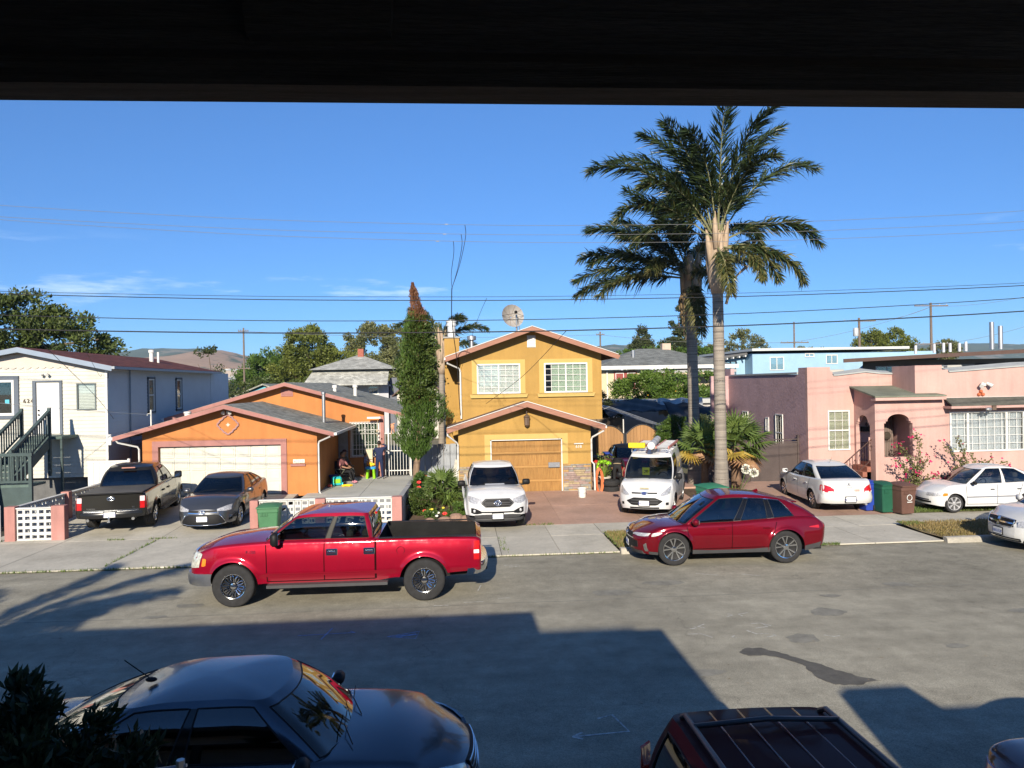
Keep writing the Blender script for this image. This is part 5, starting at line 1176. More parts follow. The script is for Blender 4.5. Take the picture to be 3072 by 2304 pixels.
        def loop(xr, xf, hy, rc, bf, br, belt):
            pts = []
            def hyx(x): return hy(x) if callable(hy) else hy
            # front from +y to -y
            for i in range(NF+1):
                y = (1-2*i/NF)*(hyx(xf)-rc); pts.append((xf-bf*(y/hyx(xf))**2, y))
            xfc = xf-bf*((hyx(xf)-rc)/hyx(xf))**2
            for i in range(1, NC):
                t = math.pi/2*i/NC; pts.append((xfc-rc*(1-math.cos(t))*1.0, -(hyx(xf)-rc+rc*math.sin(t))))
            xa = xfc-rc; xb = xr+br*((hyx(xr)-rc)/hyx(xr))**2+rc
            for i in range(NSd+1):
                x = xa+(xb-xa)*i/NSd; pts.append((x, -hyx(x)))
            xrc = xb-rc
            for i in range(1, NC):
                t = math.pi/2*i/NC; pts.append((xrc+rc*(1-math.sin(t)), -(hyx(xr)-rc+rc*math.cos(t))))
            for i in range(NF+1):
                y = -(1-2*i/NF)*(hyx(xr)-rc); pts.append((xr+br*(y/hyx(xr))**2, y))
            for i in range(1, NC):
                t = math.pi/2*i/NC; pts.append((xrc+rc*(1-math.cos(t)), (hyx(xr)-rc+rc*math.sin(t))))
            for i in range(NSd+1):
                x = xb+(xa-xb)*i/NSd; pts.append((x, hyx(x)))
            for i in range(1, NC):
                t = math.pi/2*i/NC; pts.append((xfc-rc*(1-math.sin(t)), hyx(xf)-rc+rc*math.cos(t)))
            return pts
        hb = hyb or (lambda x: s.W*s.hwf(x)*s.sec(s.top(x))-.05)
        B = loop(base[0], base[1], hb, rcb, bowf, bowr, True)
        Rf = loop(roof[0], roof[1], hyr, rcr, bowf*.7, bowr, False)
        n = len(B)
        T = [0, tlo]+list(np.linspace(tlo, thi, 7)[1:-1])+[thi, thi+(1-thi)*.4, thi+(1-thi)*.75, 1.0]
        def P(i, t, off=0):
            i %= n
            b = Vector((B[i][0], B[i][1], s.top(B[i][0])-sink)); r_ = Vector((Rf[i][0], Rf[i][1], zr(Rf[i][0])))
            p = b.lerp(r_, t); nrm = Vector((p.x-(base[0]+base[1])/2, p.y, 0))
            # outward bulge
            a = Vector(B[(i+1) % n]); c = Vector(B[i-1]); d = a-c; o = Vector((-d.y, d.x, 0))*-1
            if o.dot(Vector((p.x-(base[0]+base[1])/2, p.y*1.5, 0))) < 0: o = -o
            if o.length > 1e-6: o.normalize()
            return p+o*(bulge*math.sin(math.pi*min(1, t*1.0))*1.0-off)+Vector((0, 0, .012*math.sin(math.pi*t)))
        rowsP = [[P(i, t) for i in range(n)] for t in T]
        i_f = (0, NF); i_s1 = (NF+NC, NF+NC+NSd); i_r = (i_s1[1]+NC, i_s1[1]+NC+NF); i_s2 = (i_r[1]+NC, i_r[1]+NC+NSd)
        jl, jh = 1, T.index(thi)
        wins = {}
        def mark(key, i0, i1):
            wins[key] = (i0, i1)
        mark('windshield', -3, NF+3) if ws else None
        if rear_glass: mark('rear_window', i_r[0]-2, i_r[1]+2)
        fr = list(side_pillars)
        for k_ in range(len(fr)-1):
            if k_ in blank: continue
            a, b = fr[k_], fr[k_+1]
            # side 1 (right, -y): goes front->rear ; fractions are rear->front
            i0 = i_s1[0]+round((1-b)*NSd); i1 = i_s1[0]+round((1-a)*NSd)
            g = max(1, round(pw*NSd/2)) if pw else 1
            mark('side_window_r%d' % k_, i0+(g if k_ < len(fr)-2 else 0), i1-(g if k_ > 0 else 0))
            i0 = i_s2[0]+round(a*NSd); i1 = i_s2[0]+round(b*NSd)
            mark('side_window_l%d' % k_, i0+(g if k_ > 0 else 0), i1-(g if k_ < len(fr)-2 else 0))
        taken = {}
        for key, (i0, i1) in wins.items():
            for i in range(i0, i1):
                for j in range(jl, jh): taken[(i % n, j)] = key
        m = MB(); vs = [p for r_ in rowsP for p in r_]; fs = []
        for j in range(len(T)-1):
            for i in range(n):
                if (i, j) not in taken: fs.append((j*n+i, j*n+(i+1) % n, (j+1)*n+(i+1) % n, (j+1)*n+i))
        m.add(vs, fs)
        sw = [v for k_, v in wins.items() if k_.startswith('side')]
        if pillars and sw:
            spans = [(min(v[0] for v in q), max(v[1] for v in q)) for q in ([v for v in sw if v[0] < i_r[0]], [v for v in sw if v[0] >= i_r[0]]) if q]
            for f_, fc_ in enumerate(fs):
                j, i = divmod(min(fc_), n)
                if jl <= j < jh and any(a_ <= i < b_ for a_, b_ in spans): m.m[f_] = 1
        # roof skin: concentric rings towards the middle
        cx = (roof[0]+roof[1])/2; prev = [Vector((*Rf[i], zr(Rf[i][0]))) for i in range(n)]; ring0 = prev
        rings = [ring0]
        for f in (.95, .85, .7, .5, .3, .12):
            rings.append([Vector((cx+(p.x-cx)*f, p.y*f, zr(cx+(p.x-cx)*f)+roofcap*(1-f*f))) for p in ring0])
        m.grid(rings, close=True); last = rings[-1]
        m.add(last, [tuple(range(n))])
        s.cab = m.build('cabin', [roofmat or s.paint, pillars or PILB], s.root, smooth=45, world=False)
        if brightwork and sw:
            for a_, b_ in spans:
                MB().tube([P(i, T[jl]) for i in range(a_, b_+1)]+[P(b_, T[j]) for j in range(jl+1, jh)]+[P(i, T[jh]) for i in range(b_, a_-1, -1)]+[P(a_, T[j]) for j in range(jh-1, jl-1, -1)], .008, 5).build('window_brightwork', brightwork, s.root, world=False)
        s.win = {}
        for key, (i0, i1) in wins.items():
            front = key.startswith('wind'); rear = key.startswith('rear')
            gm = glass if (front or rear) else glass_side
            w = MB(); w.grid([[P(i, T[j], .004) for i in range(i0, i1+1)] for j in range(jl, jh+1)])
            nm = 'windshield' if front else 'rear_window' if rear else 'side_window'
            wo_ = w.build(nm, gm, s.root, smooth=True, world=False); s.win[key] = wo_
            loopp = [P(i, T[jl]) for i in range(i0, i1)]+[P(i1, T[j]) for j in range(jl, jh)]+[P(i, T[jh]) for i in range(i1, i0, -1)]+[P(i0, T[j]) for j in range(jh, jl, -1)]
            MB().tube(loopp+loopp[:1], .009, 5, cap=False).build('window_trim', trim if (trim and not front and not rear) else BLACK, wo_, world=False)
        # inside: seats, dashboard, wheel
        zbelt = s.top((base[0]+base[1])/2)
        zd = s.top(base[1]-.25)-.06
        dsh = MB().box(base[1]-.75, base[1]-.12, -s.W*.78, s.W*.78, zd-.3, zd-.03).build('dashboard', DARK, s.root, world=False)
        sx = [roof[1]-.75]+([max(roof[0]+.45, roof[1]-1.65)] if s.k.get('rows', 2) > 1 else [])
        for i, x in enumerate(sx):
            for yy in ((-.38, .38)):
                MB().cbox(x-.32, x+.2, yy-.24, yy+.24, .45, zbelt-.28, .04).cbox(x-.42, x-.28, yy-.23, yy+.23, .5, zbelt+.12, .04).cbox(x-.42, x-.31, yy-.12, yy+.12, zbelt+.14, zbelt+.3, .03).build('seat', SEAT, s.root, world=False)
        st = MB(); c = Vector((roof[1]-.12, .38, zd+.02)); st.tube([c+Vector((.07*math.sin(t)*-1, .18*math.cos(t), .16*math.sin(t))) for t in np.linspace(0, 2*math.pi, 17)], .013, 5, cap=False)
        st.build('steering_wheel', BLACK, s.root, world=False)
    def mirrors(s, x, z, mt, size=(.11, .2, .15)):
        for sd_ in (1, -1):
            y = s.Y(x, min(z-.05, s.top(x)-.05)); a, b, c = size
            m = MB(); m.cbox(x-a*.5, x+a*.5, min(sd_*(y+.03), sd_*(y+.03+b)), max(sd_*(y+.03), sd_*(y+.03+b)), z, z+c, min(a, b, c)*.3)
            o_ = m.build('mirror', mt, s.root, smooth=60, world=False)
            MB().box(x-.03, x+.03, sd_*(y-.06), sd_*(y+.07), z-.01, z+.035).build('mirror_arm', BLACK, o_, world=False)
            MB().box(x-a*.5-.004, x-a*.5+.01, sd_*(y+.06), sd_*(y+b), z+.03, z+c-.03).build('mirror_glass', CHROME, o_, world=False)
    def handles(s, xs, z, mt, w=.17, h=.03):
        for sd_ in (1, -1):
            for x in xs:
                y = s.Y(x, z)
                MB().cbox(x-w/2, x+w/2, sd_*(y-.01), sd_*(y+.028), z-h/2, z+h/2, .01).build('door_handle', mt, s.root, world=False)
    def plate(s, txt, z, end='f', w=.31, h=.155, y=0, off=.018):
        x = (s.Xf if end == 'f' else s.Xr)(y, z); sg = 1 if end == 'f' else -1
        o_ = MB().box(x+sg*off, x+sg*(off+.006), y-w/2, y+w/2, z-h/2, z+h/2).build('licence_plate', PLATE, s.root, world=False)
        MB().box(x-sg*.04, x+sg*off, y-w/2-.02, y+w/2+.02, z-h/2-.02, z+h/2+.02).build('plate_holder', BLACK, o_, world=False)
        # text reads from outside
        rot = Matrix(((0, 0, sg), (sg, 0, 0), (0, 1, 0))).to_4x4()
        text('plate_number', txt, h*.62, PLATETX, o_, Matrix.Translation((x+sg*(off+.007), y, z-.01)) @ rot, .001)
    def badge(s, txt, size, x, y, z, end, mt=None):
        if end in 'fr':
            sg = 1 if end == 'f' else -1; X = (s.Xf if end == 'f' else s.Xr)(y, z)
            rot = Matrix(((0, 0, sg), (sg, 0, 0), (0, 1, 0))).to_4x4(); loc = (X+sg*.006, y, z)
        else:
            sg = 1 if end == 'l' else -1; yy = s.Y(x, z)+.004
            rot = Matrix(((-sg, 0, 0), (0, 0, sg), (0, 1, 0))).to_4x4(); loc = (x, sg*yy, z)
        text('lettering', txt, size, mt or CHROME, s.root, Matrix.Translation(loc) @ rot, .004)
    def wipers(s, x, z, hw):
        for y0, y1 in ((.05, .62), (-.6, .0)):
            MB().tube([(x+.03, y0*hw/.7, z+.02), (x-.09, (y0+y1)/2*hw/.7, z+.075), (x-.11, y1*hw/.7, z+.09)], .006, 5).build('wiper', BLACK, s.root, world=False)
    def ovalmark(s, y, z, end='f', r=(.09, .06), off=.02, kind='rings'):
        X = (s.Xf if end == 'f' else s.Xr); sg = 1 if end == 'f' else -1
        m = MB()
        def el(cy, cz, a, b, rr): m.tube([(X(cy+a*math.cos(t), cz+b*math.sin(t))+sg*off, cy+a*math.cos(t), cz+b*math.sin(t)) for t in np.linspace(0, 2*math.pi, 25)], rr, 5, cap=False)
        if kind == 'rings':
            el(y, z, r[0], r[1], .011); el(y, z+.005, r[0]*.36, r[1]*.85, .008); el(y, z+r[1]*.35, r[0]*.62, r[1]*.42, .008)
            return m.build('emblem', CHROME, s.root, smooth=True, world=False)
        el(y, z, r[0], r[1], .007)
        o_ = m.build('emblem', CHROME, s.root, smooth=True, world=False)
        MB().add([(X(y, z)+sg*(off-.004), y+r[0]*.97*math.cos(t), z+r[1]*.97*math.sin(t)) for t in np.linspace(0, 6.283, 20)[:-1]], [tuple(range(19))]).build('emblem_field', M('emblem_blue', (.02, .05, .2), .3, var=0), o_, world=False)
        rot = Matrix(((0, 0, sg), (sg, 0, 0), (0, 1, 0))).to_4x4()
        text('lettering', 'Ford', r[1]*1.1, CHROME, o_, Matrix.Translation((X(y, z)+sg*off, y, z)) @ rot, .002)
        return o_
PILB = M('gloss_black', (.006, .006, .006), .12, var=0, spec=.5)
GAP = M('panel_gap_shadow', (.004, .004, .004), 1, var=0, spec=0)
P_RED = PAINT('red_metallic_paint', (.215, .0025, .015), .25, .42); P_CRIM = PAINT('crimson_paint', (.118, .001, .007), .25, .4)
P_WHITE = PAINT('white_car_paint', (.6, .6, .6), 0, .35); P_GREY = PAINT('grey_metallic_paint', (.12, .125, .135), .75, .32)
P_DARK = PAINT('dark_olive_metallic_paint', (.018, .017, .015), .3, .3); P_SILVB = PAINT('silver_blue_paint', (.075, .092, .115), .8, .25, coat=.45); P_MAR = PAINT('maroon_paint', (.06, .006, .008), .3, .3); P_PEARL = PAINT('pearl_white_paint', (.58, .58, .565), .1, .33)
# ---------------------------------------------------------------- red crew-cab pickup (street, side view)
def grooves(c, lists, w=.009):
    for sd_ in (1, -1):
        for pts in lists: c.sline('panel_gap', pts, w*1.5, GAP, sd_)
c = Car('pickup_truck', (-2.64, 16.28, 0), math.pi-R(.4), 'red crew-cab pickup parked along the street, with open bed and black milled wheels', cat='pickup truck',
        L=5.98, xf=2.95, W=2.0, axles=(1.98, -1.85), tyre=.425, gap=.075, paint=P_RED, sill=.42, floorz=.78, rows=2,
        top=[(-3.03, 1.22), (-2.9, 1.27), (-.98, 1.30), (-.9, 1.30), (1.15, 1.30), (1.5, 1.29), (2.2, 1.245), (2.65, 1.18), (2.87, 1.1), (2.95, 1.0)],
        plan=[(-3.03, .97), (-2.5, .99), (-1, .99), (0, .99), (1.4, .985), (2.3, .97), (2.95, .93)],
        sec=[(.4, .955), (.62, .975), (.66, 1.0), (.85, 1.0), (1.05, .985), (1.2, .955), (1.32, .915)],
        bot=[(-3.03, .60), (-2.6, .58), (-1.2, .50), (-.9, .46), (1.4, .46), (2.5, .58), (2.95, .62)],
        rakef=[(.45, .02), (.75, .02), (.95, -.01), (1.2, -.12)], raker=[(.5, 0), (1.2, .0)], bowf=.2, bowr=.02, ef=.12, er=.05, mf=.78, mr=.93, flare=.035, rad=.07,
        crown=[(-3, .01), (-.9, .01), (1.2, .03), (1.8, .06), (2.9, .04)], bed=(-2.93, -.93, .80))
c.cabin((-.84, 1.46), (-.72, .80), [(-.75, 1.79), (-.3, 1.815), (.35, 1.81), (.80, 1.76)], hyr=.73, rcb=.09, rcr=.09, bowf=.10, bowr=.02, side_pillars=(0.0, .43, 1.0), pw=.06, tlo=.06, thi=.86, glass_side=GLASS('pickup_glass', (.2, .22, .22), .30), bulge=.035, roofcap=.03, pillars=M('grey_pillar', (.07, .068, .06), .7, var=.1, spec=.1))
c.wheels(10, CHROME, BLACK, rr=.60, wd=.29, style='loop', inset=-.03)
CL = M('clear_lamp', (.55, .55, .48), .1, .3, var=.4, scale=18, coat=1)
for sd_ in (1, -1):
    hl = c.patch('headlight', [(sd_*y, lo, hi) for y, lo, hi in ((.62, .84, 1.10), (.72, .82, 1.12), (.84, .81, 1.12), (.915, .82, 1.10), (.95, .83, 1.06))], CL, 'f', .008)
    c.spatch('turn_signal', [(2.60, .86, .98), (2.66, .85, 1.0), (2.72, .85, 1.0)], AMBER, sd_, .012, parent=None)
    tl = c.spatch('tail_light', [(-3.0, .82, 1.20), (-2.94, .82, 1.20), (-2.88, .82, 1.2)], TAIL, sd_, .008)
    c.spatch('reverse_light', [(-2.995, .95, 1.02), (-2.94, .95, 1.02), (-2.885, .95, 1.02)], M('clear_white_lens', (.7, .7, .7), .15, var=.1), sd_, .011, parent=tl)
    c.patch('tail_light', [(sd_*.80, .82, 1.2), (sd_*.93, .82, 1.2)], TAIL, 'r', .008)
    rb = MB(); rb.box(-1.12, 1.28, sd_*.93, sd_*1.12, .40, .46)
    rb.build('running_board', TRIMB, c.root, world=False)
    for x in (-.8, .2, 1.1): MB().tube([(x, sd_*.75, .5), (x, sd_*.95, .43)], .02, 5).build('board_bracket', BLACK, c.root, world=False)
    # bed rail cap
    MB().box(-2.93, -.93, sd_*.865, sd_*.945, 1.298, 1.315).build('bed_rail', BLACK, c.root, world=False)
c.patch('grille', [(y, .82, 1.10) for y in np.linspace(-.58, .58, 13)], CHROME, 'f', .006)
gi = c.patch('grille_mesh', [(y, .85, 1.07) for y in np.linspace(-.54, .54, 13)], BLACK, 'f', .012)
for z in (.9, .96, 1.02): c.patch('grille_bar', [(y, z-.012, z+.012) for y in np.linspace(-.54, .54, 13)], CHROME, 'f', .02, parent=gi)
FB = MB()
def bumper(c, z0, z1, x0, hw, mt, end='f', thick=.12, wrap=.42, nm='bumper', out=.06):
    X = c.Xf if end == 'f' else c.Xr; sg = 1 if end == 'f' else -1; P = []
    zs = np.linspace(z0, z1, 6)
    ys = np.linspace(-1, 1, 25)
    for z in zs:
        bul = math.sin(math.pi*(z-z0)/(z1-z0))*.025
        P.append([(c.xf*0+(X(0, z) if True else 0)+sg*(out+bul)-sg*wrap*abs(t)**5-sg*.10*abs(t)**2, hw*math.copysign(min(1, abs(t)*1.06), t), z) for t in ys])
    return MB().slab(P, (-sg*thick, 0, 0)).build(nm, mt, c.root, smooth=50, world=False)
DKCH = M('dull_chrome', (.35, .35, .36), .28, .9, var=.12)
bumper(c, .46, .70, 0, 1.0, DKCH, 'f', out=.05); bumper(c, .52, .74, 0, .97, CHROME, 'r', wrap=.22, out=.12)
grooves(c, [[(1.30, .5), (1.31, 1.0), (1.33, 1.27)], [(.16, .5), (.16, 1.28)], [(-.86, .5), (-.86, 1.28)], [(-.88, .5), (-.88, 1.28)], [(1.30, .5), (-.86, .5)]], .012)
for sd_ in (1, -1):
    c.sline('feature_line', [(1.5, .635), (-.86, .635)], .012, P_RED, sd_, .006)
    for x in (.02, -.73):
        h = MB(); y = c.Y(x, 1.05); h.cbox(x-.13, x+.10, sd_*(y-.02), sd_*(y+.012), .99, 1.13, .01).build('door_handle', CHROME, c.root, world=False)
        MB().cbox(x-.09, x+.07, sd_*(y+.01), sd_*(y+.035), 1.045, 1.085, .01).build('handle_grip', CHROME, c.root, world=False)
    # fuel door
    yv = c.Y(-1.45, 1.05)
    MB().tube([(-1.38+.08*math.cos(t), sd_*(c.Y(-1.38, 1.04)+.003), 1.05+.08*math.sin(t)) for t in np.linspace(0, 6.283, 20)], .004, 4).build('fuel_door', BLACK, c.root, world=False)
    c.badge('F-150', .085, 1.62, 0, 1.10, 'l' if sd_ > 0 else 'r')
c.mirrors(1.10, 1.24, BLACK, (.16, .24, .27)); c.wipers(1.42, 1.31, .7)
MB().box(-.84, -.80, -.3, .3, 1.70, 1.75).build('brake_light', TAIL, c.root, world=False)
for sd_ in (1, -1): MB().tube([(-2.6, sd_*.35, .48), (-2.9, sd_*.35, .5), (-3.15, sd_*.3, .48)], .03, 6).build('frame_rail', DARK, c.root, world=False)
MB().box(-2.6, -1.2, -.4, .4, .45, .62).build('axle_frame', DARK, c.root, world=False)
# ---------------------------------------------------------------- crimson crossover
c = Car('crossover_suv', (6.42, 18.24, 0), math.pi-R(2.5), 'crimson crossover parked at the kerb with its sloping tail to the right', cat='car',
        L=4.74, xf=2.31, W=1.86, axles=(1.36, -1.33), tyre=.385, gap=.05, paint=P_CRIM, sill=.25, floorz=.62,
        top=[(-2.43, .92), (-2.36, 1.0), (-2.15, 1.08), (-1.6, 1.10), (-1.0, 1.06), (0, 1.0), (1.05, .97), (1.5, .93), (1.95, .86), (2.2, .77), (2.31, .66)],
        plan=[(-2.43, .93), (-1.9, .97), (-1.2, 1.0), (0, .985), (1.2, .99), (1.8, .95), (2.31, .88)],
        sec=[(.2, .90), (.35, .955), (.5, .985), (.68, 1.0), (.82, .985), (.95, .955), (1.12, .90)],
        bot=[(-2.43, .42), (-2.1, .34), (-1.8, .3), (-.9, .28), (.9, .27), (1.8, .27), (2.1, .26), (2.31, .30)],
        rakef=[(.2, -.10), (.4, -.01), (.6, 0), (.78, -.06), (.9, -.15)], raker=[(.3, .10), (.6, .02), (.85, .0), (1.0, .08)], bowf=.26, bowr=.14, ef=.2, er=.14, mf=.62, mr=.75, flare=.035, rad=.09, crown=[(-2.4, .03), (-1.6, .03), (1.0, .02), (1.6, .05), (2.3, .03)])
c.cabin((-2.22, 1.28), (-1.62, .28), [(-1.65, 1.40), (-1.2, 1.52), (-.7, 1.60), (-.2, 1.625), (.28, 1.585)], hyr=.56, rcb=.16, rcr=.14, bowf=.16, bowr=.10, side_pillars=(.13, .33, .61, .99), pw=.05, tlo=.05, thi=.87, glass_side=GLASS('crossover_glass', (.2, .22, .23), .16), bulge=.04, roofcap=.03, pillars=PILB, brightwork=CHROME)
c.wheels(5, CHROME, BLACK, rr=.70, wd=.23, style='twin')
for sd_ in (1, -1):
    hl = c.patch('headlight', [(sd_*y, lo, hi) for y, lo, hi in ((.40, .70, .735), (.52, .70, .755), (.64, .69, .765), (.75, .695, .775), (.82, .71, .78))], REFL, 'f', .008)
    c.spatch('headlight', [(1.66, .775, .80), (1.8, .73, .80), (1.95, .705, .785), (2.08, .70, .77)], REFL, sd_, .006)
    c.patch('fog_light_trim', [(sd_*y, lo, hi) for y, lo, hi in ((.76, .34, .50), (.785, .34, .52), (.80, .36, .54))], CHROME, 'f', .012)
    c.spatch('tail_light', [(-2.38, .83, .90), (-2.2, .83, .90), (-2.02, .845, .885), (-1.9, .855, .87)], TAIL, sd_, .006)
    c.spatch('sill_trim', [(x, lo, hi) for x, lo, hi in ((-.93, .285, .40), (-.5, .28, .37), (0, .275, .36), (.5, .275, .36), (.93, .28, .38))], TRIMB, sd_, .010)
    c.spatch('rear_bumper_trim', [(-2.33, .37, .50), (-2.1, .34, .46), (-1.77, .30, .42)], TRIMB, sd_, .008)
    c.spatch('front_bumper_trim', [(1.80, .26, .33), (2.0, .26, .33), (2.15, .27, .34)], TRIMB, sd_, .008)
c.patch('grille', [(y, .36+.1*abs(y), .60-.05*abs(y)) for y in np.linspace(-.62, .62, 13)], BLACK, 'f', .008)
c.patch('upper_grille', [(y, .64, .72) for y in np.linspace(-.40, .40, 9)], BLACK, 'f', .010)
c.patch('chrome_strip', [(y, .605, .63) for y in np.linspace(-.45, .45, 9)], CHROME, 'f', .014); c.patch('lower_grille', [(y, .26, .34) for y in np.linspace(-.7, .7, 13)], TRIMB, 'f', .008)
c.plate('9BPK316', .44, 'f'); c.ovalmark(0, .68, 'f', (.075, .052), .03)
grooves(c, [[(1.0, .40), (1.02, .7), (1.05, .93)], [(-.02, .38), (-.04, .98)], [(-.95, .62), (-1.05, .8), (-1.12, 1.02)], [(1.0, .39), (-.9, .41)]])
c.handles((.22, -.85), .86, P_CRIM); c.mirrors(.88, .98, P_CRIM, (.15, .2, .15)); c.wipers(1.25, .97, .65)
MB().cbox(-1.78, -1.58, -.44, .44, 1.375, 1.405, .012).build('spoiler', P_CRIM, c.root, world=False)
c.badge('HYBRID', .05, 1.12, 0, .84, 'l'); MB().prism([(-.98, 1.60), (-.78, 1.60), (-.95, 1.67)], 'y', -.025, .025).build('antenna', P_CRIM, c.root, world=False)
# ---------------------------------------------------------------- silver-blue sedan in the foreground
c = Car('sedan', (-2.25, 7.78, 0), 0, 'silver-blue sedan parked in the shade right below the camera', cat='car',
        L=4.86, xf=2.36, W=1.86, axles=(1.42, -1.36), tyre=.335, paint=P_SILVB, sill=.2, floorz=.55,
        top=[(-2.5, .88), (-2.42, .98), (-2.1, 1.03), (-1.5, 1.02), (0, .97), (1.0, .96), (1.5, .93), (1.95, .86), (2.25, .76), (2.36, .64)],
        plan=[(-2.5, .90), (-1.8, .97), (0, 1.0), (1.2, .99), (1.8, .94), (2.36, .84)], bowf=.34, bowr=.16, ef=.22, er=.16, mf=.6, mr=.7,
        rakef=[(.2, -.06), (.5, 0), (.7, -.05), (.8, -.12)], rad=.1, crown=[(-2.4, .04), (1.0, .03), (1.5, .06), (2.3, .03)])
c.cabin((-2.02, 1.12), (-1.05, .46), [(-1.05, 1.40), (-.5, 1.47), (0, 1.475), (.46, 1.43)], hyr=.58, rcb=.18, rcr=.16, bowf=.2, bowr=.14, side_pillars=(.08, .52, .97), pw=.04, tlo=.05, thi=.88, bulge=.04, glass=G_DARK, glass_side=G_DARK, roofcap=.035, pillars=PILB)
c.wheels(9, CHROME, BLACK, rr=.68, wd=.21)
for sd_ in (1, -1):
    c.patch('headlight', [(sd_*y, lo, hi) for y, lo, hi in ((.50, .60, .72), (.60, .57, .755), (.70, .55, .78), (.78, .56, .79), (.83, .60, .78))], M('headlight_lens', (.42, .45, .48), .08, .6, var=.35, scale=10, coat=1), 'f', .010)
gr = c.patch('grille', [(y, .44, .70-.06*y*y) for y in np.linspace(-.40, .40, 11)], BLACK, 'f', .010)
for z in (.48, .53, .58, .63, .68): c.patch('grille_bar', [(y, z-.008, z+.008) for y in np.linspace(-.39, .39, 11)], CHROME, 'f', .02, parent=gr)
grooves(c, [[(.92, .3), (.95, .7), (1.0, .93)], [(-.15, .3), (-.15, .95)], [(-1.0, .62), (-1.2, .98)]]); c.handles((.1, -.95), .82, P_SILVB); c.mirrors(.78, .95, BLACK, (.13, .2, .13)); c.wipers(1.14, .98, .7)
MB().ball((-.92, 0, 1.475), (.06, .03, .025)).tube([(-.92, 0, 1.48), (-1.18, 0, 1.68)], .006, 5).build('antenna', BLACK, c.root, world=False)
for y in (.3, -.3): MB().ball((1.55, y, .945), (.022, .015, .01), 6, 4).build('washer_nozzle', BLACK, c.root, world=False)
c.patch('tail_light', [(.55, .68, .86), (.7, .68, .88), (.8, .7, .88)], TAIL, 'r', .01)
# ---------------------------------------------------------------- maroon minivan in the near driveway
c = Car('minivan', (2.22, 3.82, .06), -math.pi/2, 'dusty maroon minivan with roof rails, seen from above at the bottom edge', cat='car',
        L=4.75, xf=2.4, W=1.86, axles=(1.4, -1.4), tyre=.34, paint=PAINT('dusty_maroon_paint', (.055, .016, .016), .0, .75, coat=.12), sill=.22, floorz=.6, rows=2,
        top=[(-2.35, .95), (-2.25, 1.02), (-1.5, 1.04), (1.2, 1.0), (1.7, .97), (2.2, .84), (2.4, .7)], plan=[(-2.35, .95), (-1.8, .98), (0, 1.0), (1.6, .96), (2.4, .86)], bowr=.08, er=.1)
c.cabin((-2.27, 1.5), (-2.02, .55), [(-2.05, 1.70), (-1.6, 1.745), (-.5, 1.76), (.55, 1.68)], hyr=.62, rcb=.15, rcr=.13, bowf=.16, bowr=.06, side_pillars=(.03, .30, .62, .97), pw=.06, tlo=.06, thi=.86, bulge=.05, glass=G_DARK, glass_side=G_DARK, roofcap=.03)
c.wheels(7, CHROME, BLACK)
RAIL = M('roof_rail', (.06, .06, .065), .4, .3, var=.1)
for sd_ in (1, -1):
    MB().tube([(-1.85, sd_*.55, 1.735), (-1.75, sd_*.55, 1.79), (-.5, sd_*.55, 1.81), (.3, sd_*.54, 1.77), (.4, sd_*.54, 1.73)], .022, 6).build('roof_rail', RAIL, c.root, smooth=True, world=False)
    c.patch('tail_light', [(sd_*.70, .85, 1.35), (sd_*.8, .85, 1.35)], TAIL, 'r', .03)
for x in (-1.55,): MB().tube([(x, -.55, 1.80), (x, 0, 1.83), (x, .55, 1.80)], .02, 6).build('cross_bar', RAIL, c.root, smooth=True, world=False)
for y in (-.33, -.11, .11, .33): MB().tube([(x, y, 1.712+.03*(1-((x+.7)/1.5)**2)+.05*(1-abs(y))) for x in np.linspace(-1.85, .4, 9)], .008, 5).build('roof_rib', P_MAR, c.root, smooth=True, world=False)

grooves(c, [[(1.2, .3), (1.25, .95)], [(.2, .3), (.2, .98)], [(-1.0, .3), (-1.0, .98)]]); c.mirrors(1.1, .98, P_MAR); c.handles((.35, -.85), .85, P_MAR)
# ---------------------------------------------------------------- dark red car in the bottom right corner
c = Car('sedan', (6.92, 5.85, 0), R(1), 'dark red car cut off by the bottom right corner, tail to the left', cat='car',
        L=4.6, W=1.8, axles=(1.35, -1.3), tyre=.33, paint=P_MAR, sill=.2,
        top=[(-2.3, .86), (-2.22, .97), (-1.9, 1.02), (-1.3, 1.0), (1.0, .94), (1.9, .82), (2.3, .64)], plan=[(-2.3, .9), (-1.6, .97), (0, 1), (1.6, .95), (2.3, .84)], bowf=.3, bowr=.16, er=.16, mr=.7)
c.cabin((-1.35, 1.1), (-.5, .4), [(-.55, 1.31), (0, 1.37), (.4, 1.33)], hyr=.56, side_pillars=(.08, .52, .97), glass=G_DARK, glass_side=G_DARK)
c.wheels(7, CHROME, BLACK)
for sd_ in (1, -1):
    c.patch('tail_light', [(sd_*y, .70, .90) for y in (.45, .6, .72, .80)], TAIL, 'r', .01); c.spatch('tail_light', [(-2.2, .72, .9), (-2.0, .74, .9)], TAIL, sd_, .008)
c.plate('6TRJ402', .72, 'r'); c.mirrors(.75, .94, P_MAR); grooves(c, [[(.9, .3), (.95, .92)], [(-.1, .3), (-.1, .95)]])
MB().box(-2.29, -1.92, -.22, .22, 1.035, 1.045).build('trunk_strip', BLACK, c.root, world=False)
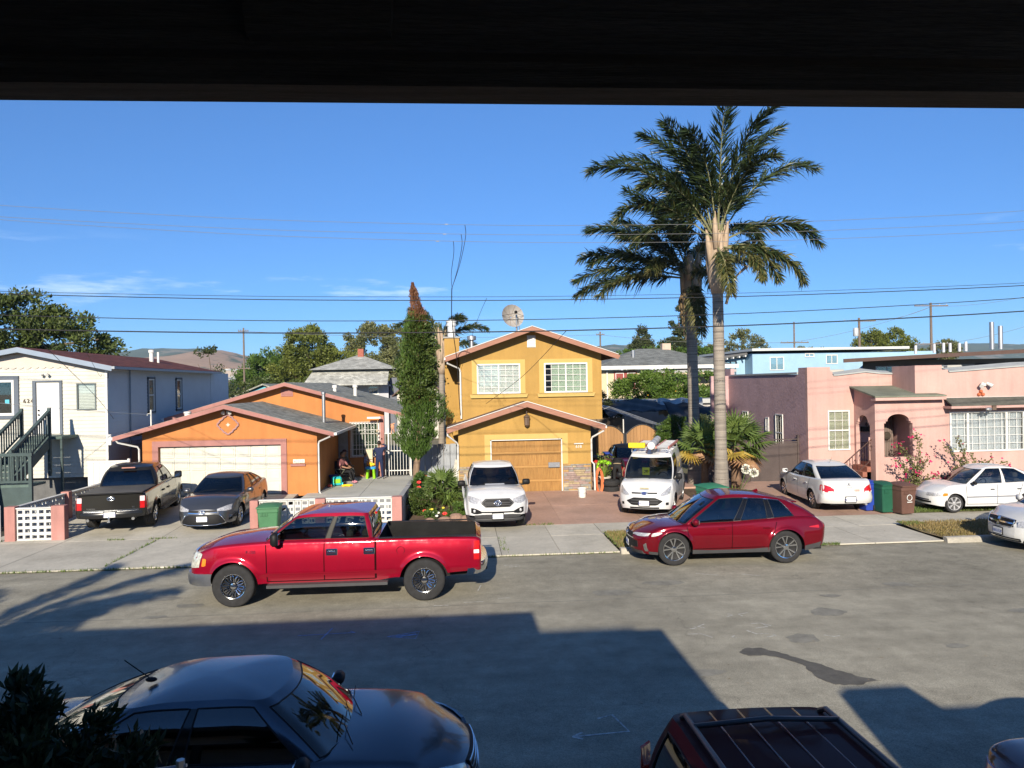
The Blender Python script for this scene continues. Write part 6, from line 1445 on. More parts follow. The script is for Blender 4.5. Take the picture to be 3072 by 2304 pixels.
# ---------------------------------------------------------------- dark pickup in the left driveway (tail to the street)
def gz(y): return slope(y)
c = Car('pickup_truck', (-10.95, 25.95, gz(25.9)+.0), math.pi/2+R(9), 'dark grey pickup with covered bed parked tail-out on the left driveway', cat='pickup truck',
        L=5.85, xf=2.95, W=2.0, axles=(1.9, -1.65), tyre=.385, gap=.06, paint=P_DARK, sill=.36, floorz=.72,
        top=[(-2.9, 1.14), (-2.82, 1.17), (-.95, 1.18), (1.2, 1.18), (1.6, 1.17), (2.3, 1.12), (2.7, 1.04), (2.95, .9)], plan=[(-2.9, .98), (-2, 1.0), (1, 1.0), (2.2, .97), (2.95, .9)],
        sec=[(.35, .95), (.55, .98), (.75, 1.0), (.95, .99), (1.1, .96), (1.2, .92)], bot=[(-2.9, .5), (-2.4, .46), (-1, .42), (1.3, .42), (2.5, .5), (2.95, .55)],
        raker=[(.4, .0), (1.2, .04)], bowr=.03, er=.06, mr=.92, bowf=.2, flare=.05, rad=.06, crown=[(-2.9, .005), (-1, .005), (1.2, .03), (2.9, .05)])
c.cabin((-1.08, 1.45), (-.75, .6), [(-.78, 1.74), (-.3, 1.80), (.2, 1.80), (.6, 1.74)], hyr=.64, rcb=.16, rcr=.14, bowf=.16, bowr=.06, side_pillars=(.0, .42, 1.0), tlo=.06, thi=.84, rw=(.1, .9), glass=G_DARK, glass_side=GLASS('truck_side_glass', (.3, .3, .28), .25), bulge=.05)
c.wheels(6, CHROME, BLACK, rr=.66, wd=.27, inset=-.01)
TON = M('tonneau_vinyl', (.085, .08, .072), .6, var=.2, scale=3)
MB().cbox(-2.78, -1.10, -.86, .86, 1.175, 1.205, .015).build('bed_cover', TON, c.root, world=False)
MB().cbox(-2.93, -2.79, -.9, .9, 1.165, 1.20, .012).build('tailgate_cap', BLACK, c.root, world=False)
bumper(c, .47, .66, 0, .97, M('dark_bumper', (.03, .03, .03), .22, .5, var=.1), 'r', wrap=.22, out=.13)
for sd_ in (1, -1):
    tl = c.patch('tail_light', [(sd_*.80, .72, .93), (sd_*.93, .72, .93)], TAIL, 'r', .012)
    c.patch('reverse_light', [(sd_*.80, .93, 1.08), (sd_*.93, .93, 1.08)], M('pale_lens', (.7, .55, .55), .15, var=.1, coat=1), 'r', .012)
    c.spatch('tail_light', [(-2.88, .72, 1.06), (-2.72, .72, 1.06)], TAIL, sd_, .008)
    MB().box(-1.0, 1.3, sd_*.9, sd_*1.08, .37, .42).build('running_board', TRIMB, c.root, world=False)
    MB().cyl((-2.95, sd_*.62, .42), (-2.7, sd_*.62, .42), .045).build('tailpipe', CHROME, c.root, world=False)
MB().cyl((-3.1, 0, .40), (-3.1, 0, .46), .03).ball((-3.1, 0, .49), .035).box(-3.15, -2.8, -.04, .04, .36, .40).build('tow_hitch', CHROME, c.root, smooth=30, world=False)
c.patch('tailgate_trim', [(y, .665, .70) for y in np.linspace(-.76, .76, 9)], CHROME, 'r', .012)
c.ovalmark(0, 1.03, 'r', (.1, .055), .012); c.badge('TUNDRA', .06, 0, .55, .74, 'r'); c.badge('SR5', .05, 0, -.62, .76, 'r')
c.plate('8L11X90', .575, 'r', off=.15)
grooves(c, [[(1.25, .46), (1.28, 1.12)], [(.15, .46), (.15, 1.14)], [(-.8, .46), (-.8, 1.14)], [(-1.02, .46), (-1.02, 1.14)]]); c.handles((.02, -.7), .98, BLACK); c.mirrors(1.05, 1.16, BLACK, (.14, .24, .24))
MB().box(-.92, -.86, -.2, .2, 1.74, 1.775).build('brake_light', M('brake_lens', (.4, .2, .16), .2, var=.1), c.root, world=False)
grooves(c, []); 
# ---------------------------------------------------------------- grey sedan facing the street
c = Car('sedan', (-7.86, 25.5, gz(25.2)), -math.pi/2+R(.5), 'metallic grey sedan facing the street in front of the white garage door', cat='car',
        L=4.85, xf=2.4, W=1.82, axles=(1.42, -1.36), tyre=.335, paint=P_GREY, sill=.2, floorz=.55,
        top=[(-2.45, .9), (-2.36, 1.02), (-2.0, 1.08), (-1.5, 1.06), (0, .98), (1.05, .96), (1.6, .93), (2.05, .85), (2.3, .74), (2.4, .62)], plan=[(-2.45, .9), (-1.8, .97), (0, 1.0), (1.2, .99), (1.9, .94), (2.4, .86)],
        bowf=.3, bowr=.14, ef=.22, mf=.6, rakef=[(.15, .02), (.3, .03), (.55, 0), (.7, -.06), (.85, -.14)], rad=.09, crown=[(-2.4, .03), (1, .02), (1.6, .055), (2.35, .03)])
c.cabin((-2.0, 1.12), (-.98, .30), [(-1.05, 1.38), (-.5, 1.455), (-.1, 1.46), (.3, 1.415)], hyr=.57, rcb=.17, rcr=.15, bowf=.18, bowr=.12, side_pillars=(.08, .30, .58, .97), tlo=.05, thi=.88, pillars=PILB)
c.wheels(10, CHROME, BLACK, rr=.70)
for sd_ in (1, -1):
    c.patch('headlight', [(sd_*y, lo, hi) for y, lo, hi in ((.42, .60, .655), (.54, .59, .69), (.66, .58, .73), (.76, .59, .75), (.82, .62, .75))], REFL, 'f', .010)
    c.patch('fog_trim', [(sd_*y, .30, .44) for y in (.72, .76, .79)], CHROME, 'f', .012)
mg = c.patch('grille', [(y, .20+.05*abs(y)**2, .50-.02*abs(y)*0-.14*max(0, abs(y)-.42)/.2) for y in np.linspace(-.62, .62, 15)], BLACK, 'f', .010)
c.patch('upper_grille', [(y, .56, .62) for y in np.linspace(-.42, .42, 9)], BLACK, 'f', .012)
X = c.Xf
MB().tube([(X(y, z)+.02, y, z) for y, z in [(-.5, .50), (-.62, .32), (-.66, .22), (-.4, .185), (0, .175), (.4, .185), (.66, .22), (.62, .32), (.5, .50)]], .012, 5).build('grille_surround', CHROME, c.root, smooth=True, world=False)
c.patch('chrome_strip', [(y, .525+.04*abs(y), .545+.05*abs(y)) for y in np.linspace(-.42, .42, 9)], CHROME, 'f', .018)
c.ovalmark(0, .565, 'f', (.085, .058), .03); c.plate('7LMB593', .37, 'f'); c.mirrors(.78, .95, P_GREY, (.13, .2, .14)); c.wipers(1.14, .98, .7)
grooves(c, [[(.95, .3), (1.0, .93)], [(-.1, .3), (-.1, .96)], [(-1.0, .62), (-1.15, 1.0)]]); c.handles((.1, -.9), .84, P_GREY)
# ---------------------------------------------------------------- white pickup facing the street
c = Car('pickup_truck', (1.0, 24.6, gz(24.2)), -math.pi/2+R(1), 'white mid-size pickup facing the street on the red driveway', cat='pickup truck',
        L=5.4, xf=2.7, W=1.88, axles=(1.75, -1.5), tyre=.375, gap=.06, paint=P_WHITE, sill=.34, floorz=.7,
        top=[(-2.7, 1.12), (-2.6, 1.14), (-.9, 1.15), (1.1, 1.15), (1.6, 1.145), (2.2, 1.09), (2.55, 1.0), (2.7, .88)], plan=[(-2.7, .97), (0, .98), (1.5, .99), (2.2, .97), (2.7, .90)],
        sec=[(.3, .93), (.5, .975), (.7, 1.0), (.9, .99), (1.05, .95), (1.18, .90)], bot=[(-2.7, .5), (-1, .42), (1.2, .42), (2.3, .42), (2.7, .45)],
        rakef=[(.3, -.06), (.5, .0), (.75, .01), (.95, -.06), (1.1, -.16)], bowf=.24, ef=.16, mf=.72, er=.06, mr=.9, flare=.05, rad=.08, crown=[(-2.7, .005), (-1, .005), (1.1, .03), (1.7, .07), (2.7, .04)])
c.cabin((-.85, 1.38), (-.65, .62), [(-.68, 1.70), (-.2, 1.755), (.25, 1.755), (.62, 1.71)], hyr=.60, rcb=.15, rcr=.13, bowf=.15, bowr=.04, side_pillars=(.0, .40, 1.0), tlo=.05, thi=.88, glass=GLASS('white_truck_glass', (.2, .2, .2), .16), bulge=.045)
c.wheels(6, CHROME, BLACK, rr=.62, wd=.25)
for sd_ in (1, -1):
    c.patch('headlight', [(sd_*y, lo, hi) for y, lo, hi in ((.46, .82, .92), (.58, .80, .955), (.70, .80, .985), (.80, .83, 1.0), (.85, .87, .99))], REFL, 'f', .012)
    fg = c.patch('fog_light_recess', [(sd_*y, lo, hi) for y, lo, hi in ((.48, .52, .58), (.60, .50, .64), (.70, .50, .67), (.78, .53, .67))], BLACK, 'f', .010)
    xx = c.Xf(.68, .59); MB().lathe([(.045, 0), (.045, .015), (.02, .03), (.001, .03)], 12, (xx+.0, sd_*.68, .59), 'x').build('fog_light', REFL, fg, smooth=40, world=False)
    c.spatch('mud_flap', [(1.25, .12, .5), (1.33, .12, .5)], BLACK, sd_, .0)
hexo = lambda y, a, b: (y, .70-(0)+.10*max(0, abs(y)-.36)/.12, .945-.10*max(0, abs(y)-.36)/.12)
sg = c.patch('grille_surround', [hexo(y, 0, 0) for y in np.linspace(-.48, .48, 17)], TRIMB, 'f', .012)
gi = c.patch('grille', [(y, .725+.09*max(0, abs(y)-.33)/.1, .915-.09*max(0, abs(y)-.33)/.1) for y in np.linspace(-.43, .43, 17)], BLACK, 'f', .02)
for z in (.775, .835): c.patch('grille_bar', [(y, z-.01, z+.01) for y in np.linspace(-.38, .38, 11)], TRIMB, 'f', .03, parent=gi)
c.ovalmark(0, .825, 'f', (.10, .07), .045); c.patch('bumper_slot', [(y, .535, .575) for y in np.linspace(-.5, .5, 11)], BLACK, 'f', .008)
c.patch('skid_trim', [(y, .36+.04*abs(y), .49-.1*max(0, abs(y)-.4)) for y in np.linspace(-.68, .68, 13)], TRIMB, 'f', .012); bumper(c, .27, .36, 0, .8, TRIMB, 'f', out=-.02, wrap=.3, nm='valance')
c.plate('01366R3', .44, 'f', off=.03); c.mirrors(1.0, 1.12, BLACK, (.13, .24, .18)); c.wipers(1.36, 1.16, .65); grooves(c, [[(1.1, .46), (1.12, 1.1)], [(.1, .46), (.1, 1.1)], [(-.75, .46), (-.75, 1.1)]]); c.handles((0, -.65), .95, BLACK)
MB().prism([(.95, 1.19), (1.35, 1.225), (1.5, 1.205)], 'y', -.3, .3).build('hood_scoop', P_WHITE, c.root, world=False)
# ---------------------------------------------------------------- white work van
c = Car('work_van', (6.6, 25.35, gz(25.2)), -math.pi/2-R(22), 'white work van with ladders and a pipe tube on its roof rack', cat='van',
        L=4.5, xf=2.25, W=1.83, axles=(1.4, -1.35), tyre=.325, paint=P_WHITE, sill=.2, floorz=.5, rows=1,
        top=[(-2.25, 1.05), (-2.15, 1.08), (-1, 1.08), (.8, 1.08), (1.35, 1.06), (1.85, .95), (2.15, .82), (2.25, .7)], plan=[(-2.25, .96), (-1.5, 1.0), (.9, 1.0), (1.7, .95), (2.25, .86)],
        rakef=[(.2, -.04), (.4, .0), (.7, -.04), (.95, -.2)], bowf=.3, ef=.2, mf=.62, er=.08, mr=.88, rad=.1, crown=[(-2.2, .02), (.8, .03), (1.4, .05), (2.2, .03)])
c.cabin((-2.2, 1.42), (-2.08, .52), [(-2.1, 1.87), (-1.5, 1.91), (-.3, 1.91), (.52, 1.80)], hyr=.66, rcb=.14, rcr=.13, bowf=.2, bowr=.05, side_pillars=(0, .62, .99), blank=(0,), tlo=.04, thi=.87, glass=GLASS('van_glass', (.2, .21, .2), .30), bulge=.06, rear_glass=True)
c.wheels(6, STEEL, BLACK, rr=.64)
for sd_ in (1, -1):
    c.patch('headlight', [(sd_*y, lo, hi) for y, lo, hi in ((.50, .66, .71), (.60, .66, .78), (.70, .68, .86), (.78, .72, .93), (.81, .80, .96))], REFL, 'f', .012)
    c.patch('fog_recess', [(sd_*y, .36, .44) for y in (.66, .70, .74)], BLACK, 'f', .008)
c.patch('upper_slot', [(y, .715, .755) for y in np.linspace(-.40, .40, 9)], BLACK, 'f', .008)
vg = c.patch('grille', [(y, .36+.12*max(0, abs(y)-.40)/.16, .60-.10*max(0, abs(y)-.34)/.22) for y in np.linspace(-.56, .56, 17)], BLACK, 'f', .010)
for z in (.44, .52): c.patch('grille_bar', [(y, z-.015, z+.015) for y in np.linspace(-.44, .44, 11)], TRIMB, 'f', .02, parent=vg)
c.patch('lower_slot', [(y, .25, .30) for y in np.linspace(-.46, .46, 9)], BLACK, 'f', .008)
c.ovalmark(0, .735, 'f', (.10, .042), .02, 'ford'); c.plate('8B197C2', .43, 'f', off=.03); c.mirrors(1.05, 1.06, BLACK, (.13, .2, .2)); c.wipers(1.42, 1.09, .65)
c.patch('hood_sticker', [(y, .868, .895) for y in (-.14, 0, .14)], M('sticker_tan', (.45, .38, .2), .5, var=.3, scale=30), 'f', .02, depth=.01)
grooves(c, [[(1.1, .3), (1.12, 1.03)], [(.2, .3), (.2, 1.05)], [(-.9, .3), (-.9, 1.05)]]); c.handles((.32, -.0), .9, BLACK)
YEL = M('sign_yellow', (.75, .6, .02), .5, var=.05)
sgn = MB().box(.98, 1.0, -.22, .02, 1.17, 1.42).build('windshield_card', M('card_yellow', (.62, .75, .03), .6, var=.05), c.root, world=False)
text('lettering', 'R', .2, BLACK, sgn, Matrix.Translation((1.004, -.1, 1.29)) @ Matrix(((0, 0, 1), (1, 0, 0), (0, 1, 0))).to_4x4() @ Matrix.Rotation(-math.pi/2, 4, 'Z'), .001)
for sd_ in (1, -1): text('lettering', 'ACE', .2, M('logo_gold', (.5, .36, .04), .5, var=0), c.root, Matrix.Translation((-.6, sd_*.845, 1.35)) @ Matrix(((-sd_, 0, 0), (0, 0, sd_), (0, 1, 0))).to_4x4(), .002)
# roof load: rack stays with the van, load pieces are things of their own
RK = M('rack_metal', (.5, .5, .5), .4, .6, var=.1)
for x in (-1.7, -.6, .3):
    MB().tube([(x, -.66, 1.86), (x, -.66, 2.0), (x, .66, 2.0), (x, .66, 1.86)], .02, 6).build('roof_rack', RK, c.root, world=False)
van = c; vanM = c.root
Tv = Matrix.Translation(vanM.location) @ Matrix.Rotation(vanM.rotation_euler.z, 4, 'Z')
def ladder(name, x0, x1, y, w, z, n, lab, mt, rail, twin=False):
    ro = empty(name, Tv @ Vector(((x0+x1)/2, y, z)), vanM.rotation_euler.z, lab, 'ladder')
    xm = (x0+x1)/2
    for sd_ in (1, -1):
        MB().box(x0-xm, x1-xm, sd_*w/2-.02, sd_*w/2+.02, 0, .075).build('rail', rail, ro, world=False)
    for i in range(n):
        x = x0-xm+.12+(x1-x0-.24)*i/(n-1); MB().box(x-.02, x+.02, -w/2+.02, w/2-.02, .02, .055).build('rung', mt, ro, world=False)
    return ro
ALU = M('aluminium', (.6, .6, .6), .35, .8, var=.1); FIB = M('orange_fibreglass', (.62, .2, .08), .5, var=.1); PINKF = M('faded_red_fibreglass', (.5, .2, .16), .6, var=.15)
ladder('extension_ladder', -2.3, .75, .42, .42, 2.03, 14, 'wide aluminium ladder with faded red rails on the van roof', ALU, PINKF)
ladder('extension_ladder', -2.1, .2, -.42, .40, 2.03, 9, 'ladder with bright orange rails and a yellow end on the van roof', ALU, FIB)
ro = empty('ladder_end_box', Tv @ Vector((.35, -.46, 2.02)), vanM.rotation_euler.z, 'bright yellow box at the front end of the orange ladder', 'box')
MB().cbox(-.14, .14, -.3, .26, 0, .17, .02).build('shell', YEL, ro, world=False); MB().box(.142, .15, -.25, .21, .03, .14).build('front_panel', M('yellow_panel', (.62, .46, .02), .5, var=.1), ro, world=False)
ro = empty('pipe_tube', Tv @ Vector((-.5, 0, 2.03)), vanM.rotation_euler.z+R(3), 'long grey plastic pipe tube strapped along the van roof', 'tube')
PVC = M('grey_pvc', (.5, .5, .49), .5, var=.08)
MB().lathe([(.12, -1.7), (.12, 1.35)], 18, (0, 0, .1), 'x').build('tube', PVC, ro, smooth=40, world=False); MB().lathe([(.001, 1.45), (.11, 1.45), (.135, 1.41), (.135, 1.3), (.12, 1.28)], 18, (0, 0, .1), 'x', cap=False).build('end_cap', M('white_pvc', (.66, .65, .6), .5, var=.06), ro, smooth=40, world=False)
for x in (-.9, .2): MB().lathe([(.125, x-.02), (.128, x), (.125, x+.02)], 18, (0, 0, .1), 'x', cap=False).build('strap', BLACK, ro, world=False)
# ---------------------------------------------------------------- white sedan seen from behind
c = Car('sedan', (12.5, 25.2, gz(25)), math.pi/2-R(4), 'white sedan seen from behind in front of the pink house', cat='car',
        L=4.5, W=1.72, axles=(1.35, -1.25), tyre=.31, paint=P_PEARL, sill=.2,
        top=[(-2.25, .82), (-2.18, .96), (-1.9, 1.02), (-1.3, 1.0), (0, .95), (1.0, .94), (1.9, .82), (2.25, .64)], plan=[(-2.25, .92), (-1.6, .98), (0, 1), (1.6, .95), (2.25, .84)], bowr=.14, er=.14, mr=.74, raker=[(.2, .04), (.45, -.03), (.62, .0), (.95, .06)], crown=[(-2.2, .02), (1, .02), (2, .04)])
c.cabin((-1.78, 1.1), (-.85, .35), [(-.9, 1.36), (-.3, 1.43), (.1, 1.43), (.35, 1.38)], hyr=.53, rcb=.16, rcr=.14, bowf=.16, bowr=.10, side_pillars=(.06, .48, .97), tlo=.05, thi=.89, pillars=PILB, glass=GLASS('sedan_glass', (.3, .32, .32), .35))
c.wheels(7, CHROME, BLACK)
for sd_ in (1, -1):
    tl = c.patch('tail_light', [(sd_*y, lo, hi) for y, lo, hi in ((.48, .64, .74), (.58, .64, .82), (.70, .64, .86), (.79, .65, .87))], TAIL, 'r', .014)
    c.patch('reverse_light', [(sd_*y, .635, .67) for y in (.5, .62, .78)], M('clear_white_lens', (.7, .7, .7), .15, var=.1), 'r', .018, parent=tl)
    c.spatch('tail_light', [(-2.17, .66, .86), (-2.0, .68, .85)], TAIL, sd_, .008)
bumper(c, .28, .56, 0, .83, P_PEARL, 'r', wrap=.25, out=.02)
c.plate('5EWD736', .42, 'r', off=.06); c.badge('LANCER', .045, 0, 0, .80, 'r'); c.mirrors(.78, .94, P_PEARL); grooves(c, [[(.92, .3), (.96, .92)], [(-.12, .3), (-.12, .94)], [(-1.0, .6), (-1.1, .97)]]); c.handles((.05, -.85), .80, P_PEARL)
d3 = MB()
for a in (90, 210, 330):
    ca, sa = math.cos(R(a)), math.sin(R(a)); X_ = c.Xr(0, .88)-.008
    pts = [(0, 0), (.03*ca-.017*sa, .03*sa+.017*ca), (.06*ca, .06*sa), (.03*ca+.017*sa, .03*sa-.017*ca)]
    d3.add([(X_, p, .88+q) for p, q in pts], [(0, 1, 2, 3)])
d3.build('emblem', CHROME, c.root, world=False)
c.patch('sticker', [(y, .66, .73) for y in (-.33, -.25, -.16)], M('sticker_red', (.6, .3, .25), .6, var=.5, scale=40), 'r', .012, depth=.01)
MB().tube([(-.75, 0, 1.43), (-.95, .0, 1.62)], .005, 4).build('antenna', BLACK, c.root, world=False); MB().cyl((-2.3, -.5, .26), (-2.05, -.5, .26), .035).build('tailpipe', STEEL, c.root, world=False)
# ---------------------------------------------------------------- white compact sedan side-on
c = Car('sedan', (16.85, 23.3, .05), math.pi-R(4), 'older white compact sedan parked side-on by the bins and the pink house', cat='car',
        L=4.05, xf=1.9, W=1.6, axles=(1.18, -1.12), tyre=.29, paint=P_WHITE, sill=.19,
        top=[(-2.15, .8), (-2.08, .92), (-1.8, .97), (-1.2, .95), (0, .91), (.8, .9), (1.3, .86), (1.65, .77), (1.9, .6)], plan=[(-2.15, .9), (-1.5, .97), (0, 1), (1.3, .96), (1.9, .84)], bowf=.26, bowr=.14, ef=.2, mf=.65, rakef=[(.2, -.03), (.4, .0), (.55, -.03), (.75, -.12)], rad=.09)
c.cabin((-1.85, .95), (-1.05, .2), [(-1.1, 1.33), (-.5, 1.41), (-.1, 1.41), (.2, 1.36)], hyr=.5, rcb=.15, rcr=.14, bowf=.16, bowr=.10, side_pillars=(.08, .52, .97), tlo=.05, thi=.9, glass=GLASS('compact_glass', (.3, .32, .33), .45))
c.wheels(7, REFL, TRIMB, rr=.74, wd=.17)
for sd_ in (1, -1):
    c.patch('headlight', [(sd_*y, .52, .62) for y in (.34, .45, .55, .62)], REFL, 'f', .010); c.spatch('turn_signal', [(1.50, .55, .62), (1.62, .53, .63), (1.72, .53, .62)], AMBER, sd_, .010); c.patch('headlight', [(sd_*y, .53, .63) for y in (.62, .68, .72)], REFL, 'f', .012)
    c.sline('side_moulding', [(.82, .50), (-.78, .52)], .035, M('grey_moulding', (.16, .17, .2), .6, var=.1), sd_, .012, parent=c.root)
c.patch('lower_grille', [(y, .30, .36) for y in np.linspace(-.5, .5, 9)], BLACK, 'f', .008); c.patch('lower_grille', [(y, .38, .41) for y in np.linspace(-.45, .45, 9)], BLACK, 'f', .008)
grooves(c, [[(.8, .26), (.82, .87)], [(-.16, .26), (-.16, .89)], [(-.82, .52), (-1.0, .92)], [(.8, .27), (-.8, .27)]]); c.handles((0, -.85), .74, BLACK, .13); c.mirrors(.62, .9, BLACK, (.1, .16, .11)); c.wipers(.97, .92, .6)
# ---------------------------------------------------------------- pearl minivan at the right edge
c = Car('minivan', (16.15, 18.0, 0), math.pi-R(3), 'pearl white minivan with cross-bar grille cut off by the right edge', cat='car',
        L=5.1, xf=2.5, W=1.96, axles=(1.55, -1.5), tyre=.335, paint=P_PEARL, sill=.22, rows=2,
        top=[(-2.6, .98), (-2.5, 1.04), (0, 1.03), (1.3, 1.02), (1.8, .97), (2.2, .87), (2.5, .66)], plan=[(-2.6, .95), (-1.5, 1), (1.5, .98), (2.1, .93), (2.5, .82)], bowf=.38, ef=.22, mf=.62, rakef=[(.2, -.06), (.4, .0), (.65, -.02), (.85, -.10)], rad=.1)
c.cabin((-2.5, 1.55), (-2.25, .35), [(-2.3, 1.68), (-1, 1.74), (0, 1.73), (.35, 1.68)], hyr=.62, side_pillars=(.02, .32, .62, .97), glass=G_DARK, glass_side=G_DARK, pillars=PILB)
c.wheels(5, CHROME, BLACK)
pg = c.patch('grille', [(y, .60-.0*y, .80-.04*abs(y)) for y in np.linspace(-.46, .46, 13)], BLACK, 'f', .010)
c.patch('grille_bar', [(y, .675, .71) for y in np.linspace(-.46, .46, 13)], CHROME, 'f', .022, parent=pg); c.patch('grille_bar', [(y, .60, .80) for y in (-.04, 0, .04)], CHROME, 'f', .024, parent=pg)
MB().tube([(c.Xf(y, z)+.018, y, z) for y, z in [(-.46, .78), (-.47, .68), (-.42, .60), (0, .585), (.42, .60), (.47, .68), (.46, .78), (0, .81), (-.46, .78)]], .014, 5).build('grille_surround', CHROME, pg, smooth=True, world=False)
for sd_ in (1, -1): c.patch('headlight', [(sd_*y, lo, hi) for y, lo, hi in ((.56, .62, .76), (.68, .62, .80), (.79, .66, .82))], REFL, 'f', .012)
c.patch('lower_grille', [(y, .25, .33) for y in np.linspace(-.6, .6, 11)], BLACK, 'f', .01); c.patch('chrome_strip', [(y, .285, .30) for y in np.linspace(-.58, .58, 11)], CHROME, 'f', .02)
c.plate('5SKU120', .45, 'f'); c.mirrors(1.2, 1.02, P_PEARL); grooves(c, [[(1.15, .3), (1.2, .98)]])
# ---------------------------------------------------------------- red car being worked on behind the van
c = Car('hatchback', (7.15, 31.6, gz(30)), -math.pi/2-R(5), 'dark red car with raised black windshield behind the work van', cat='car',
        L=4.0, W=1.68, axles=(1.2, -1.2), tyre=.3, paint=P_CRIM, sill=.2, top=[(-2, .9), (-1.9, .98), (0, .95), (.8, .94), (1.5, .86), (2.0, .64)], plan=[(-2, .92), (0, 1), (1.4, .96), (2, .84)])
c.cabin((-1.7, 1.0), (-1.1, .25), [(-1.15, 1.34), (0, 1.42), (.25, 1.38)], hyr=.53, side_pillars=(.05, .5, .97), glass=G_DARK, glass_side=G_DARK, roofmat=BLACK); c.wheels(7, CHROME, BLACK); c.mirrors(.7, .93, BLACK)
for sd_ in (1, -1): c.patch('headlight', [(sd_*y, .58, .72) for y in (.45, .6, .72)], TAIL, 'f', .01)
# ================================================================== vegetation
def leafmesh(name, mats, pts, nrm, size, aspect=.5, jit=.4, mi=None):
    """pts (N,3), nrm (N,3) leaf direction; two-triangle diamonds"""
    n = len(pts); d = nrm/np.maximum(np.linalg.norm(nrm, axis=1, keepdims=True), 1e-6)
    r_ = rng.normal(size=(n, 3)); s_ = np.cross(d, r_); s_ /= np.maximum(np.linalg.norm(s_, axis=1, keepdims=True), 1e-6)
    L = (size*(1+jit*rng.uniform(-1, 1, n)))[:, None]; w = L*aspect/2
    up = np.cross(s_, d)*L*.12*rng.uniform(-1, 1, n)[:, None]
    V = np.empty((n, 4, 3)); V[:, 0] = pts-d*L*.5; V[:, 1] = pts+s_*w+up; V[:, 2] = pts+d*L*.5; V[:, 3] = pts-s_*w+up
    me = bpy.data.meshes.new(name); me.vertices.add(4*n); me.vertices.foreach_set('co', V.reshape(-1))
    me.loops.add(4*n); me.loops.foreach_set('vertex_index', np.arange(4*n)); me.polygons.add(n)
    me.polygons.foreach_set('loop_start', np.arange(0, 4*n, 4)); me.polygons.foreach_set('loop_total', np.full(n, 4))
    for m in mats: me.materials.append(m)
    if mi is not None: me.polygons.foreach_set('material_index', mi.astype(np.int32))
    me.update(); me.validate(); return me
def clumps(ells, nclump, nleaf, cr, shell=.55):
    """ells: (cx,cy,cz,rx,ry,rz). leaves on the outside of small balls scattered through the ellipsoids"""
    P = []; D = []
    vol = np.array([e[3]*e[4]*e[5] for e in ells]); cnt = np.maximum(1, (nclump*vol/vol.sum()).astype(int))
    for e, k in zip(ells, cnt):
        v = rng.normal(size=(k, 3)); v /= np.linalg.norm(v, axis=1, keepdims=True); rad = rng.uniform(shell, 1, k)**.6
        C = np.array(e[:3])+v*rad[:, None]*np.array(e[3:])
        for c_, vv in zip(C, v):
            r_ = cr*rng.uniform(.6, 1.3); q = rng.normal(size=(nleaf, 3)); q /= np.linalg.norm(q, axis=1, keepdims=True)
            P.append(c_+q*r_*rng.uniform(.3, 1, (nleaf, 1))*np.array([1, 1, .8])); D.append(q*.6+vv*.5+rng.normal(size=(nleaf, 3))*.5+np.array([0, 0, .15]))
    return np.concatenate(P), np.concatenate(D)
BARK = M('bark', (.12, .09, .065), .95, var=.3, scale=4, streak=(5, 5, 1), bump=.5, bscale=12)
def branches(root, base, ells, r0, n=6, name='trunk', mt=None):
    m = MB(); b = Vector(base); top = Vector((sum(e[0] for e in ells)/len(ells), sum(e[1] for e in ells)/len(ells), min(e[2]-e[5]*.3 for e in ells)))
    m.tube([b, b.lerp(top, .5)+Vector((.1*r0, 0, 0)), top], [r0, r0*.8, r0*.62], 8)
    for e in ells:
        for i in range(max(2, n//len(ells))):
            v = Vector(rng.normal(size=3)).normalized(); t = Vector((e[0]+v.x*e[3]*.75, e[1]+v.y*e[4]*.75, e[2]+v.z*e[5]*.75)); mid = top.lerp(t, .5)+Vector((0, 0, .1*e[5]))
            m.tube([top, mid, t], [r0*.45, r0*.28, r0*.08], 6)
    return m.build(name, mt or BARK, root, smooth=50)
L_OAK = LEAF('oak_leaf', (.05, .075, .02), (.11, .14, .035), scale=.25); L_PINE = LEAF('pine_leaf', (.085, .115, .022), (.18, .20, .04), scale=.3); L_CIT = LEAF('citrus_leaf', (.05, .105, .018), (.13, .20, .03), scale=.7, c3=(.2, .26, .05))
L_DARK = LEAF('dark_conifer', (.04, .06, .025), (.085, .10, .04), scale=.3); L_OLV = LEAF('olive_leaf', (.11, .13, .05), (.19, .19, .075), scale=.4); L_CYP = LEAF('cypress_leaf', (.045, .095, .018), (.10, .17, .03), scale=1.1); L_BRN = LEAF('dead_cypress', (.12, .05, .025), (.20, .09, .045), scale=1.5, trans=.1)
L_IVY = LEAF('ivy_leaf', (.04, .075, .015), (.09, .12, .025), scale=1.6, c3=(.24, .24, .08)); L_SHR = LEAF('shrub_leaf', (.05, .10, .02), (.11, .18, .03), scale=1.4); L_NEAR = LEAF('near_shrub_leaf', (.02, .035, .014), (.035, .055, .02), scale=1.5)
def tree(name, lab, base, ells, mat, nclump, nleaf, cr, size, r0=.25, aspect=.5, group=None, cat='tree', shell=.5, nb=8, trunk=True):
    r_ = empty(name, base, 0, lab, cat, group); P, D = clumps(ells, nclump, nleaf, cr, shell); P = P-np.array(base)
    o_ = link('crown', leafmesh('crown', [mat], P, D, size, aspect), r_)
    if trunk: branches(r_, base, ells, r0, nb)
    return r_
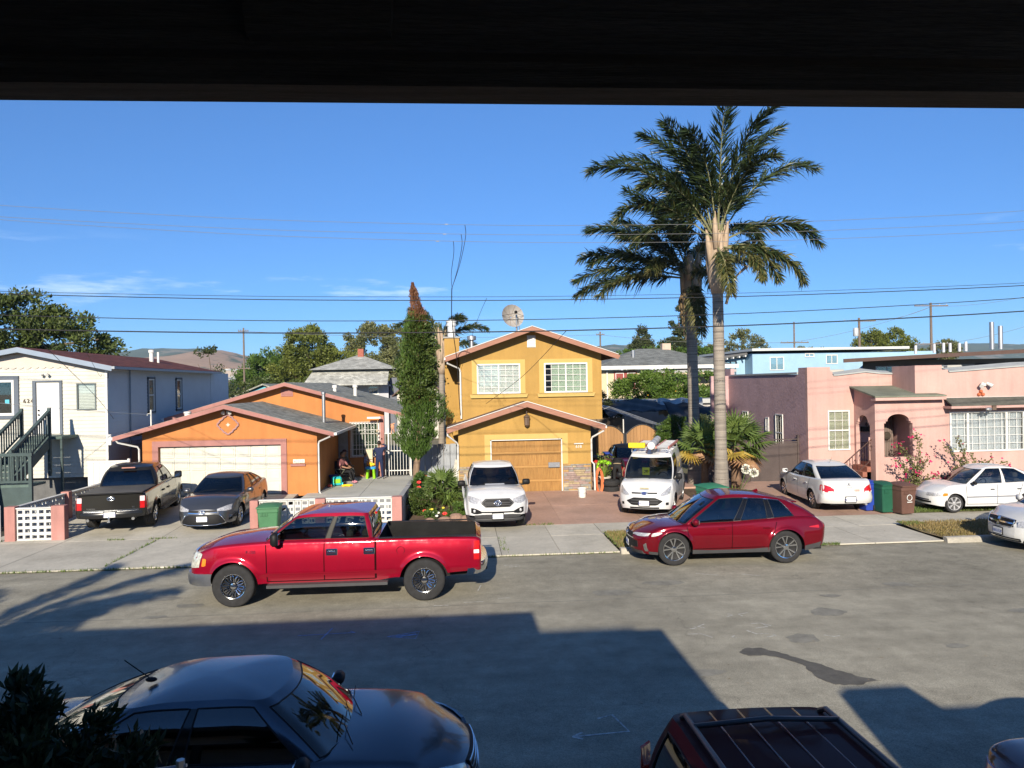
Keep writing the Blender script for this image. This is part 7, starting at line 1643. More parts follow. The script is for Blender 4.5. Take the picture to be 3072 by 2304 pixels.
# trees behind, left to right
tree('broadleaf_tree', 'large dark tree rising behind the white house at left', (-33.5, 60, 0), [(-35, 60, 9, 5.2, 3.5, 3.2), (-30.3, 60, 7.8, 3.6, 3, 2.5), (-39, 60, 8.5, 4, 3, 2.6)], L_OAK, 230, 150, .95, .30, .5)
tree('bare_tree', 'thin straggly dark tree beyond the white house roof', (-20.3, 62, 0), [(-20.4, 62, 6.2, 1.0, .8, 2.0), (-19.4, 62, 3.8, 2.0, 1.4, 1.2)], L_DARK, 26, 70, .5, .22, .14, nb=14)
tree('round_tree', 'mid green leafy tree left of the tall pine', (-27, 110, 0), [(-27.2, 110, 6.4, 3.8, 3, 3.4), (-24.5, 110, 5.0, 3, 2.5, 3)], L_SHR, 130, 130, 1.0, .38, .4)
tree('round_tree', 'yellow-green pine with layered crown left of the cypress', (-20.5, 105, 0), [(-21, 105, 9.8, 3.6, 3, 3.3), (-19.5, 105, 7.0, 4.4, 3, 2.8), (-23.5, 105, 6.2, 3.2, 2.5, 2.2), (-16.2, 105, 7.6, 2.2, 2, 2.0)], L_PINE, 230, 140, 1.0, .36, .5)
tree('broadleaf_tree', 'wide olive-green tree behind the grey hip roof', (-12.5, 115, 0), [(-13.5, 115, 10.8, 4.2, 3, 3.4), (-8.5, 115, 10.6, 4, 3, 3.2), (-4.2, 115, 10.5, 3.2, 3, 3.4), (-11, 115, 7.2, 4.6, 3, 2.2)], L_OLV, 230, 130, 1.05, .36, .5)
tree('broadleaf_tree', 'green tree band filling the gap left of the round tree', (-30, 120, 0), [(-33, 120, 5.5, 3, 2, 2.6), (-29.5, 120, 6.2, 3, 2, 2.6)], L_SHR, 80, 110, 1.0, .38, .3)
tree('broadleaf_tree', 'feathery green tree between cypress and grey hip roof', (-6, 85, 0), [(-6.4, 85, 6.4, 2.6, 2, 3.0), (-3.6, 85, 6.8, 2.4, 2, 3.2)], L_OLV, 110, 120, .8, .3, .3)
tree('dark_shrub', 'dark low trees left of the utility pole', (-34.5, 95, 0), [(-35, 95, 3.4, 4.2, 2, 2.2), (-30.4, 95, 3.0, 2.6, 2, 2.2)], L_DARK, 110, 110, .9, .34, .3)
tree('dark_shrub', 'dark trees below the layered pine beside the grey roof', (-23, 90, 0), [(-23, 90, 3.2, 3.6, 2, 2.6), (-17.5, 90, 3.4, 3, 2, 2.2)], L_OAK, 110, 110, .9, .32, .3)
tree('conifer_tree', 'conical dark conifer right of the yellow roof', (32.2, 130, 0), [(32.2, 130, 9.5, 2.6, 2, 2.6), (32.3, 130, 12.2, 1.4, 1.2, 1.8)], L_DARK, 90, 130, .9, .36, .4)
tree('conifer_tree', 'tall dark layered conifer behind the rear palm trunk', (38.5, 125, 0), [(36.8, 125, 10.5, 2.6, 2, 1.3), (38.2, 125, 13.5, 2.8, 2, 1.3), (38.6, 125, 16, 1.7, 1.5, 1.6), (39.4, 125, 9.5, 4, 2, 2)], L_DARK, 140, 130, .9, .36, .5)
tree('broadleaf_tree', 'bright green tree line above the cream house roof', (33, 100, 0), [(23.5, 100, 7.4, 3.4, 2, 1.3), (28, 100, 7.8, 4, 2, 1.6), (33, 100, 7.6, 4, 2, 1.6)], L_SHR, 120, 130, .8, .32, .4)
tree('broadleaf_tree', 'thin olive tree between the palm and the blue apartments', (51, 130, 0), [(50.5, 130, 10.6, 3.4, 2, 2.6), (54.5, 130, 9.4, 3, 2, 2), (46, 130, 9, 3, 2, 2)], L_OLV, 70, 120, .95, .36, .4, nb=12)
tree('conifer_tree', 'left half of the dark rounded tree pair above the apartments', (74.6, 130, 0), [(74.6, 130, 9.7, 3, 2.4, 3.2)], L_PINE, 90, 130, .9, .34, .4); tree('conifer_tree', 'right half of the dark rounded tree pair above the apartments', (79.4, 130, 0), [(79.2, 130, 9.9, 3.4, 2.4, 3.3), (82.5, 130, 7.8, 2.4, 2, 2)], L_PINE, 100, 130, .9, .34, .4)
tree('broadleaf_tree', 'small grey-green tree right of the dark tree pair', (88.5, 130, 0), [(88.5, 130, 9.0, 3.2, 2, 1.8)], L_OLV, 40, 110, .9, .34, .3, nb=10); tree('broadleaf_tree', 'low pale bush above the blue apartment roof', (60, 125, 0), [(60, 125, 8.6, 3.4, 2, 1.2)], L_OLV, 36, 110, .8, .32, .3)
ct = tree('citrus_tree', 'rounded bright green citrus tree in front of the cream house', (13.9, 51.6, 0), [(12.8, 51.6, 3.6, 2.1, 1.6, 1.5), (15.6, 51.6, 3.3, 2.2, 1.6, 1.3), (13.8, 51.6, 4.5, 1.3, 1.2, .8)], L_CIT, 190, 150, .5, .17, .15)
ORG = M('citrus_fruit', (.6, .3, .03), .5, var=.1)
for i in range(9): MB().ball((11.2+random.random()*5.5, 50.5, 2.4+random.random()*1.5), .04, 7, 5).build('fruit', ORG, ct)
tree('broadleaf_tree', 'sparse leafy tree right of the citrus tree', (17.6, 53.2, 0), [(17.2, 53.2, 4.0, 1.6, 1.2, 1.3), (18.6, 53.2, 3.2, 1.2, 1, 1.2)], L_SHR, 60, 120, .45, .17, .1); tree('dark_shrub', 'dark shrub in the shade beside the yellow house corner', (8.3, 46, 0), [(8.2, 46, 2.9, 1.2, 1, 1.0), (9.3, 46, 2.4, 1.2, 1, .8)], L_DARK, 60, 120, .4, .15, .1)
tree('weeping_shrub', 'light green weeping shrub at the end of the wooden gate', (10.2, 35.3, 0), [(10.0, 35.3, 1.5, .65, .5, 1.0), (10.4, 35.3, 2.2, .45, .4, .6)], L_SHR, 80, 150, .22, .12, .06, aspect=.22, cat='shrub'); tree('dark_shrub', 'dark hedge mass in shade behind the rear palm', (11.9, 35.8, 0), [(11.7, 35.9, 1.5, .7, .5, 1.2), (13.0, 36.2, 1.3, 1.0, .5, 1.0)], L_DARK, 110, 120, .3, .12, .06, cat='shrub')
# ---------------------------------------------------------------- palms
FROND = [LEAF('palm_leaflet', (.018, .032, .012), (.045, .065, .022), rough=.35, scale=1.2, trans=.12), LEAF('palm_leaflet_yellowing', (.09, .10, .03), (.16, .14, .05), scale=1.2)]
RACH = M('palm_rachis', (.20, .20, .10), .6, var=.15)
def frond_mesh(L, droop, nl, ll, old=0, start=.16):
    """plumose frond along +x: leaflets leave the rachis on every side and hang at their tips"""
    V = []; F = []; MI = []; pts = []; p = np.zeros(3); seg = 22
    for i in range(seg+1):
        pts.append(p.copy()); a = -droop*(i/seg)**1.9; p = p+np.array([math.cos(a), .02*math.sin(i*.4), math.sin(a)])*L/seg
    pts = np.array(pts)
    for i in range(seg):     # rachis
        r0 = .032*(1-i/seg)+.005; r1 = .032*(1-(i+1)/seg)+.005; k = len(V)
        for q, r_ in ((pts[i], r0), (pts[i+1], r1)): V += [q+np.array([0, r_, 0]), q+np.array([0, 0, r_]), q+np.array([0, -r_, 0]), q+np.array([0, 0, -r_])]
        for j in range(4): F.append((k+j, k+(j+1) % 4, k+4+(j+1) % 4, k+4+j)); MI.append(0)
    for i in range(nl):
        t = start+(1-start)*rng.random()**.9; f = t*seg; j = min(int(f), seg-1); q = pts[j]+(pts[j+1]-pts[j])*(f-j); tg = (pts[j+1]-pts[j]); tg /= np.linalg.norm(tg); up = np.array([-tg[2], 0, tg[0]])
        sd_ = 1 if i % 2 else -1
        ln = ll*(.35+.65*math.sin(math.pi*min(1, .12+t*.84))**.8)*rng.uniform(.75, 1.15); sa = R(rng.normal(44, 9)); lift = rng.normal(.12, .62)
        o = np.array([0, sd_, 0])*math.cos(lift)+up*math.sin(lift)
        d = tg*math.cos(sa)+o*math.sin(sa); d /= np.linalg.norm(d)
        wd = np.cross(d, rng.normal(size=3)); wd /= max(np.linalg.norm(wd), .05); w = .020*rng.uniform(.7, 1.3)
        m1 = q+d*ln*.55+np.array([0, 0, -.04*ln]); m2 = q+d*ln*.95+np.array([0, 0, -rng.uniform(.12, .42)*ln])
        k = len(V); V += [q-wd*w*.4, q+wd*w*.4, m1-wd*w, m1+wd*w, m2]; F += [(k, k+1, k+3, k+2), (k+2, k+3, k+4)]
        mi_ = 2 if (old and rng.random() < old*(.4+t)) else 1; MI += [mi_, mi_]
    me = bpy.data.meshes.new('frond'); me.from_pydata([tuple(v) for v in V], [], F)
    for m in (RACH, *FROND): me.materials.append(m)
    me.polygons.foreach_set('material_index', MI); return me
def place_frond(root, me, org, az, el, roll=0, s_=1):
    o_ = link('frond', me, root)
    o_.matrix_local = Matrix.Translation(org) @ Matrix.Rotation(az, 4, 'Z') @ Matrix.Rotation(-el, 4, 'Y') @ Matrix.Rotation(roll, 4, 'X') @ Matrix.Scale(s_, 4); return o_
TRK = M('palm_trunk', (.30, .26, .215), .9, var=.14, scale=2, streak=(.4, .4, 9), bump=.6, bscale=3, second=(.19, .165, .14), sfac=(.42, .62), weather=.25); BOOT = M('palm_boot', (.36, .27, .19), .85, var=.25, scale=3, streak=(6, 6, 1), bump=.3, bscale=6)
RINGM = M('palm_ring_scar', (.17, .145, .12), .95, var=.3, scale=4)
def queen_palm(name, lab, base, top, lean, r0, fronds, s_, boots=True, seedhead=True):
    r_ = empty(name, base, 0, lab, 'palm tree'); h = top-base[2]; m = MB(); N = 26
    pts = [(lean[0]*(i/N)**1.2, lean[1]*(i/N), h*i/N) for i in range(N+1)]
    rad = [r0*(1.25-.35*min(1, i/N*4) if i < N/4 else .9-.12*(i/N)) for i in range(N+1)]
    rad = [r+.012*r0*5*((i % 3) == 0)*0 for i, r in enumerate(rad)]
    m.tube(pts, rad, 14).build('trunk', TRK, r_, smooth=True, world=False)
    for i in range(1, 22):
        z = h*(.05+.93*i/22); f = z/h; q = (lean[0]*f**1.2, lean[1]*f, z); rr_ = r0*(1.25-.35*min(1, f*4) if f < .25 else .9-.12*f)
        MB().lathe([(rr_*.99, -.025), (rr_*1.045, 0), (rr_*.99, .02)], 14, q, cap=False).build('trunk_ring', RINGM, r_, smooth=True, world=False)
    c_ = Vector((lean[0], lean[1], h))
    # crownshaft: swollen, ragged leaf bases
    MB().tube([c_+Vector((0, 0, -.55)), c_+Vector((0, 0, -.15)), c_+Vector((.03, 0, .5)), c_+Vector((.02, 0, 1.3)), c_+Vector((0, 0, 2.0))], [r0*.85, r0*1.35, r0*1.45, r0*1.05, r0*.35], 14).build('crownshaft', BOOT, r_, smooth=True, world=False)
    for i in range(9):
        a = i*2.4; z = .1+i*.17; d = Vector((math.cos(a), math.sin(a), 0)); MB().tube([c_+d*r0*1.05+Vector((0, 0, z-.35)), c_+d*r0*1.35+Vector((0, 0, z+.3)), c_+d*r0*1.7+Vector((0, 0, z+.9))], [.09, .10, .03], 6).build('leaf_base', BOOT, r_, smooth=True, world=False)
    for (az, el, L, dr, old, ll) in fronds:
        me = frond_mesh(L*s_, R(dr), 420, ll*s_*.92, old)
        zz = 1.0+.6*max(0, math.sin(R(el))); place_frond(r_, me, c_+Vector((.2*math.cos(R(az)), .2*math.sin(R(az)), zz)), R(az), R(el), rng.uniform(-.3, .3))
    return r_, c_
FA = [  # azimuth (0 = +x, 90 = away), elevation, length, droop deg, old share, leaflet length
 (14, 54, 5.5, 72, .05, .8), (-8, 24, 3.6, 95, .15, .7), (30, 8, 3.3, 95, .35, .65), (-25, -4, 3.2, 75, .45, .65), (95, 74, 4.4, 60, 0, .8), (-92, 84, 4.8, 40, 0, .85), (-70, 74, 4.5, 60, 0, .8), (150, 76, 4.6, 60, 0, .85), (178, 52, 5.3, 85, .05, .85), (168, 64, 4.7, 75, 0, .85), (196, 33, 4.3, 85, .1, .8), (-120, 66, 4.3, 75, 0, .8), (-150, 46, 4.0, 85, .1, .75), (110, 50, 4.2, 75, 0, .8), (60, 58, 4.3, 75, 0, .75), (-75, 58, 3.8, 85, .1, .75), (-100, -28, 2.6, 60, .75, .6), (40, 30, 3.8, 90, .2, .7), (130, 30, 4, 80, .1, .75), (-60, -15, 2.4, 70, .7, .55), (210, 70, 4.4, 60, 0, .8), (0, 76, 4.5, 55, 0, .8)]
p1, c1 = queen_palm('palm_tree', 'tallest grey-trunked palm in front, behind the crimson crossover', (8.72, 24.5, .05), 7.85, (-.02, 0), .225, FA, .95)
# dead frond stub and dangling seed stalk
MB().tube([c1+Vector((.25, -.1, -.9)), c1+Vector((.42, -.12, -.3)), c1+Vector((.62, -.15, .05)), c1+Vector((.95, -.2, .35))], [.05, .04, .03, .06], 6).build('seed_stalk', BOOT, p1, smooth=True, world=False)
FB_ = [(185, 22, 4.6, 48, 0.15, 0.85), (172, 6, 4.5, 42, 0.3, 0.85), (198, 4, 4.3, 48, 0.35, 0.8), (178, 40, 4.5, 54, 0.05, 0.85), (150, 26, 4.2, 51, 0.1, 0.8), (215, 30, 4.2, 51, 0.15, 0.8), (140, 52, 4, 51, 0, 0.8), (-120, 38, 3.8, 58, 0.2, 0.75), (-95, 5, 3.6, 61, 0.7, 0.75), (-100, -35, 3.2, 41, 0.95, 0.7), (-80, 48, 3.8, 48, 0, 0.75), (60, 36, 4, 51, 0, 0.8), (20, 26, 3.6, 58, 0.1, 0.75), (100, 68, 4, 41, 0, 0.8), (240, 66, 4, 41, 0, 0.8), (190, 66, 4.0, 48, 0, 0.8), (182, 12, 4.6, 44, 0.2, 0.85), (-130, 14, 3.8, 54, 0.4, 0.75)]
p2, c2 = queen_palm('palm_tree', 'second palm with brown skirt just behind the tallest palm', (9.45, 29.6, .1), 7.5, (-.05, 0), .26, FB_, 1.0)
BRF = LEAF('dead_frond', (.16, .11, .06), (.26, .19, .10), trans=.1)
for i in range(26):
    a = rng.uniform(0, 6.28); d = Vector((math.cos(a), math.sin(a), 0)); MB().tube([c2+d*.3+Vector((0, 0, .7)), c2+d*rng.uniform(.4, .6)+Vector((0, 0, .1)), c2+d*rng.uniform(.35, .6)+Vector((0, 0, -rng.uniform(.4, 1.4)))], [.02, .05, .008], 4).build('dead_frond', BRF, p2, world=False)
p3, _ = queen_palm('palm_tree', 'distant palm peeping between cypress and chimney', (-1.15, 44, 0), 5.6, (.1, 0), .2, [(az, el, 2.8, 80, .2, .6) for az, el in ((0, 40), (60, 55), (120, 30), (180, 45), (230, 20), (300, 50), (-30, 10), (150, 70), (190, 5), (80, 15))], 1.0)
# fan palms
FANG = [LEAF('fan_leaf', (.07, .13, .03), (.15, .20, .05), scale=1.5), LEAF('fan_leaf_gold', (.42, .26, .03), (.3, .24, .06), scale=1.5), LEAF('fan_leaf_dead', (.33, .17, .09), (.26, .16, .08), scale=1.5, trans=.1)]
def fan_mesh(stalk, rad, n, mi):
    V = []; F = []; MI = []; k = 0
    def q(*p): V.append(p); return len(V)-1
    a = [q(0, .012, 0), q(0, -.012, 0), q(stalk, -.01, -.05), q(stalk, .01, -.05)]; F.append(tuple(a)); MI.append(0)
    c_ = (stalk, 0, -.05)
    for i in range(n):
        t = R(-115+230*i/(n-1)); dr = .10+.35*abs(t)/R(115); L = rad*rng.uniform(.85, 1.1)
        def pt(r_, dt, z): return q(c_[0]+r_*math.cos(t+dt), c_[1]+r_*math.sin(t+dt), c_[2]+z)
        h = R(230/(n-1))*.52; z1 = -dr*.25*L
        i0 = q(*c_); i1 = pt(L*.5, -h, z1*.6); i2 = pt(L*.55, 0, z1*.6+.02); i3 = pt(L*.5, h, z1*.6); i4 = pt(L, 0, -dr*L*1.1)
        F += [(i0, i1, i2), (i0, i2, i3), (i1, i4, i2), (i2, i4, i3)]; MI += [mi]*4
    me = bpy.data.meshes.new('frond'); me.from_pydata(V, [], F)
    for m in FANG: me.materials.append(m)
    me.polygons.foreach_set('material_index', MI); return me
FBRK = M('fan_trunk', (.16, .10, .065), .95, var=.35, scale=5, bump=.8, bscale=8)
def fan_palm(name, lab, base, h, r_, nf, stalk, rad, gold=True, cat='palm tree', el0=-35, trunk=True):
    ro = empty(name, base, 0, lab, cat)
    if trunk: MB().tube([(0, 0, 0), (.02, 0, h*.5), (0, 0, h)], [r_*1.1, r_, r_*.85], 12).build('trunk', FBRK, ro, smooth=True, world=False)
    ms = [[fan_mesh(stalk, rad, 19, k) for _ in range(2)] for k in range(3)]
    for i in range(nf):
        f = i/(nf-1); el = el0+f*(80-el0); az = i*137.5; k = 0 if f > .38 or not gold else (2 if f < .14 else 1 if rng.random() < .7 else 0)
        o_ = link('frond', ms[k][i % 2], ro); o_.matrix_local = Matrix.Translation((0, 0, h)) @ Matrix.Rotation(R(az), 4, 'Z') @ Matrix.Rotation(R(-el), 4, 'Y') @ Matrix.Rotation(rng.uniform(-.5, .5), 4, 'X') @ Matrix.Scale(rng.uniform(.85, 1.1), 4)
    return ro
fan_palm('fan_palm', 'short fan palm with golden lower leaves right of the tall palm', (10.15, 27.0, .1), 1.85, .18, 34, .75, .75)
fan_palm('fan_palm', 'smaller fan palm with golden skirt left of the tall palm', (9.1, 27.4, .1), 1.75, .13, 20, .6, .65)
# ---------------------------------------------------------------- cypress with ivy and dead tip
cy = empty('cypress_tree', (-1.66, 29.6, .2), 0, 'tall narrow cypress with ivy and dead brown tip', 'tree')
def column(prof, n, mat_, size, asp, up, jitter=.0, name='crown'):
    zz = rng.uniform(0, 1, n); zs_ = prof[0][0]+(prof[-1][0]-prof[0][0])*zz; f = pchip([(p[0], p[1]) for p in prof]); g = pchip([(p[0], p[2]) for p in prof])
    rr_ = np.array([f(z) for z in zs_]); cx = np.array([g(z) for z in zs_]); a = rng.uniform(0, 6.28, n)
    lump = 1+.2*np.sin(a*3+zs_*2.3)+.16*np.sin(a*5-zs_*4.1)+.13*np.sin(zs_*9+a*2)+.08*np.sin(zs_*17-a*4); q = rng.uniform(.5, 1.04, n)**.7*lump*np.where(rng.random(n) < .05, rng.uniform(1.05, 1.3, n), 1)
    P = np.stack([cx+rr_*q*np.cos(a), rr_*q*np.sin(a), zs_], 1); D = np.stack([np.cos(a)*.5, np.sin(a)*.5, np.full(n, up)], 1)+rng.normal(size=(n, 3))*.25
    return link(name, leafmesh(name, [mat_], P, D, size, asp), cy)
column([(1.3, .12, -.1), (1.8, .52, -.12), (2.4, .74, -.04), (3.0, .72, .02), (3.6, .55, 0)], 11000, L_CYP, .16, .16, 1.4)
column([(2.9, .75, .45), (3.4, .62, .45), (4.0, .35, .4)], 2200, L_CYP, .15, .18, .8)
column([(3.2, .58, -.05), (3.9, .60, -.02), (4.8, .68, .05), (5.6, .60, .05), (6.4, .45, .05), (7.0, .25, .02)], 12000, L_IVY, .11, .7, .2, name='ivy')
column([(3.4, .55, -.12), (5.0, .60, -.12), (6.3, .44, -.12), (7.1, .18, -.1)], 6000, L_CYP, .16, .15, 1.5)
column([(6.1, .30, .10), (6.6, .30, .08), (7.2, .24, .02), (7.8, .15, -.08), (8.25, .03, -.14)], 3600, L_BRN, .13, .2, 1.5, name='dead_tip')
column([(3.5, .5, .05), (3.9, .45, .08)], 500, L_BRN, .12, .25, .5, name='dead_patch')
MB().tube([(-.12, 0, -.1), (-.12, 0, .9), (-.02, 0, 1.8), (0, 0, 4), (0, 0, 7.5)], [.15, .13, .13, .09, .02], 9).build('trunk', M('cypress_bark', (.22, .15, .10), .95, var=.3, streak=(6, 6, 1), bump=.5, bscale=10), cy, smooth=True, world=False)
# ---------------------------------------------------------------- planter bed plants
def spray(name, lab, base, n, L, w, mats, spread=1.1, droop=.5, cat='plant', group=None, seg=5, el=(25, 80)):
    ro = empty(name, base, 0, lab, cat, group); V = []; F = []; MI = []
    for i in range(n):
        az = rng.uniform(0, 6.28); e = R(rng.uniform(*el)); l = L*rng.uniform(.6, 1.1); p = np.array([0, 0, 0.]); d = np.array([math.cos(az)*math.cos(e)*spread, math.sin(az)*math.cos(e)*spread, math.sin(e)]); sdv = np.array([-math.sin(az), math.cos(az), 0])
        k0 = len(V); p = p+np.array([math.cos(az), math.sin(az), 0])*.05
        for j in range(seg+1):
            ww = w*(math.sin(math.pi*(.15+.85*j/seg))+.05); V += [p-sdv*ww/2, p+sdv*ww/2+np.array([0, 0, ww*.2])]; p = p+d*l/seg; d = d+np.array([0, 0, -droop/seg*1.6])
        for j in range(seg): F.append((k0+2*j, k0+2*j+1, k0+2*j+3, k0+2*j+2)); MI.append(i % len(mats))
    me = bpy.data.meshes.new('leaves'); me.from_pydata([tuple(v) for v in V], [], F)
    for m in mats: me.materials.append(m)
    me.polygons.foreach_set('material_index', MI); link('leaves', me, ro); return ro
GR1 = LEAF('blade_leaf', (.07, .12, .03), (.15, .20, .05), scale=2); GR2 = LEAF('blade_leaf_bright', (.11, .19, .03), (.2, .26, .05), scale=2)
for i, (x, y, s_, lab) in enumerate([(-.5, 26.2, 1.0, 'large arching green fountain plant beside the white pickup'), (-.95, 28.0, .9, 'arching grassy plant in front of the grey board fence'), (-.05, 24.7, .8, 'arching grassy plant at the bed corner by the pickup')]): spray('fountain_plant', lab, (x, y, .15), 170, 1.25*s_, .035, [GR1, GR2], 1.0, .9)
fan_palm('fan_palm', 'small trunkless fan palm in the planting bed', (-.7, 27.0, .15), .35, .06, 16, .5, .5, gold=False, cat='plant', el0=5, trunk=False)
tree('leafy_shrub', 'dark leafy shrub against the grey garden wall', (-1.35, 24.6, .1), [(-1.35, 24.7, .55, .42, .6, .5)], L_IVY, 60, 90, .16, .07, .03, cat='shrub'); tree('leafy_shrub', 'flowering shrub at the foot of the cypress', (-1.55, 28.0, .1), [(-1.55, 28.0, .6, .3, .8, .55)], L_SHR, 60, 90, .15, .07, .03, cat='shrub')
def flowers(name, lab, pts, mt, r_=.05, cat='flowers', parent=None):
    ro = parent or empty(name, pts[0], 0, lab, cat)
    off = Vector(ro.location)
    for p in pts:
        m = MB()
        for i in range(6):
            a = i*math.pi/3; c_ = Vector(p)+Vector((math.cos(a)*r_, math.sin(a)*r_*.6, math.sin(a)*r_*.5)); m.ball(c_, (r_*.7, r_*.5, r_*.6), 6, 4)
        m.build('bloom', mt, ro)
    return ro
REDF = M('red_petal', (.6, .02, .015), .5, var=.2); MAGF = M('magenta_petal', (.55, .02, .12), .5, var=.2); WHF = M('white_petal', (.7, .7, .6), .5, var=.1); YLF = M('yellow_petal', (.6, .5, .03), .5, var=.2)
flowers('red_flowers', 'bright red geranium blooms beside the rose wall pillar', [(-1.45, 25.4, .95), (-1.5, 26.4, 1.0), (-1.38, 25.2, .85), (-1.42, 29.0, .9), (-1.2, 24.2, .35), (-.55, 23.6, .35)], REDF, .05)
flowers('white_flowers', 'small white blooms at the front of the planting bed', [(-.8, 23.5, .3), (-.75, 23.6, .38), (-.9, 23.55, .42), (-.82, 23.7, .3)], WHF, .03); flowers('yellow_flowers', 'small yellow blooms in the planting bed', [(-.95, 23.6, .5), (-.6, 23.8, .5), (-1.0, 23.8, .45)], YLF, .03)
RCK = M('garden_rock', (.25, .16, .12), .95, var=.25, scale=3, bump=.4, bscale=10)
for i, (x, y, s_) in enumerate([(-.2, 23.6, .2), (-.55, 23.3, .16), (.15, 23.4, .17), (-1.0, 23.25, .14), (.2, 24.1, .15)]):
    o_ = MB().ball((0, 0, s_*.3), (s_*1.2, s_*.8, s_*.8), 8, 6)
    o_.v = [(a*(1+.2*math.sin(5*b+i)), b*(1+.2*math.sin(7*c_+i)), c_) for a, b, c_ in o_.v]; o_ = o_.build('garden_rock', RCK); o_.location = (x, y, .14)
    tag(o_, 'brown rock edging the planting bed beside the white pickup', 'rock', 'rocks edging the planting bed')
tree('leafy_shrub', 'low ground-cover shrub at the front of the planting bed', (-.7, 23.7, .1), [(-.8, 23.8, .25, .6, .4, .22), (.1, 24.2, .3, .4, .5, .3)], L_SHR, 60, 80, .12, .06, .02, cat='shrub')
# bougainvillea on the pink house
BOUG = LEAF('bougainvillea_leaf', (.10, .13, .04), (.18, .17, .06), scale=2)
def boug(lab, base, arms, nfl):
    ro = empty('bougainvillea', base, 0, lab, 'plant'); P = []; D = []; FP = []
    for pts in arms:
        pts = [Vector(p) for p in pts]; MB().tube(pts, .012, 5).build('stem', BARK, ro)
        for a, b in zip(pts, pts[1:]):
            n = int((b-a).length*120)
            for i in range(n): q = a.lerp(b, rng.random())+Vector(rng.normal(size=3)*.07); P.append(q[:]); D.append(rng.normal(size=3)+np.array([0, -.3, .5]))
        e = pts[-1]
        for i in range(nfl): FP.append((e+Vector(rng.normal(size=3)*.14))[:])
    P = np.array(P)-np.array(base); link('leaves', leafmesh('leaves', [BOUG], P, np.array(D), .085, .7), ro)
    FPn = np.array(FP)-np.array(base); FPn = np.repeat(FPn, 3, 0)+rng.normal(size=(len(FP)*3, 3))*.03
    link('blossoms', leafmesh('blossoms', [MAGF], FPn, rng.normal(size=(len(FPn), 3)), .08, .8), ro); return ro
b0 = (17.3, 27.3, .1)
boug('magenta bougainvillea climbing in front of the arched porch window', b0, [[b0, (17.2, 27.3, 1.0), (16.9, 27.3, 1.6), (16.7, 27.35, 1.75)], [b0, (17.4, 27.3, 1.2), (17.5, 27.3, 2.0), (17.25, 27.3, 2.15)], [b0, (17.5, 27.3, .9), (17.8, 27.3, 1.3)], [b0, (17.0, 27.2, .7), (16.5, 27.2, 1.2)], [b0, (17.6, 27.2, .5), (18.1, 27.2, .6)], [b0, (17.3, 27.2, .6), (17.25, 27.2, .9)], [b0, (16.9, 27.2, .4), (16.7, 27.1, .5)], [b0, (17.6, 27.2, .4), (17.9, 27.2, .3)]], 8)
b1_ = (19.6, 27.2, .1)
boug('leggy green bougainvillea beside the big window of the pink house', b1_, [[b1_, (19.2, 27.2, .9), (18.6, 27.2, 1.6), (18.4, 27.2, 1.75)], [b1_, (19.3, 27.2, 1.0), (19.0, 27.2, 1.9), (18.85, 27.2, 2.05)], [b1_, (19.9, 27.2, 1.0), (20.3, 27.2, 1.2)], [b1_, (19.6, 27.2, 1.1), (19.4, 27.2, 1.4)], [b1_, (19.2, 27.1, .7), (18.7, 27.1, 1.0)], [b1_, (20.0, 27.1, .7), (20.9, 27.2, 1.0)]], 2)
# agaves and agapanthus below the tall palm
for x, y, s_, lab in ((8.3, 24.9, 1.0, 'upright strap-leaved agave left of the palm trunk'), (9.35, 25.0, .9, 'bright green agapanthus clump right of the palm trunk')): spray('strap_plant', lab, (x, y, .05), 34, .95*s_, .085, [GR2], .9, .3, el=(40, 85))
ag = empty('white_flowers', (9.75, 24.9, .6), 0, 'two white globe blooms on stalks below the fan palm', 'flowers')
for dx, dz in ((0.0, 1.35), (.28, 1.22)):
    MB().tube([(9.35, 24.95, .3), (9.6+dx*.5, 24.9, .9), (9.7+dx, 24.85, dz)], .012, 5).build('stalk', GR1, ag)
    P = rng.normal(size=(160, 3)); P = P/np.linalg.norm(P, axis=1, keepdims=True)*.14; link('bloom', leafmesh('bloom', [WHF], P+np.array([9.7+dx-9.75, -.05, dz-.6]), P, .07, .6), ag)
# near shrub at the lower left and the tree whose shadow falls on the road
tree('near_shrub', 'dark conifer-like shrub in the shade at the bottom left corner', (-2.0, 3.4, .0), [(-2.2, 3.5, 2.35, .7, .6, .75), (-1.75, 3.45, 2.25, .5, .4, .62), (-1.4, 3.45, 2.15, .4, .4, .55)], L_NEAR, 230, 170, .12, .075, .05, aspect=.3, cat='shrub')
yt = queen_palm('palm_tree', 'palm left of the camera that shades the road', (-11.3, 1.4, 0), 3.6, (0, 0), .2, [(az, el, 2.9, 50, 0, .6) for az, el in ((10, 40), (40, 20), (80, 45), (-20, 25), (120, 30), (180, 40), (240, 30), (300, 45), (20, 65), (-40, 55))], 1.0)[0]
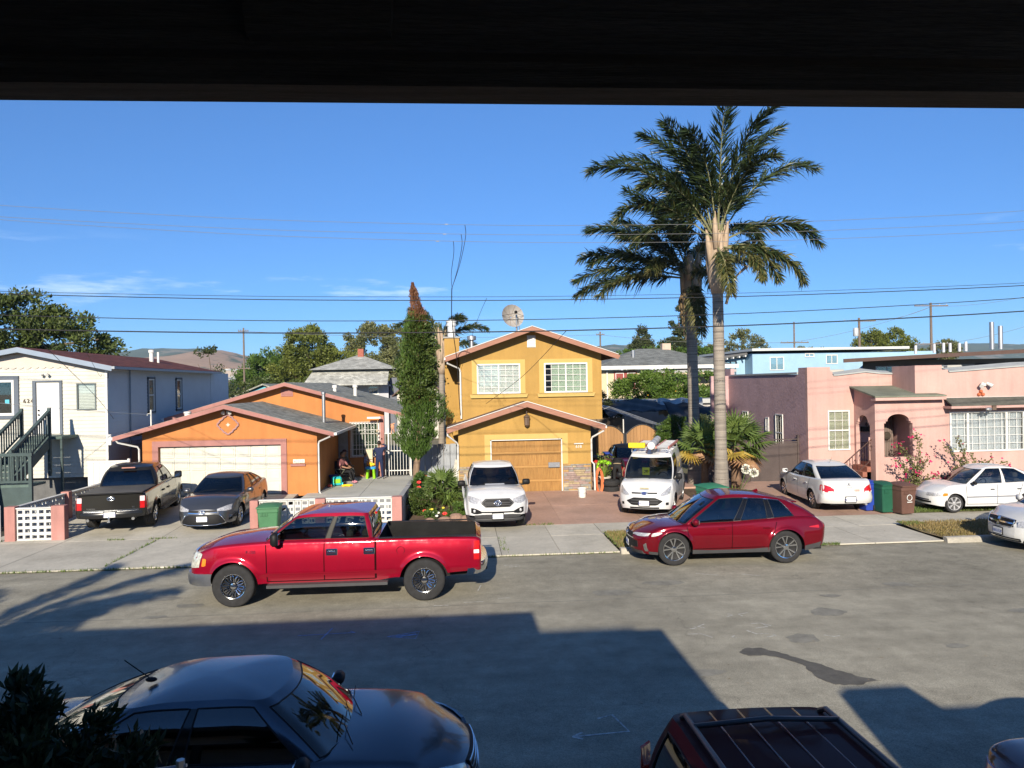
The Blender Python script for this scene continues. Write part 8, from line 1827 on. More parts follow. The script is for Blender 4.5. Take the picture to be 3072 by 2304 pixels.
# ================================================================== wires and poles
WIRE = M('black_cable', (.02, .02, .022), .6, var=.1); WIREG = M('grey_wire', (.16, .16, .16), .5, var=.1)
def quad3(p):
    A = np.array([[q[0]**2, q[0], 1] for q in p]); return np.linalg.solve(A, np.array([q[1] for q in p]))
WP = [([(-11.12, 8.99), (.03, 8.48), (15.2, 8.81)], .0055, WIREG, 'highest thin wire above the street'), ([(-11.12, 8.71), (-.03, 8.24), (15.2, 8.52)], .0055, WIREG, 'second highest thin wire above the street'), ([(-11.13, 8.64), (-.2, 8.06), (15.2, 8.3)], .0055, WIREG, 'third thin wire from the top above the street'),
      ([(-11.16, 6.89), (.12, 6.64), (15.17, 6.87)], .006, WIRE, 'thin wire just above the fourth cable'), ([(-11.16, 6.83), (.11, 6.55), (15.17, 6.8)], .011, WIRE, 'thick cable across the sky at roof-ridge height, upper one'), ([(-11.17, 6.31), (.11, 6.04), (15.16, 6.47)], .010, WIRE, 'middle black cable crossing the palm trunks'), ([(-11.17, 5.97), (.1, 5.74), (15.15, 6.11)], .016, WIRE, 'lowest and thickest black cable crossing the palm trunks')]
X0, X1 = -22.0, 32.0
for p, r_, mt, lab in WP:
    a, b, c_ = quad3(p); o_ = MB().tube([(x, 19.0+.02*math.sin(x), a*x*x+b*x+c_) for x in np.linspace(X0, X1, 45)], r_, 5).build('overhead_wire', mt, smooth=True); tag(o_, lab, 'wire', 'wires along the street')
PW = M('pole_wood', (.16, .125, .10), .9, var=.25, streak=(6, 6, .7), scale=3)
def upole(x, y, h, lab, arms=((.0, 2.4),), r_=.14, tr=False):
    ro = empty('utility_pole', (x, y, 0), 0, lab, 'utility pole', 'utility poles')
    MB().tube([(x, y, 0), (x, y, h)], [r_, r_*.7], 8).build('pole', PW, ro, smooth=40)
    for dz, w in arms:
        MB().box(x-w/2, x+w/2, y-.18, y-.06, h-.45-dz, h-.33-dz).build('crossarm', PW, ro)
        for f in (-.46, -.25, .25, .46): MB().cyl((x+w*f, y-.12, h-.33-dz), (x+w*f, y-.12, h-.18-dz), .04, n=6).build('insulator', STEEL, ro)
    if tr: MB().lathe([(.3, 0), (.32, .05), (.32, .95), (.25, 1.05), (.001, 1.05)], 12, (x-.5, y-.1, h-2.3)).build('transformer', M('grey_transformer', (.45, .47, .48), .5, .2, var=.06), ro, smooth=40)
    return ro
upole(X0, 19.15, 9.6, 'street utility pole standing beyond the left edge', ((0, 1.4), (2.4, 1.2)), .15); upole(X1, 19.15, 9.6, 'street utility pole standing beyond the right edge', ((0, 1.4), (2.4, 1.2)), .15)
upole(-25.4, 90, 11.6, 'dark wooden pole left of the layered pine', ((0, 1.2), (4.4, 1.4))); upole(41.6, 90, 11.5, 'thin pole with low crossarm above the blue apartments', ((2.2, 3.6),)); upole(50.0, 90, 11.9, 'pole carrying a grey transformer', ((0, 4.2), (3.6, 3.6), (4.6, 3.0)), .2, True); upole(59.4, 90, 13.7, 'tallest bare pole with three crossarms at right', ((0, 4.4), (4.8, 4.4), (8.2, 4.0)), .2); upole(17.2, 90, 10.6, 'small pole top just right of the yellow gable', ((0, 1.0),)); upole(62, 170, 12.0, 'faint small pole between the larger ones', ((0, 3),))
for (xa, za), (xb, zb), y in (((41.6, 9.0), (59.4, 13.2), 89.8), ((50, 11.4), (59.4, 13.2), 89.8), ((50, 8.0), (59.4, 8.5), 89.8), ((-25.4, 11.2), (17.2, 10.2), 89.8), ((17.2, 10.2), (41.6, 9.0), 89.8), ((59.4, 13.2), (75, 15), 89.8), ((59.4, 8.4), (75, 11.5), 89.8)):
    o_ = MB().tube([(xa+(xb-xa)*t, y, za+(zb-za)*t-2.0*t*(1-t)) for t in np.linspace(0, 1, 16)], .018, 4).build('distant_wire', WIREG); tag(o_, 'thin wire strung between the distant utility poles', 'wire', 'wires between distant poles')
def cable(pts, r_, mt, lab, nm='service_cable'):
    P_ = [Vector(p) for p in pts]; out = []
    for i in range(len(P_)-1):
        a, b, c_, d = P_[max(i-1, 0)], P_[i], P_[i+1], P_[min(i+2, len(P_)-1)]
        for t in np.linspace(0, 1, 7)[:-1]: out.append(.5*((2*b)+(c_-a)*t+(2*a-5*b+4*c_-d)*t*t+(3*b-a-3*c_+d)*t**3))
    out.append(P_[-1]); o_ = MB().tube(out, r_, 5).build(nm, mt, smooth=True); tag(o_, lab, 'cable'); return o_
cable([(0.0, 29.66, 3.2), (-.05, 29.6, 4.06), (-.1, 29.15, 5.34), (-.24, 27, 6.61), (-.22, 25, 7.37), (-.2, 24.2, 7.55)], .016, WIRE, 'black service cable rising from the yellow house corner')
for p, lab in (([(-.2, 24.2, 7.55), (.05, 22.2, 7.95), (.22, 20.0, 8.35), (.2, 19.0, 8.47)], 'right strand of the split service cable'), ([(-.2, 24.2, 7.55), (-.02, 22.2, 7.8), (.12, 20.2, 8.15), (.1, 19.0, 8.23)], 'middle strand of the split service cable'), ([(-.2, 24.2, 7.55), (-.2, 22.4, 7.72), (-.1, 20.2, 7.98), (-.1, 19.0, 8.06)], 'left strand of the split service cable')): cable(p, .008, WIRE, lab)
CL_ = M('clamp_white', (.35, .35, .35), .4, var=.05)
for x, z in ((-.25, 8.49), (-.3, 8.24), (-.48, 8.06)):
    o_ = MB().cyl((x-.06, 19, z), (x+.02, 19, z), .012, n=8).build('wire_clamp', CL_, smooth=40); tag(o_, 'small white clamp where the service cable meets the wires', 'clamp', 'clamps on the overhead wires')
cable([(2.77, 19, 5.76), (2.13, 25, 4.67), (.97, 28, 3.68)], .008, WIRE, 'thin cable slanting down across the yellow house'); cable([(.72, 19, 6.6), (.55, 24, 6.35), (.02, 29.3, 4.9)], .006, WIRE, 'thin cable dropping beside the chimney flue')
cable([(-10.52, 19, 5.94), (-12.3, 26, 4.3), (-13.2, 29.4, 3.35)], .008, WIRE, 'dark cable slanting across the white house to its corner'); cable([(-16.2, 22, 4.5), (-13.61, 27, 3.80), (-12.46, 31, 3.42)], .008, M('pale_cable', (.5, .5, .48), .5, var=.05), 'pale cable reaching the mast by the orange roof'); cable([(-9.4, 19, 5.9), (-12.6, 27, 5.0), (-13.6, 29.4, 5.05)], .006, WIRE, 'thin dark cable ending at the white house eave')
o_ = MB().cyl((-12.46, 31, 2.7), (-12.46, 31, 3.62), .03, n=8).tube([(-12.46, 31, 3.5), (-12.62, 31, 3.44), (-12.6, 31, 3.38)], .012, 5).build('cable_mast', WHITE); tag(o_, 'short white mast on the left slope of the orange roof', 'mast')
# ================================================================== bins and yard things
def bin_(x, y, z, rz, body, lid, lab, h=1.0, w=.56, d=.6, group=None, mark=None):
    ro = empty('wheelie_bin', (x, y, z), rz, lab, 'bin', group); m = MB(); b = .78
    W2, D2 = w/2, d/2
    rows_ = []
    for zz, f in ((.04, b), (.1, b+.02), (h*.75, .95), (h*.78, 1.0), (h*.9, 1.0)):
        rows_.append([(sx*W2*f*k1, sy*D2*f*k2, zz) for sx, sy, k1, k2 in ((-1, -1, .9, 1), (1, -1, .9, 1), (1, -1, 1, .9), (1, 1, 1, .9), (1, 1, .9, 1), (-1, 1, .9, 1), (-1, 1, 1, .9), (-1, -1, 1, .9))])
    m.grid(rows_, close=True); m.add(rows_[0], [tuple(range(8))]); m.build('tub', body, ro, world=False)
    L_ = MB(); P_ = [[(-W2*1.05+2.1*W2*i/6, -D2*1.12+2.24*D2*j/6, h*.9+.03+.06*(1-((i-3)/3)**4)*(1-((j-3)/3)**4)+.03*j/6) for i in range(7)] for j in range(7)]
    L_.slab(P_, (0, 0, -.035)); L_.build('lid', lid, ro, smooth=40, world=False)
    MB().tube([(-W2*.7, D2*1.1, h*.88), (-W2*.7, D2*1.25, h*.92), (W2*.7, D2*1.25, h*.92), (W2*.7, D2*1.1, h*.88)], .018, 6).build('handle', body, ro, world=False)
    for sx in (-1, 1):
        MB().lathe([(.11, -.03), (.12, -.02), (.12, .02), (.11, .03)], 14, (sx*W2*.86, D2*.85, .12), 'x').build('wheel', RUBBER, ro, smooth=40, world=False)
    for i in range(5): MB().box(-W2*.7+.14*W2*2*i*.5, -W2*.7+.14*W2*2*i*.5+.03, -D2*1.02, -D2*.95, h*.66, h*.76).build('rib', body, ro, world=False)
    if mark:
        MB().tube([(.09*math.cos(t), -D2*.98, h*.55+.09*math.sin(t)) for t in np.linspace(0, 6.283, 16)], .012, 4, cap=False).build('emblem', mark, ro, world=False); MB().box(-.09, .09, -D2*1.0, -D2*.96, h*.55-.15, h*.55-.125).build('emblem_bar', mark, ro, world=False)
    return ro
GRB = M('green_bin_plastic', (.055, .16, .075), .55, var=.12); GRB2 = M('teal_green_plastic', (.03, .17, .095), .5, var=.1); GRB3 = M('forest_plastic', (.015, .085, .05), .5, var=.1); BLB = M('blue_bin_plastic', (.02, .05, .30), .45, var=.1); BRB = M('brown_bin_plastic', (.115, .06, .045), .55, var=.12)
WM = M('white_mark', (.6, .6, .58), .6, var=.05)
bin_(-5.7, 22.55, .03, .05, GRB, GRB, 'green wheelie bin standing against the breeze-block wall', .95, .62, .62); bin_(7.95, 23.3, .05, .25, GRB2, GRB2, 'teal-green wheelie bin between the work van and the crossover', 1.05, .75, .7, None, WM)
bl = MB().cbox(-.42, .42, -.06, .06, 0, .36, .05).build('plastic_board', BLB); bl.location = (7.55, 22.75, .42); bl.rotation_euler = (R(-25), R(14), R(10)); tag(bl, 'tilted bright blue plastic board in front of the teal bin', 'board')
bin_(13.28, 23.6, .04, .1, BLB, BLB, 'blue wheelie bin at the left of the three bins', 1.0, .5, .6, 'three bins by the pink house'); bin_(13.6, 23.2, .04, .1, GRB3, GRB3, 'dark green wheelie bin in the middle of the three bins', 1.0, .5, .6, 'three bins by the pink house'); bin_(14.02, 22.85, .04, .15, BRB, BRB, 'brown wheelie bin with white emblem, right of the three', 1.0, .56, .65, 'three bins by the pink house', WM)
bin_(6.05, 32.2, .2, .1, BRB, BRB, 'brown bin in shade behind the potted plant', 1.0, .55, .55)
rt = empty('recycling_tub', (6.75, 32.6, .95), 0, 'blue plastic tub lying on top behind the red car', 'tub'); MB().cbox(-.42, .42, -.28, .28, 0, .34, .05).build('shell', BLB, rt, world=False); MB().cbox(-.47, .47, -.33, .33, .30, .36, .02).build('rim', BLB, rt, world=False); MB().box(-.4, .4, -.26, .26, -.7, 0).build('crate_below', BRB, rt, world=False)
bk = empty('bucket', (4.42, 27.2, .17), 0, 'white plastic bucket in front of the stone veneer', 'bucket'); MB().lathe([(.13, 0), (.16, .36), (.175, .36), (.175, .33), (.16, .33), (.15, .3), (.12, .03), (.001, .03)], 18, cap=False).build('pail', WHITE, bk, smooth=40, world=False); MB().tube([(-.165, 0, .33), (-.12, -.12, .2), (0, -.165, .15), (.12, -.12, .2), (.165, 0, .33)], .006, 5).build('handle', STEEL, bk, world=False)
hs = empty('garden_hose', (5.28, 28.35, .2), 0, 'coiled orange garden hose hanging by the downspout', 'hose')
OR = M('orange_rubber', (.6, .16, .06), .5, var=.1)
for i in range(6): MB().tube([(5.25+.1*math.sin(t)*(1+.15*i/3)+.01*i, 28.3-.02*i, .62+.52*math.cos(t)*(1-.03*i)) for t in np.linspace(0, 6.283, 22)], .013, 5, cap=False).build('loop', OR, hs, smooth=True)
ts = []
for i in range(2):
    o_ = empty('tyre', (5.72, 28.35, .17+.24*i), 0, ('lower' if i == 0 else 'upper')+' of two black tyres stacked by the yellow house', 'tyre', 'stacked tyres')
    MB().lathe([(.2, .02), (.28, 0), (.33, .03), (.345, .08), (.345, .16), (.33, .21), (.28, .235), (.2, .22)], 26, cap=False).build('tread', RUBBER, o_, smooth=50, world=False); MB().lathe([(.2, .22), (.19, .12), (.2, .02)], 26, cap=False).build('bead', DARK, o_, smooth=50, world=False)
pp = empty('potted_plant', (5.72, 29.6, .2), 0, 'leafy potted plant beside the yellow garage corner', 'plant'); MB().lathe([(.16, 0), (.24, .42), (.27, .42), (.27, .36), (.2, .36)], 16, cap=False).build('pot', M('pale_pot', (.45, .42, .36), .8, var=.1), pp, smooth=40, world=False)
spv = spray('pot_leaves', 'x', (0, 0, 0), 90, .7, .03, [GR2], .5, .3); l_ = spv.children[0]; l_.parent = pp; l_.location = (0, 0, .38); bpy.data.objects.remove(spv)
P = rng.normal(size=(260, 3))*np.array([.2, .15, .25])+np.array([0, 0, .9]); link('foliage', leafmesh('foliage', [GR2], P, rng.normal(size=(260, 3)), .07, .5), pp)
fc = empty('grey_board_fence', (-1.2, 31, .2), 0, 'grey board fence between cypress and yellow house', 'fence')
GB = M('grey_boards', (.28, .30, .33), .85, var=.15, streak=(8, 8, 1), rnd=.1)
for i in range(7): MB().box(-1.75+.26*i, -1.51+.26*i, 31.0, 31.04, .15, 1.95+.02*(i % 2)).build('board', GB, fc)
lb = MB().add([(-.12, 0, 0), (.28, 0, 0), (.32, .35, 1.1), (.1, .35, 1.15), (-.12, .02, .03), (.28, .03, .0), (.32, .38, 1.1), (.1, .38, 1.15)], [(0, 1, 2, 3), (4, 7, 6, 5), (0, 4, 5, 1), (1, 5, 6, 2), (2, 6, 7, 3), (3, 7, 4, 0)]).build('leaning_board', M('pale_board', (.45, .43, .38), .8, var=.1)); lb.location = (-.35, 30.3, .2); tag(lb, 'pale board leaning against the grey board fence', 'board')
ms = empty('service_bracket', (-.95, 2.55, 2.9), 0, 'small metal bracket with wires in front of the foreground sedan', 'bracket')
MB().cyl((-.95, 2.55, 2.3), (-.95, 2.55, 3.17), .014, n=6).build('mast', STEEL, ms); MB().tube([(-1.25, 2.6, 3.12), (-1.05, 2.57, 3.13), (-.93, 2.55, 3.15)], .006, 5).build('wire', STEEL, ms); MB().tube([(-1.05, 2.6, 2.9), (-.95, 2.55, 3.1)], .006, 5).build('brace', STEEL, ms); MB().ball((-1.12, 2.58, 3.02), (.02, .02, .03), 7, 5).build('insulator', M('brown_glaze', (.2, .15, .1), .3, var=.1), ms)
# ================================================================== people
SKIN = M('skin', (.30, .16, .10), .6, var=.06); SKIN2 = M('skin_light', (.38, .22, .15), .6, var=.06); HAIR = M('dark_hair', (.015, .012, .01), .6, var=.2)
def person(loc, rz, lab, J, bones, rad, colors, head, hair=None, cap_=None, skin=SKIN, scale=1.0, extras=()):
    """J joints (local, facing -y); bones (a,b,material key); one skinned surface"""
    names = list(J); idx = {n: i for i, n in enumerate(names)}
    me = bpy.data.meshes.new('body'); me.from_pydata([tuple(c*scale for c in J[n]) for n in names], [(idx[a], idx[b]) for a, b, _ in bones], [])
    o_ = bpy.data.objects.new('person_tmp', me)
    o_.modifiers.new('s', 'SKIN'); s2 = o_.modifiers.new('u', 'SUBSURF'); s2.levels = 2; s2.render_levels = 2
    for i, n in enumerate(names):
        r_ = rad.get(n, .05); r_ = r_ if isinstance(r_, tuple) else (r_, r_); sv = me.skin_vertices[0].data[i]; sv.radius = (r_[0]*scale, r_[1]*scale); sv.use_root = (n == 'pelvis')
    m2 = evaluated_mesh(o_)
    m2.name = 'body'; keys = list(colors); m2.materials.clear()
    for k in keys: m2.materials.append(colors[k])
    segs = [(Vector(J[a])*scale, Vector(J[b])*scale, keys.index(k)) for a, b, k in bones]
    for f in m2.polygons:
        c_ = f.center; best = (9, 0)
        for a, b, k in segs:
            d = b-a; t = max(0, min(1, (c_-a).dot(d)/max(d.length_squared, 1e-9))); q = (a+d*t-c_).length
            if q < best[0]: best = (q, k)
        f.material_index = best[1]; f.use_smooth = True
    ro = empty('person', loc, rz, lab, 'person'); link('body', m2, ro)
    H = Vector(head)*scale; s_ = scale
    hd = MB().ball(H, (.075*s_, .095*s_, .115*s_), 12, 9).ball(H+Vector((0, -.095*s_, -.015*s_)), (.012*s_, .02*s_, .02*s_), 6, 4)
    for sx in (-1, 1): hd.ball(H+Vector((sx*.076*s_, .005, 0)), (.012*s_, .022*s_, .03*s_), 6, 4)
    hd = hd.build('head', skin, ro, smooth=60, world=False)
    for sx in (-1, 1): MB().ball(H+Vector((sx*.03*s_, -.085*s_, .015*s_)), .010*s_, 6, 4).build('eye', BLACK, hd, world=False)
    MB().ball(H+Vector((0, -.086*s_, -.05*s_)), (.025*s_, .01*s_, .007*s_), 6, 4).build('mouth', M('lips', (.25, .07, .06), .6, var=0), hd, world=False)
    if hair: MB().ball(H+Vector((0, .02*s_, .03*s_)), (.085*s_, .095*s_, .105*s_), 12, 9).build('hair', hair, ro, smooth=True, world=False)
    if cap_: MB().ball(H+Vector((0, 0, .06*s_)), (.088*s_, .105*s_, .07*s_), 12, 8).box(-.06*s_+H.x, .06*s_+H.x, H.y-.18*s_, H.y-.06*s_, H.z+.045*s_, H.z+.06*s_).build('cap', cap_, ro, smooth=50, world=False)
    return ro
def hand(J, rad, B, w, d, side, key, n):
    """palm plus five fingers from wrist joint w in direction d"""
    d = Vector(d).normalized(); wv = Vector(J[w]); s_ = d.cross(Vector((0, 0, 1))); s_ = s_.normalized() if s_.length > .1 else Vector((1, 0, 0))
    J[n+'palm'] = tuple(wv+d*.06); rad[n+'palm'] = (.034, .02); B.append((w, n+'palm', key))
    for i, (o, l) in enumerate(((-.03, .07), (-.01, .085), (.01, .08), (.03, .06))):
        J[n+'f%d' % i] = tuple(wv+d*(.08+l)+s_*o*1.2+Vector((0, 0, -.015))); rad[n+'f%d' % i] = .009; B.append((n+'palm', n+'f%d' % i, key))
    J[n+'th'] = tuple(wv+d*.075+s_*.055*side); rad[n+'th'] = .010; B.append((n+'palm', n+'th', key))
RD = dict(pelvis=(.15, .115), belly=(.145, .11), chest=(.155, .11), neck=.05, nape=.055, hl=.1, hr=.1, kl=.068, kr=.068, al=.045, ar=.045, tl=.04, tr=.04, sl=.065, sr=.065, el=.045, er=.045, wl=.032, wr=.032)
NAVY = M('navy_scrubs', (.012, .02, .06), .8, var=.12); SHOE = M('pale_shoe', (.5, .5, .5), .7, var=.1); BLKC = M('black_cloth', (.012, .012, .014), .85, var=.15)
# woman in navy, back to the camera, both hands raised to her face
J = dict(pelvis=(0, 0, .90), belly=(0, 0, 1.08), chest=(0, .0, 1.28), nape=(0, .01, 1.40), neck=(0, -.01, 1.47), hl=(.09, 0, .85), hr=(-.09, 0, .85), kl=(.10, -.01, .48), kr=(-.11, -.01, .48), al=(.11, .02, .08), ar=(-.13, .02, .08), tl=(.13, -.14, .04), tr=(-.15, -.14, .04), sl=(.17, 0, 1.36), sr=(-.17, 0, 1.36), el=(.27, -.12, 1.14), er=(-.36, -.06, 1.45), wl=(.2, -.2, .98), wr=(-.14, -.12, 1.55))
B = [('pelvis', 'belly', 'a'), ('belly', 'chest', 'a'), ('chest', 'nape', 'a'), ('nape', 'neck', 's'), ('pelvis', 'hl', 'a'), ('pelvis', 'hr', 'a'), ('hl', 'kl', 'a'), ('hr', 'kr', 'a'), ('kl', 'al', 'a'), ('kr', 'ar', 'a'), ('al', 'tl', 'b'), ('ar', 'tr', 'b'), ('chest', 'sl', 'a'), ('chest', 'sr', 'a'), ('sl', 'el', 'a'), ('sr', 'er', 'a'), ('el', 'wl', 'a'), ('er', 'wr', 'a')]
rd = dict(RD); hand(J, rd, B, 'wr', (.9, 0, .3), -1, 's', 'R'); hand(J, rd, B, 'wl', (-.3, -.6, .5), 1, 's', 'L')
person((-3.62, 33.3, .29), math.pi, 'person in navy blue seen from behind, hand raised to the head, by the gate', J, B, rd, dict(a=NAVY, s=SKIN, b=SHOE), (0, -.02, 1.58), HAIR)
# small child standing near the toys, bare legs
Jc = dict(pelvis=(0, 0, .95), belly=(0, 0, 1.1), chest=(0, 0, 1.28), nape=(0, 0, 1.4), neck=(0, 0, 1.46), hl=(.09, 0, .9), hr=(-.09, 0, .9), kl=(.1, 0, .5), kr=(-.1, 0, .5), al=(.1, .02, .08), ar=(-.1, .02, .08), tl=(.11, -.13, .04), tr=(-.11, -.13, .04), sl=(.16, 0, 1.36), sr=(-.16, 0, 1.36), el=(.25, -.15, 1.2), er=(-.22, -.1, 1.15), wl=(.2, -.38, 1.22), wr=(-.16, -.3, 1.1))
Bc = [('pelvis', 'belly', 'a'), ('belly', 'chest', 'a'), ('chest', 'nape', 'a'), ('nape', 'neck', 's'), ('pelvis', 'hl', 'p'), ('pelvis', 'hr', 'p'), ('hl', 'kl', 'p'), ('hr', 'kr', 'p'), ('kl', 'al', 's'), ('kr', 'ar', 's'), ('al', 'tl', 'b'), ('ar', 'tr', 'b'), ('chest', 'sl', 'a'), ('chest', 'sr', 'a'), ('sl', 'el', 'a'), ('sr', 'er', 'a'), ('el', 'wl', 's'), ('er', 'wr', 's')]
rc = dict(RD); hand(Jc, rc, Bc, 'wl', (0, -1, 0), 1, 's', 'L'); hand(Jc, rc, Bc, 'wr', (0, -1, .1), -1, 's', 'R')
person((-4.32, 33.95, .29), math.pi*.6, 'small child in patterned shirt standing by the toy table', Jc, Bc, rc, dict(a=M('patterned_shirt', (.2, .22, .35), .8, var=.6, scale=14), p=M('grey_shorts', (.12, .11, .11), .8, var=.1), s=SKIN, b=SHOE), (0, -.02, 1.56), HAIR, scale=.66)
# two seated people on the porch, in the shade of the garage
def seated(loc, rz, lab, top, leg, cap_=None, hair=None, shoes=SHOE, sk=SKIN):
    J = dict(pelvis=(0, .1, .50), belly=(0, .14, .66), chest=(0, .16, .90), nape=(0, .14, 1.03), neck=(0, .11, 1.10), hl=(.09, .05, .49), hr=(-.09, .05, .49), kl=(.11, -.36, .50), kr=(-.11, -.36, .52), al=(.11, -.42, .08), ar=(-.11, -.5, .09), tl=(.11, -.6, .05), tr=(-.11, -.68, .06), sl=(.17, .14, .98), sr=(-.17, .14, .98), el=(.24, .0, .74), er=(-.24, .0, .74), wl=(.12, -.22, .68), wr=(-.1, -.22, .66))
    B = [('pelvis', 'belly', 'a'), ('belly', 'chest', 'a'), ('chest', 'nape', 'a'), ('nape', 'neck', 's'), ('pelvis', 'hl', 'p'), ('pelvis', 'hr', 'p'), ('hl', 'kl', 'p'), ('hr', 'kr', 'p'), ('kl', 'al', 'p'), ('kr', 'ar', 'p'), ('al', 'tl', 'b'), ('ar', 'tr', 'b'), ('chest', 'sl', 'a'), ('chest', 'sr', 'a'), ('sl', 'el', 'a'), ('sr', 'er', 'a'), ('el', 'wl', 's'), ('er', 'wr', 's')]
    rd = dict(RD); hand(J, rd, B, 'wl', (-.6, -.8, 0), 1, 's', 'L'); hand(J, rd, B, 'wr', (.6, -.8, 0), -1, 's', 'R')
    person(loc, rz, lab, J, B, rd, dict(a=top, p=leg, s=sk, b=shoes), (0, .07, 1.22), hair, cap_, sk)
    ch_ = empty('folding_chair', loc, rz, 'folding chair under the '+('person in the cap' if cap_ else 'person with long dark hair'), 'chair')
    FRM = M('olive_frame', (.16, .17, .13), .6, .3, var=.1)
    MB().cbox(-.25, .25, -.2, .28, .36, .40, .015).build('seat', BLKC, ch_, world=False); MB().cbox(-.25, .25, .27, .31, .4, .95, .015).build('backrest', BLKC, ch_, world=False)
    for sx in (-1, 1):
        MB().tube([(sx*.26, -.25, 0), (sx*.26, .3, .62)], .014, 5).build('leg', FRM, ch_, world=False); MB().tube([(sx*.26, .3, 0), (sx*.26, -.22, .6)], .014, 5).build('leg', FRM, ch_, world=False); MB().box(sx*.26-.03, sx*.26+.03, -.24, .3, .60, .63).build('armrest', FRM, ch_, world=False)
seated((-5.02, 32.35, .29), R(62), 'person with long dark hair and pink top seated on the porch', M('dusty_pink_top', (.3, .12, .12), .8, var=.2), BLKC, hair=HAIR, shoes=M('pink_shoes', (.6, .25, .3), .7, var=.1))
seated((-5.1, 33.35, .29), R(50), 'person in dark cap and grey shirt seated further back on the porch', M('grey_shirt', (.1, .09, .08), .8, var=.1), M('brown_shorts', (.09, .08, .07), .8, var=.1), cap_=M('maroon_cap', (.05, .02, .03), .7, var=.1))
# man bending over behind the van, and a helper in neon
Jm = dict(pelvis=(0, .25, .92), belly=(0, .12, 1.05), chest=(0, -.18, 1.10), nape=(0, -.32, 1.08), neck=(0, -.38, 1.06), hl=(.1, .24, .88), hr=(-.1, .24, .88), kl=(.12, .2, .48), kr=(-.13, .22, .48), al=(.12, .26, .08), ar=(-.14, .28, .08), tl=(.13, .10, .04), tr=(-.16, .12, .04), sl=(.18, -.26, 1.07), sr=(-.18, -.26, 1.07), el=(.24, -.3, .80), er=(-.26, -.3, .80), wl=(.16, -.42, .58), wr=(-.16, -.42, .58))
Bm = [(a, b, 'a' if k == 'a' else k) for a, b, k in [('pelvis', 'belly', 'a'), ('belly', 'chest', 'a'), ('chest', 'nape', 'a'), ('nape', 'neck', 's'), ('pelvis', 'hl', 'p'), ('pelvis', 'hr', 'p'), ('hl', 'kl', 'p'), ('hr', 'kr', 'p'), ('kl', 'al', 'p'), ('kr', 'ar', 'p'), ('al', 'tl', 'b'), ('ar', 'tr', 'b'), ('chest', 'sl', 'a'), ('chest', 'sr', 'a'), ('sl', 'el', 'a'), ('sr', 'er', 'a'), ('el', 'wl', 's'), ('er', 'wr', 's')]]
rm = dict(RD); hand(Jm, rm, Bm, 'wl', (0, -.3, -.9), 1, 's', 'L'); hand(Jm, rm, Bm, 'wr', (0, -.3, -.9), -1, 's', 'R')
pm = person((6.18, 29.2, .2), math.pi-R(15), 'person in black jacket and trousers bending over beside the red car', Jm, Bm, rm, dict(a=BLKC, p=M('black_trousers', (.015, .015, .016), .85, var=.1), s=SKIN, b=SHOE), (0, -.46, 1.0), HAIR)
MB().tube([(.145*math.cos(t), .22+.115*math.sin(t), .98+.03*math.sin(t)) for t in np.linspace(0, 6.283, 18)], .018, 5, cap=False).build('belt', M('tan_belt', (.35, .26, .16), .7, var=.1), pm, world=False)
Jn = dict(Jm); Bn = [(a, b, k) for a, b, k in Bm]; rn = dict(rm)
person((5.88, 30.1, .15), math.pi+R(55), 'person in neon green shirt and red cap crouched over behind the tyres', Jn, Bn, rn, dict(a=M('neon_green', (.35, .75, .02), .7, var=.08), p=BLKC, s=SKIN, b=SHOE), (0, -.46, 1.02), None, M('red_cap', (.5, .01, .015), .7, var=.1), scale=.92)
# toys
tt = empty('toy_table', (-4.05, 33.75, .29), 0, 'lime and blue plastic toy table on the porch', 'toy'); LIME = M('lime_plastic', (.25, .6, .02), .4, var=.05); SKYP = M('sky_blue_plastic', (.05, .35, .75), .4, var=.05); YLP = M('yellow_plastic', (.75, .5, .02), .4, var=.05); ORP = M('orange_plastic', (.7, .2, .02), .4, var=.05); TLP = M('teal_plastic', (.03, .5, .55), .4, var=.08)
MB().lathe([(.22, .42), (.24, .44), (.24, .5), (.22, .52)], 18).build('top', SKYP, tt, smooth=40, world=False)
for sx, sy in ((-1, -1), (1, -1), (1, 1), (-1, 1)): MB().tube([(sx*.13, sy*.13, .42), (sx*.16, sy*.16, 0)], [.05, .06], 8).build('leg', LIME, tt, world=False)
MB().cbox(-.05, .05, -.05, .05, .52, .72, .02).ball((.1, 0, .62), (.09, .05, .06)).build('toy_pieces', YLP, tt, world=False); MB().ball((-.1, .02, .62), (.08, .05, .09)).build('toy_pieces', ORP, tt, world=False)
ty = empty('toy_cart', (-5.22, 31.55, .29), .3, 'teal plastic toy cart lying on the porch', 'toy'); MB().cbox(-.2, .2, -.22, .1, .03, .38, .05).build('body', TLP, ty, world=False); MB().cbox(-.14, .14, -.26, -.2, .12, .3, .02).build('panel', LIME, ty, world=False); [MB().lathe([(.07, -.03), (.07, .03)], 10, (sx*.22, -.1, .07), 'x').build('wheel', TLP, ty, world=False) for sx in (-1, 1)]
o_ = MB().tube([(0, 0, .04), (.15, -.06, .06), (.32, -.02, .04), (.38, .08, .04), (.2, .12, .05), (.02, .06, .04)], .045, 6).build('yellow_toy', YLP); o_.location = (-4.92, 31.15, .29); tag(o_, 'yellow plastic toy lying beside the teal cart', 'toy')
o_ = MB().cbox(-.09, .09, -.07, .07, 0, .12, .03).build('red_toy', M('coral_plastic', (.6, .1, .06), .5, var=.05)); o_.location = (-5.42, 31.1, .29); tag(o_, 'small coral red toy at the garage wall', 'toy')
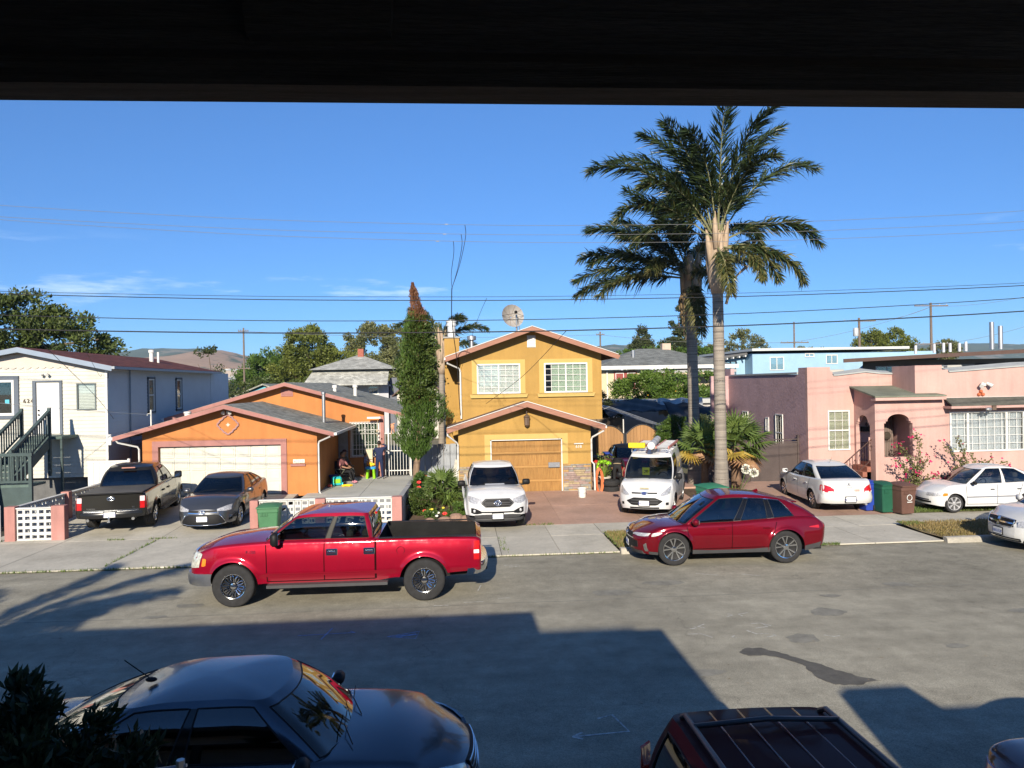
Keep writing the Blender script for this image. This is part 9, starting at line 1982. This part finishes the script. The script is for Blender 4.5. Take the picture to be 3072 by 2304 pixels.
bt = empty('blue_tub', (-5.42, 32.0, .29), 0, 'dark blue bucket with lid against the garage wall', 'bucket'); MB().lathe([(.13, 0), (.16, .34), (.18, .34), (.18, .39), (.16, .41), (.001, .41)], 16, cap=False).build('pail', M('navy_plastic', (.02, .05, .2), .5, var=.1), bt, smooth=40, world=False); MB().tube([(-.16, 0, .33), (0, -.18, .2), (.16, 0, .33)], .006, 5).build('handle', STEEL, bt, world=False)
ez = empty('toy_easel', (-4.2, 34.2, .29), 0, 'cream toy easel board behind the child', 'toy'); MB().box(-.18, .18, -.02, .02, .6, 1.25).build('board', M('cream_board', (.55, .48, .33), .7, var=.15, scale=9), ez, world=False); [MB().tube([(sx*.15, 0, .6), (sx*.2, -.1, 0)], .015, 5).build('leg', M('pine', (.4, .28, .15), .7, var=.1), ez, world=False) for sx in (-1, 1)]
# parked-car litter: windblown leaves on road: tiny flakes
V = []; F = []
for i in range(260):
    x, y = rng.uniform(-12, 14), rng.uniform(9.5, 22.5); z = (rz_(y) if y < 19 else .035)+.004; a = rng.uniform(0, 6.28); s_ = rng.uniform(.012, .035); k = len(V)
    V += [(x+s_*math.cos(a), y+s_*math.sin(a), z), (x-s_*.6*math.sin(a), y+s_*.6*math.cos(a), z+.006), (x-s_*math.cos(a), y-s_*math.sin(a), z)]; F.append((k, k+1, k+2))
me = bpy.data.meshes.new('litter'); me.from_pydata(V, [], F); me.materials.append(M('leaf_litter', (.2, .17, .12), .9, var=.5, scale=3)); tag(link('litter', me), 'bits of leaf litter and paper scattered on the road', 'litter', kind='stuff')
# ================================================================== haze
hz = MB().box(-5900, 5900, -120, 5900, -6, 262).build('haze', M('haze_off', (1, 1, 1), var=0)); hz.data.materials.clear()
mh = bpy.data.materials.new('haze_air'); mh.use_nodes = True; nt = mh.node_tree
for n in list(nt.nodes):
    if n.type != 'OUTPUT_MATERIAL': nt.nodes.remove(n)
pv = nt.nodes.new('ShaderNodeVolumePrincipled'); pv.inputs['Color'].default_value = (.62, .82, 1.0, 1); pv.inputs['Density'].default_value = .00009; pv.inputs['Anisotropy'].default_value = .0
nt.links.new(pv.outputs[0], [n for n in nt.nodes if n.type == 'OUTPUT_MATERIAL'][0].inputs['Volume']); hz.data.materials.append(mh); tag(hz, 'thin bluish haze in the air over the distant hills', 'haze', kind='stuff')
